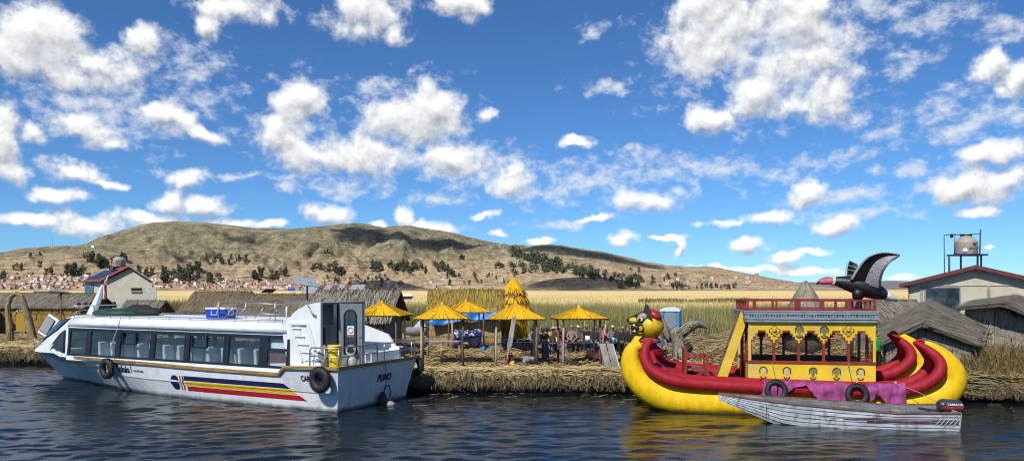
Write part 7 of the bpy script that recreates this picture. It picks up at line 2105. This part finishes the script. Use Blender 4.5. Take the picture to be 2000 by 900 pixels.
def bend():
    J = {'pel': (0, 0, .92, .15, .13), 'spi': (-.06, -.20, 1.03, .15, .13), 'che': (-.12, -.42, 1.10, .165, .125), 'nec': (-.16, -.60, 1.10, .062), 'hb': (-.18, -.67, 1.08, .058), 'face': (-.2, -.6, -.8), 'hup': (-.2, -.9, .35)}
    for s, q in (('L', 1), ('R', -1)):
        J['hip' + s] = (q * .10, 0, .88, .105); J['kne' + s] = (q * .11 + .06, -.02 + q * .08, .50, .075); J['ank' + s] = (q * .12 + .12, .06 + q * .12, .10, .05); J['toe' + s] = (q * .13 + .10, -.08 + q * .12, .045, .046)
        J['sho' + s] = (-.12 + q * .18, -.46, 1.08, .07); J['elb' + s] = (-.16 + q * .2, -.56, .82, .052); J['wri' + s] = (-.2 + q * .12, -.66, .62, .036)
    return J
def stand():
    J = {'pel': (0, 0, .95, .15, .12), 'spi': (0, .01, 1.15, .15, .125), 'che': (0, .02, 1.36, .17, .12), 'nec': (0, 0, 1.50, .06), 'hb': (0, -.02, 1.57, .058), 'face': (.3, -1, -.05)}
    for s, q in (('L', 1), ('R', -1)):
        J['hip' + s] = (q * .10, 0, .90, .105); J['kne' + s] = (q * .11, -.02, .50, .072); J['ank' + s] = (q * .12, .02, .10, .048); J['toe' + s] = (q * .14, -.13, .045, .045)
        J['sho' + s] = (q * .19, .02, 1.43, .07); J['elb' + s] = (q * .25, .03, 1.14, .052); J['wri' + s] = (q * .26, -.06, .90, .036)
    return J
POSES = {'a': sit(), 'b': sit(.22, .02, .35), 'c': sit(.35, .05, -.5, .40), 'd': sit(-.05, .03, .1, .45, .03), 'bend': bend(), 'stand': stand()}
PM = {k: body_mesh(v) for k, v in POSES.items()}
def hair_hat(t, c, mt, kind, col):
    def put(mb, n0=0):
        mb.v = [tuple(c + mt @ Vector(v)) for v in mb.v]; return mb
    hm = cm((.02, .016, .013))
    if kind != 'bald':
        put(MB().ball((0, -.012, .018), (.084, .100, .112), 14, 9, fn=lambda q: Vector((q.x, min(q.y, .45 if q.z < .55 else 1), max(q.z, -.25 if q.y < .3 else .35))))).build('hair', hm if kind not in ('grey',) else cm((.35, .34, .33)), t)
    if kind == 'long': put(MB().ball((0, -.05, -.07), (.095, .06, .16), 12, 8)).build('long_hair', hm, t)
    if kind in ('cap', 'brim', 'beanie', 'scarf'):
        m_ = cm(col); rx = .090
        put(MB().ball((0, -.005, .05), (rx, .108, .088 if kind != 'brim' else .10), 16, 9, fn=lambda q: Vector((q.x, q.y, max(q.z, -.05 if kind != 'scarf' else -.7))))).build('hat', m_, t)
        if kind == 'cap': put(MB().ball((0, .12, .055), (.075, .075, .012), 14, 6)).build('peak', m_, t)
        if kind == 'brim': put(MB().lathe([(.095, .055), (.16, .045), (.185, .05), (.183, .04), (.16, .035), (.09, .045)], n=20)).build('brim', m_, t)
    if kind in ('cap', 'beanie', 'grey', 'brim'):
        put(MB().tube([(-.07, .055, .02), (-.04, .098, .018), (0, .104, .016), (.04, .098, .018), (.07, .055, .02)], [.012, .02, .014, .02, .012], 7)).build('sunglasses', DARK, t)
def person(label, loc, rz, pose, shirt, pants, hat=('none', (0, 0, 0)), s=1.0, extra=None, grp='tourists seated on the reed bench', skin=None):
    t = thing('person', label, 'person', loc, rz, grp)
    me, c, mt = PM[pose]
    b = bpy.data.objects.new('body', me); COL.objects.link(b); b.parent = t
    for i, m_ in enumerate((cm(shirt), cm(pants), skin or SKIN, SHOE)):
        b.material_slots[i].link = 'OBJECT'; b.material_slots[i].material = m_
    hair_hat(t, c, mt, *hat)
    if s != 1: t.scale = (s, s, s)
    return t
NVY = (.02, .03, .07); JEAN = (.06, .11, .22); BLK = (.016, .016, .018); GRY = (.16, .165, .17)
def seatpos(px, py=689): return G(px, py, .74) + Vector((0, .42, 0))
seated = [
 (1034, 694, R(60), 'b', (.30, .22, .19), (.05, .045, .05), ('brim', (.05, .04, .045)), 'person in pale brown top with dark brimmed hat behind the mauve-covered table'),
 (1049, 697, R(62), 'c', (.035, .03, .03), (.17, .175, .18), ('brim', (.05, .04, .05)), 'person in black jacket and grey trousers leaning forward, dark hat'),
 (1062, 695, R(55), 'b', (.05, .045, .04), (.20, .22, .24), ('brim', (.04, .035, .05)), 'person in dark vest and light grey trousers beside the bench end'),
 (1072, 692, R(48), 'c', (.55, .48, .20), JEAN, ('brim', (.42, .36, .30)), 'person in pale yellow vest and jeans with beige brimmed hat'),
 (1087, 690, R(25), 'b', (.24, .02, .03), (.05, .05, .06), ('brim', (.62, .60, .56)), 'person in red shirt with white brimmed hat'),
 (1103, 689, R(15), 'a', (.035, .055, .10), NVY, ('grey', (.3, .3, .3)), 'grey-haired person in navy jacket behind the stall post'),
 (1117, 689, R(8), 'd', (.30, .20, .18), (.10, .09, .085), ('beanie', (.30, .24, .15)), 'person in dusty pink jacket with tan cap and sunglasses'),
 (1129, 688, R(4), 'b', (.16, .12, .11), (.03, .03, .035), ('cap', (.68, .68, .68)), 'person in brown jacket with white cap, hands on knees'),
 (1147, 688, R(-4), 'a', BLK, (.03, .05, .14), ('beanie', (.25, .22, .15)), 'person in black top with dark blue trousers holding a white paper'),
 (1164, 689, R(-6), 'd', (.03, .03, .035), (.20, .28, .38), ('long', BLK), 'person with long dark hair, black jacket and pale jeans'),
 (1177, 688, R(-8), 'a', (.42, .16, .20), (.06, .05, .06), ('beanie', (.02, .25, .15)), 'person in pink jacket with green cap beside the right stall post'),
 (1199, 688, R(-10), 'b', (.19, .19, .19), (.04, .04, .045), ('cap', (.66, .66, .62)), 'person in grey jacket with pale cap right of the bending vendor'),
 (1210, 690, R(-14), 'd', (.018, .03, .024), (.03, .06, .05), ('none', BLK), 'person in dark green jacket with bare dark hair, left of its twin'),
 (1220, 691, R(-18), 'b', (.016, .028, .02), (.06, .08, .085), ('grey', BLK), 'person in dark green coat sitting just left of the yellow bow'),
 (1234, 694, R(-26), 'c', (.02, .02, .024), BLK, ('none', BLK), 'person in black leaning forward behind the yellow bow tip'),
]
for px, py, rz, ps, sh, pn, ht, lb in seated: person(lb, seatpos(px, py), rz, ps, sh, pn, ht, 1.0)
tag(MB().prism([(-.10, -.36, .70), (.12, -.40, .68), (.13, -.30, .86), (-.09, -.28, .88)], (0, .006, 0)).build('paper', WPLAST), 'white paper held by the person in the black top', 'paper').location = seatpos(1147, 688)
# bench of bundled reeds
bt = thing('reed_bench', 'long low bench of bundled reeds under the seated people', 'bench', seatpos(1130, 689))
bo = seatpos(1130, 689)
pts = [seatpos(px, py) - bo + Vector((.0, .12, .22)) for px, py in ((1030, 700), (1050, 697), (1072, 693), (1090, 690), (1120, 688.5), (1160, 688), (1200, 688), (1222, 690), (1240, 695))]
MB().tube(pts, .20, 10).build('bundle', core(STRAW_T), bt)
vs = []
for k in range(700):
    u = RNG.uniform(0, len(pts) - 1.01); i = int(u); f = u - i; p = pts[i].lerp(pts[i + 1], f); d = (pts[i + 1] - pts[i]).normalized(); a = RNG.uniform(0, 6.283)
    sd = Vector((-d.y, d.x, 0)); n = sd * math.cos(a) + Vector((0, 0, 1)) * math.sin(a); w_ = d.cross(n) * .018; q = p + n * .215; l = .3
    vs += [q - d * l - w_, q - d * l + w_, q + d * l + w_, q + d * l - w_]
quads_mesh('reed_skin', np.array([tuple(v) for v in vs]), STRAW_T, bt, world=False)
person('vendor in white vest and black trousers bending over beside the leaning boards', G(1203, 707, .74), R(-30), 'bend', (.66, .67, .64), BLK, ('scarf', (.36, .12, .12)), 1.0, grp='people on the island')
person('person in grey hoodie sitting behind the red bow below the cat head', G(1290, 706, .74) + Vector((0, .3, .0)), R(15), 'b', (.20, .21, .225), (.025, .025, .03), ('grey', BLK), 1.0, grp='people on the island')
person('person in bright green jacket standing behind the right end of the cabin', G(1712, 731, .74), R(30), 'stand', (.02, .36, .09), BLK, ('none', BLK), .95, grp='people on the island')
pb = person('person in beige jacket with dark hair seen from behind beyond the bow', Vector((P(139, 600, 41.5).x, 42.0, .9)), R(170), 'stand', (.22, .17, .145), BLK, ('long', BLK), 1.05, grp='people on the island')
# dark lump of luggage beside the sculpture
bag('round black backpack on the ground right of the reed sculpture', G(1344, 690), (.22, .2, .26), BLKCLOTH)
bag('turquoise bag on the ground right of the reed sculpture', G(1349, 702), (.22, .18, .14), mat('turquoise_cloth', (.02, .22, .28), .7))

# ================================================================== FAR TREES AND TOWN
LEAF = []
for nm, a, b in (('eucalyptus_leaves', (.075, .090, .048), (.030, .040, .024)), ('dry_green_leaves', (.11, .11, .055), (.05, .052, .030))):
    m = bpy.data.materials.new(nm); m.use_nodes = True; t = NT(m.node_tree); b0 = m.node_tree.nodes['Principled BSDF']
    ri = t.n('ShaderNodeNewGeometry').outputs['Random Per Island']; oi = t.n('ShaderNodeObjectInfo').outputs['Random']
    c = t.mix(t.math('MULTIPLY_ADD', ri, .7, t.math('MULTIPLY', oi, .3)), rgba(a), rgba(b)); t.set(b0, 'Base Color', c); b0.inputs['Roughness'].default_value = .8
    LEAF.append(m)
TRUNK = mat('tree_trunk', (.10, .08, .06), .9)
def tree_mesh(shape, leaf, seed, n=190):
    rng = np.random.default_rng(seed); mb = MB()
    mb.tube([(0, 0, -.05), (.01, .01, .4), (0, 0, .75)], [.035, .025, .010], 6, mi=1)
    for k in range(4):
        a = rng.uniform(0, 6.28); mb.tube([(0, 0, .3 + .1 * k), (math.cos(a) * .15, math.sin(a) * .15, .45 + .1 * k)], [.014, .006], 5, mi=1)
    cl = []
    for k in range(9):
        z = rng.uniform(.28, .92)
        w_ = {'tall': .17 * (1 - abs(z - .5) * .9), 'round': .34 * math.sqrt(max(.05, 1 - ((z - .58) / .42) ** 2)), 'cone': .26 * (1.02 - z)}[shape]
        a = rng.uniform(0, 6.28); r = w_ * math.sqrt(rng.random()); cl.append((math.cos(a) * r, math.sin(a) * r, z, .10 + .06 * rng.random() if shape != 'round' else .13 + .07 * rng.random()))
    for k in range(n):
        cx, cy, cz, cr = cl[rng.integers(len(cl))]
        d = rng.normal(0, 1, 3); d /= np.linalg.norm(d); p = Vector((cx, cy, cz)) + Vector(d) * cr * (rng.random() ** .4)
        u = Vector(rng.normal(0, 1, 3)).normalized(); v = u.cross(Vector(rng.normal(0, 1, 3))).normalized(); s = .05 + .045 * rng.random()
        mb.add([p - u * s, p + v * s, p + u * s, p - v * s * .6], [(0, 1, 2, 3)])
    o = mb.build('far_tree', [leaf, TRUNK]); me = o.data; bpy.data.objects.remove(o)
    return me
TREES = [tree_mesh('tall', LEAF[0], 1), tree_mesh('round', LEAF[0], 2), tree_mesh('tall', LEAF[1], 3), tree_mesh('round', LEAF[1], 4, 130), tree_mesh('cone', LEAF[0], 5), tree_mesh('round', LEAF[0], 6)]
GROVES = [  # px0, px1, py0, py1 (foot of the trees), count, height px
 (58, 66, 502, 505, 1, 14, 'scattered'), (76, 80, 500, 504, 1, 11, 'scattered'), (76, 82, 522, 524, 1, 17, 'scattered'), (26, 46, 526, 530, 3, 14, 'scattered'), (0, 8, 545, 548, 2, 20, 'scattered'),
 (118, 158, 534, 541, 12, 24, 'left grove'), (90, 108, 535, 540, 4, 16, 'left grove'), (164, 186, 510, 520, 5, 20, 'middle grove'), (188, 232, 514, 526, 15, 20, 'middle grove'), (238, 250, 508, 512, 3, 20, 'middle grove'),
 (262, 298, 526, 545, 10, 18, 'scattered'), (314, 326, 530, 555, 6, 24, 'scattered'), (330, 340, 536, 556, 3, 18, 'scattered'), (348, 372, 538, 556, 9, 26, 'scattered'), (376, 396, 528, 548, 7, 22, 'scattered'), (396, 440, 505, 518, 7, 13, 'scattered'), (440, 490, 506, 520, 8, 14, 'scattered'),
 (404, 450, 545, 557, 9, 17, 'scattered'), (494, 515, 537, 552, 6, 20, 'scattered'), (515, 560, 538, 552, 9, 17, 'scattered'),
 (600, 614, 500, 503, 2, 10, 'scattered'), (628, 648, 498, 500, 4, 9, 'scattered'), (596, 656, 526, 532, 12, 15, 'hill belt'), (640, 690, 530, 540, 10, 17, 'hill belt'), (724, 760, 520, 532, 14, 16, 'hill belt'), (760, 832, 524, 536, 24, 16, 'hill belt'), (846, 876, 522, 538, 10, 16, 'hill belt'), (868, 900, 536, 546, 8, 14, 'hill belt'),
 (895, 910, 508, 510, 3, 12, 'scattered'), (966, 990, 524, 528, 6, 13, 'scattered'), (878, 884, 560, 565, 1, 18, 'scattered'), (780, 786, 560, 564, 1, 16, 'scattered'),
 (640, 780, 540, 562, 22, 10, 'scattered'), (900, 1010, 535, 558, 16, 9, 'scattered'),
 (1168, 1240, 545, 556, 10, 12, 'right belt'), (1210, 1262, 556, 566, 14, 14, 'right belt'), (1286, 1330, 558, 566, 10, 13, 'right belt'), (1318, 1440, 561, 566, 26, 10, 'right belt'), (1230, 1330, 530, 552, 14, 12, 'right belt'), (1430, 1540, 548, 562, 20, 9, 'right belt')]
MARKS = [(30, 'the reed arch'), (117, 'the small white kiosk'), (185, 'the boat mast'), (233, 'the left water tank'), (285, 'the low grey hut'), (345, 'the boat bow roof'), (400, 'the blue cooler'), (450, 'the brown thatched hut'), (525, 'the small dark solar panel'), (597, 'the tilted solar panel'), (660, 'the rusty roof sheets'), (745, 'the leftmost stall'), (790, 'the distant white launch'), (840, 'the left hut corner'), (900, 'the yellow hut'), (960, 'the right hut corner'), (1003, 'the reed tower'), (1060, 'the gap right of the tower'), (1130, 'the rightmost stall'), (1190, 'the bending vendor'), (1255, 'the cat head'), (1310, 'the portable toilet'), (1370, 'the reed sculpture'), (1440, 'the cabin ladder'), (1510, 'the left chakana cross'), (1573, 'the grey cone hut')]
def mark(px): return min(MARKS, key=lambda m: abs(m[0] - px))[1]
def level(py): return 'high on the slope' if py < 512 else 'midway up the slope' if py < 535 else 'low on the slope' if py < 555 else 'at the slope foot'
nt = 0
rr = random.Random(3)
def plant(px, py, hpx, me=None):
    h = hill_hit(px, py)
    if h is None: return None
    me = me or rr.choice(TREES)
    o = bpy.data.objects.new('far_tree', me); COL.objects.link(o)
    s = hpx * h.y / FPX; o.location = h - Vector((0, 0, s * .04)); o.scale = (s * rr.uniform(.85, 1.2), s * rr.uniform(.85, 1.2), s); o.rotation_euler = (0, 0, rr.uniform(0, 6.28))
    return o
LBL = {'scattered': ('dark tree standing scattered on the dry hillside', 'scattered hillside trees'), 'left grove': ('dark green tree in the dense grove above the town at left', 'left grove trees'), 'middle grove': ('dark green tree in the grove above the red-roofed house', 'grove above the red-roofed house'), 'hill belt': ('dark tree in the belt of trees across the middle of the hill', 'hillside tree belt'), 'right belt': ('small dark tree in the row at the foot of the right hill', 'right hill tree row')}
for x0_, x1_, y0_, y1_, n, hp_x, g in GROVES:
    n = int(round(n * (.85 if g != 'scattered' else 1)))
    for i in range(n):
        if nt >= 296: break
        px, py, hh = rr.uniform(x0_, x1_), rr.uniform(y0_, y1_), hp_x * rr.uniform(.7, 1.15); ti = rr.randrange(6)
        o = plant(px, py, hh, TREES[ti])
        if o:
            sz = 'tall' if hh > 18 else 'medium' if hh > 12.5 else 'small'
            tag(o, f"{sz} {('slender', 'bushy', 'thin olive', 'bushy olive', 'pointed', 'rounded')[ti]} tree {level(py)} above {mark(px)}", 'tree', f"far trees above {mark(px)}"); nt += 1
# the wood on the right hill reads as one mass: joined
def wood(name, label, areas):
    vs = []; rng = np.random.default_rng(9)
    for x0_, x1_, fy, sp, n, hpx in areas:
        for i in range(n):
            px = rng.uniform(x0_, x1_); py = fy(px) + rng.uniform(-sp, sp); h = hill_hit(px, py)
            if h is None: continue
            s = hpx * rng.uniform(.6, 1.2) * h.y / FPX
            for k in range(44):
                c = np.array(h) + np.array([rng.normal(0, .22), rng.normal(0, .22), rng.uniform(.1, 1.0)]) * s
                u = rng.normal(0, 1, 3); u *= .15 * s / np.linalg.norm(u); v = rng.normal(0, 1, 3); v *= .15 * s / np.linalg.norm(v)
                vs += [c - u, c + v, c + u, c - v]
    o = quads_mesh(name, np.array(vs), LEAF[0]); o['label'] = label; o['category'] = 'wood'
wood('hill_wood', 'dark woodland running down the flank of the right hill', [(1000, 1100, lambda x: 497 + (x - 1000) * .27, 9, 75, 11), (1060, 1170, lambda x: 523 + (x - 1060) * .16, 9, 60, 11), (1120, 1290, lambda x: 536 + (x - 1120) * .10, 6, 40, 9), (995, 1050, lambda x: 528, 8, 22, 10)])
vs = []
rng = np.random.default_rng(21); n = 0
sv = []
for i in range(900):            # low scrub all over the slopes
    px = rng.uniform(-20, 1560); py = rng.uniform(470, 566); h = hill_hit(px, py)
    if h is None: continue
    s = rng.uniform(2.0, 5.0)
    for k in range(5):
        c = np.array(h) + np.array([rng.normal(0, .5), rng.normal(0, .5), rng.uniform(.0, .7)]) * s
        u = rng.normal(0, 1, 3); u *= .35 * s / np.linalg.norm(u); v = rng.normal(0, 1, 3); v *= .35 * s / np.linalg.norm(v)
        sv += [c - u, c + v, c + u, c - v]
o = quads_mesh('hill_scrub', np.array(sv), LEAF[1]); o['label'] = 'low scrub bushes dotted over the dry hillsides'; o['category'] = 'scrub'

# town
TOWN_COL = [(.46, .27, .19), (.56, .36, .27), (.38, .21, .15), (.66, .60, .54), (.76, .74, .70), (.58, .44, .34), (.44, .28, .21), (.66, .60, .48), (.36, .46, .44), (.62, .40, .33)]
TM = [mat('town_wall', c, .9, .15, .3) for c in TOWN_COL]; TR = [mat('town_roof', c, .8, .2, .3) for c in ((.28, .13, .09), (.34, .33, .31), (.20, .12, .09), (.40, .38, .36))]; TW = mat('town_window', (.05, .05, .055), .4)
HM = []
for i in range(14):
    q = random.Random(i); w_, d_, hh = q.uniform(6, 12), q.uniform(6, 10), q.choice((3.2, 3.2, 5.6, 6.0, 8.2))
    mb = MB(); mb.box((0, 0, hh / 2 - 1), (w_, d_, hh + 2), mi=0)
    if i % 3 == 0: mb.box((0, 0, hh + .12), (w_ + .6, d_ + .6, .24), mi=1)
    else: mb.add([(-w_ / 2 - .3, -d_ / 2 - .4, hh + .01), (w_ / 2 + .3, -d_ / 2 - .4, hh + .01), (w_ / 2 + .3, d_ / 2 + .4, hh + .01), (-w_ / 2 - .3, d_ / 2 + .4, hh + .01), (-w_ / 2 - .3, 0, hh + 1.6), (w_ / 2 + .3, 0, hh + 1.6)], [(0, 1, 5, 4), (2, 3, 4, 5), (1, 2, 5), (3, 0, 4)], mi=1)
    for fl in range(int(hh // 2.7)):
        for k in range(int(w_ // 2.6)):
            mb.box((-w_ / 2 + 1.4 + 2.6 * k, -d_ / 2 - .02, 1.6 + 2.7 * fl), (1.1, .06, 1.2), mi=2)
    o = mb.build('town_house', [TM[i % 10], TR[i % 4], TW]); HM.append(o.data); bpy.data.objects.remove(o)
q = random.Random(5); nh = 0; rest = []
def townspot():
    k = q.random()
    if k < .36: return q.uniform(-10, 230), q.triangular(533, 566, 563)
    if k < .82: return q.uniform(200, 660), q.triangular(546, 566, 562)
    if k < .93: return q.uniform(640, 1010), q.uniform(542, 563)
    return q.uniform(1280, 1480), q.uniform(538, 560)
while nh < 290:
    px, py = townspot(); h = hill_hit(px, py)
    if h is None: continue
    hi = q.randrange(14); o = bpy.data.objects.new('town_house', HM[hi]); COL.objects.link(o)
    o.location = h; o.rotation_euler = (0, 0, q.uniform(-.35, .35)); s = q.uniform(.8, 1.15); o.scale = (s, s, s)
    cn = ('brick', 'pale brick', 'dark brick', 'cream', 'white', 'tan', 'brown', 'pale yellow', 'grey green', 'rosy')[hi % 10]
    tag(o, f"tiny {cn} {'gabled' if hi % 3 else 'flat-roofed'} house {level(py)} above {mark(px)}", 'house', f"far houses above {mark(px)}"); nh += 1
mbs = MB()
for i in range(520):
    px, py = townspot()
    if px > 660: continue
    h = hill_hit(px, py)
    if h is None: continue
    w_, d_, hh = q.uniform(6, 12), q.uniform(6, 9), q.choice((3, 3.2, 5.5))
    mbs.box((h.x, h.y, h.z + hh / 2 - 1), (w_, d_, hh + 2), mi=q.randrange(5)); mbs.box((h.x, h.y, h.z + hh + .12), (w_ + .5, d_ + .5, .24), mi=5 + q.randrange(2))
o = mbs.build('town_mass', TM[:5] + TR[:2], kind='stuff'); o['label'] = 'crowded brick houses filling the far town behind the single ones'; o['category'] = 'town'
bx = hill_hit(182, 485) or Vector((-1300, 2300, 130))
tag(MB().box((0, 0, 3), (9, 6, 8)).build('white_hut', WPLAST), 'single white building high on the left hill', 'building').location = hill_hit(182, 484) or bx
pos = hill_hit(102, 484)
if pos:
    t = thing('radio_mast', 'thin radio mast on the crest of the left hill', 'mast', pos)
    MB().tube([(0, 0, -2), (0, 0, 30)], [.5, .25], 5).build('pole', TANKD, t); MB().box((0, 0, 0), (4, 3, 4)).build('base', TM[4], t)
ct = thing('shipping_container', 'small bright blue tank building at the edge of the golden field', 'building', P(570, 566.5, 1500) - Vector((0, 0, 1)))
MB().box((0, 0, 2.5), (14, 8, 6)).build('body', BLUEP, ct); MB().box((11, 0, 2.0), (7, 7, 4)).build('annex', mat('pale_blue_wall', (.2, .32, .5), .6), ct)
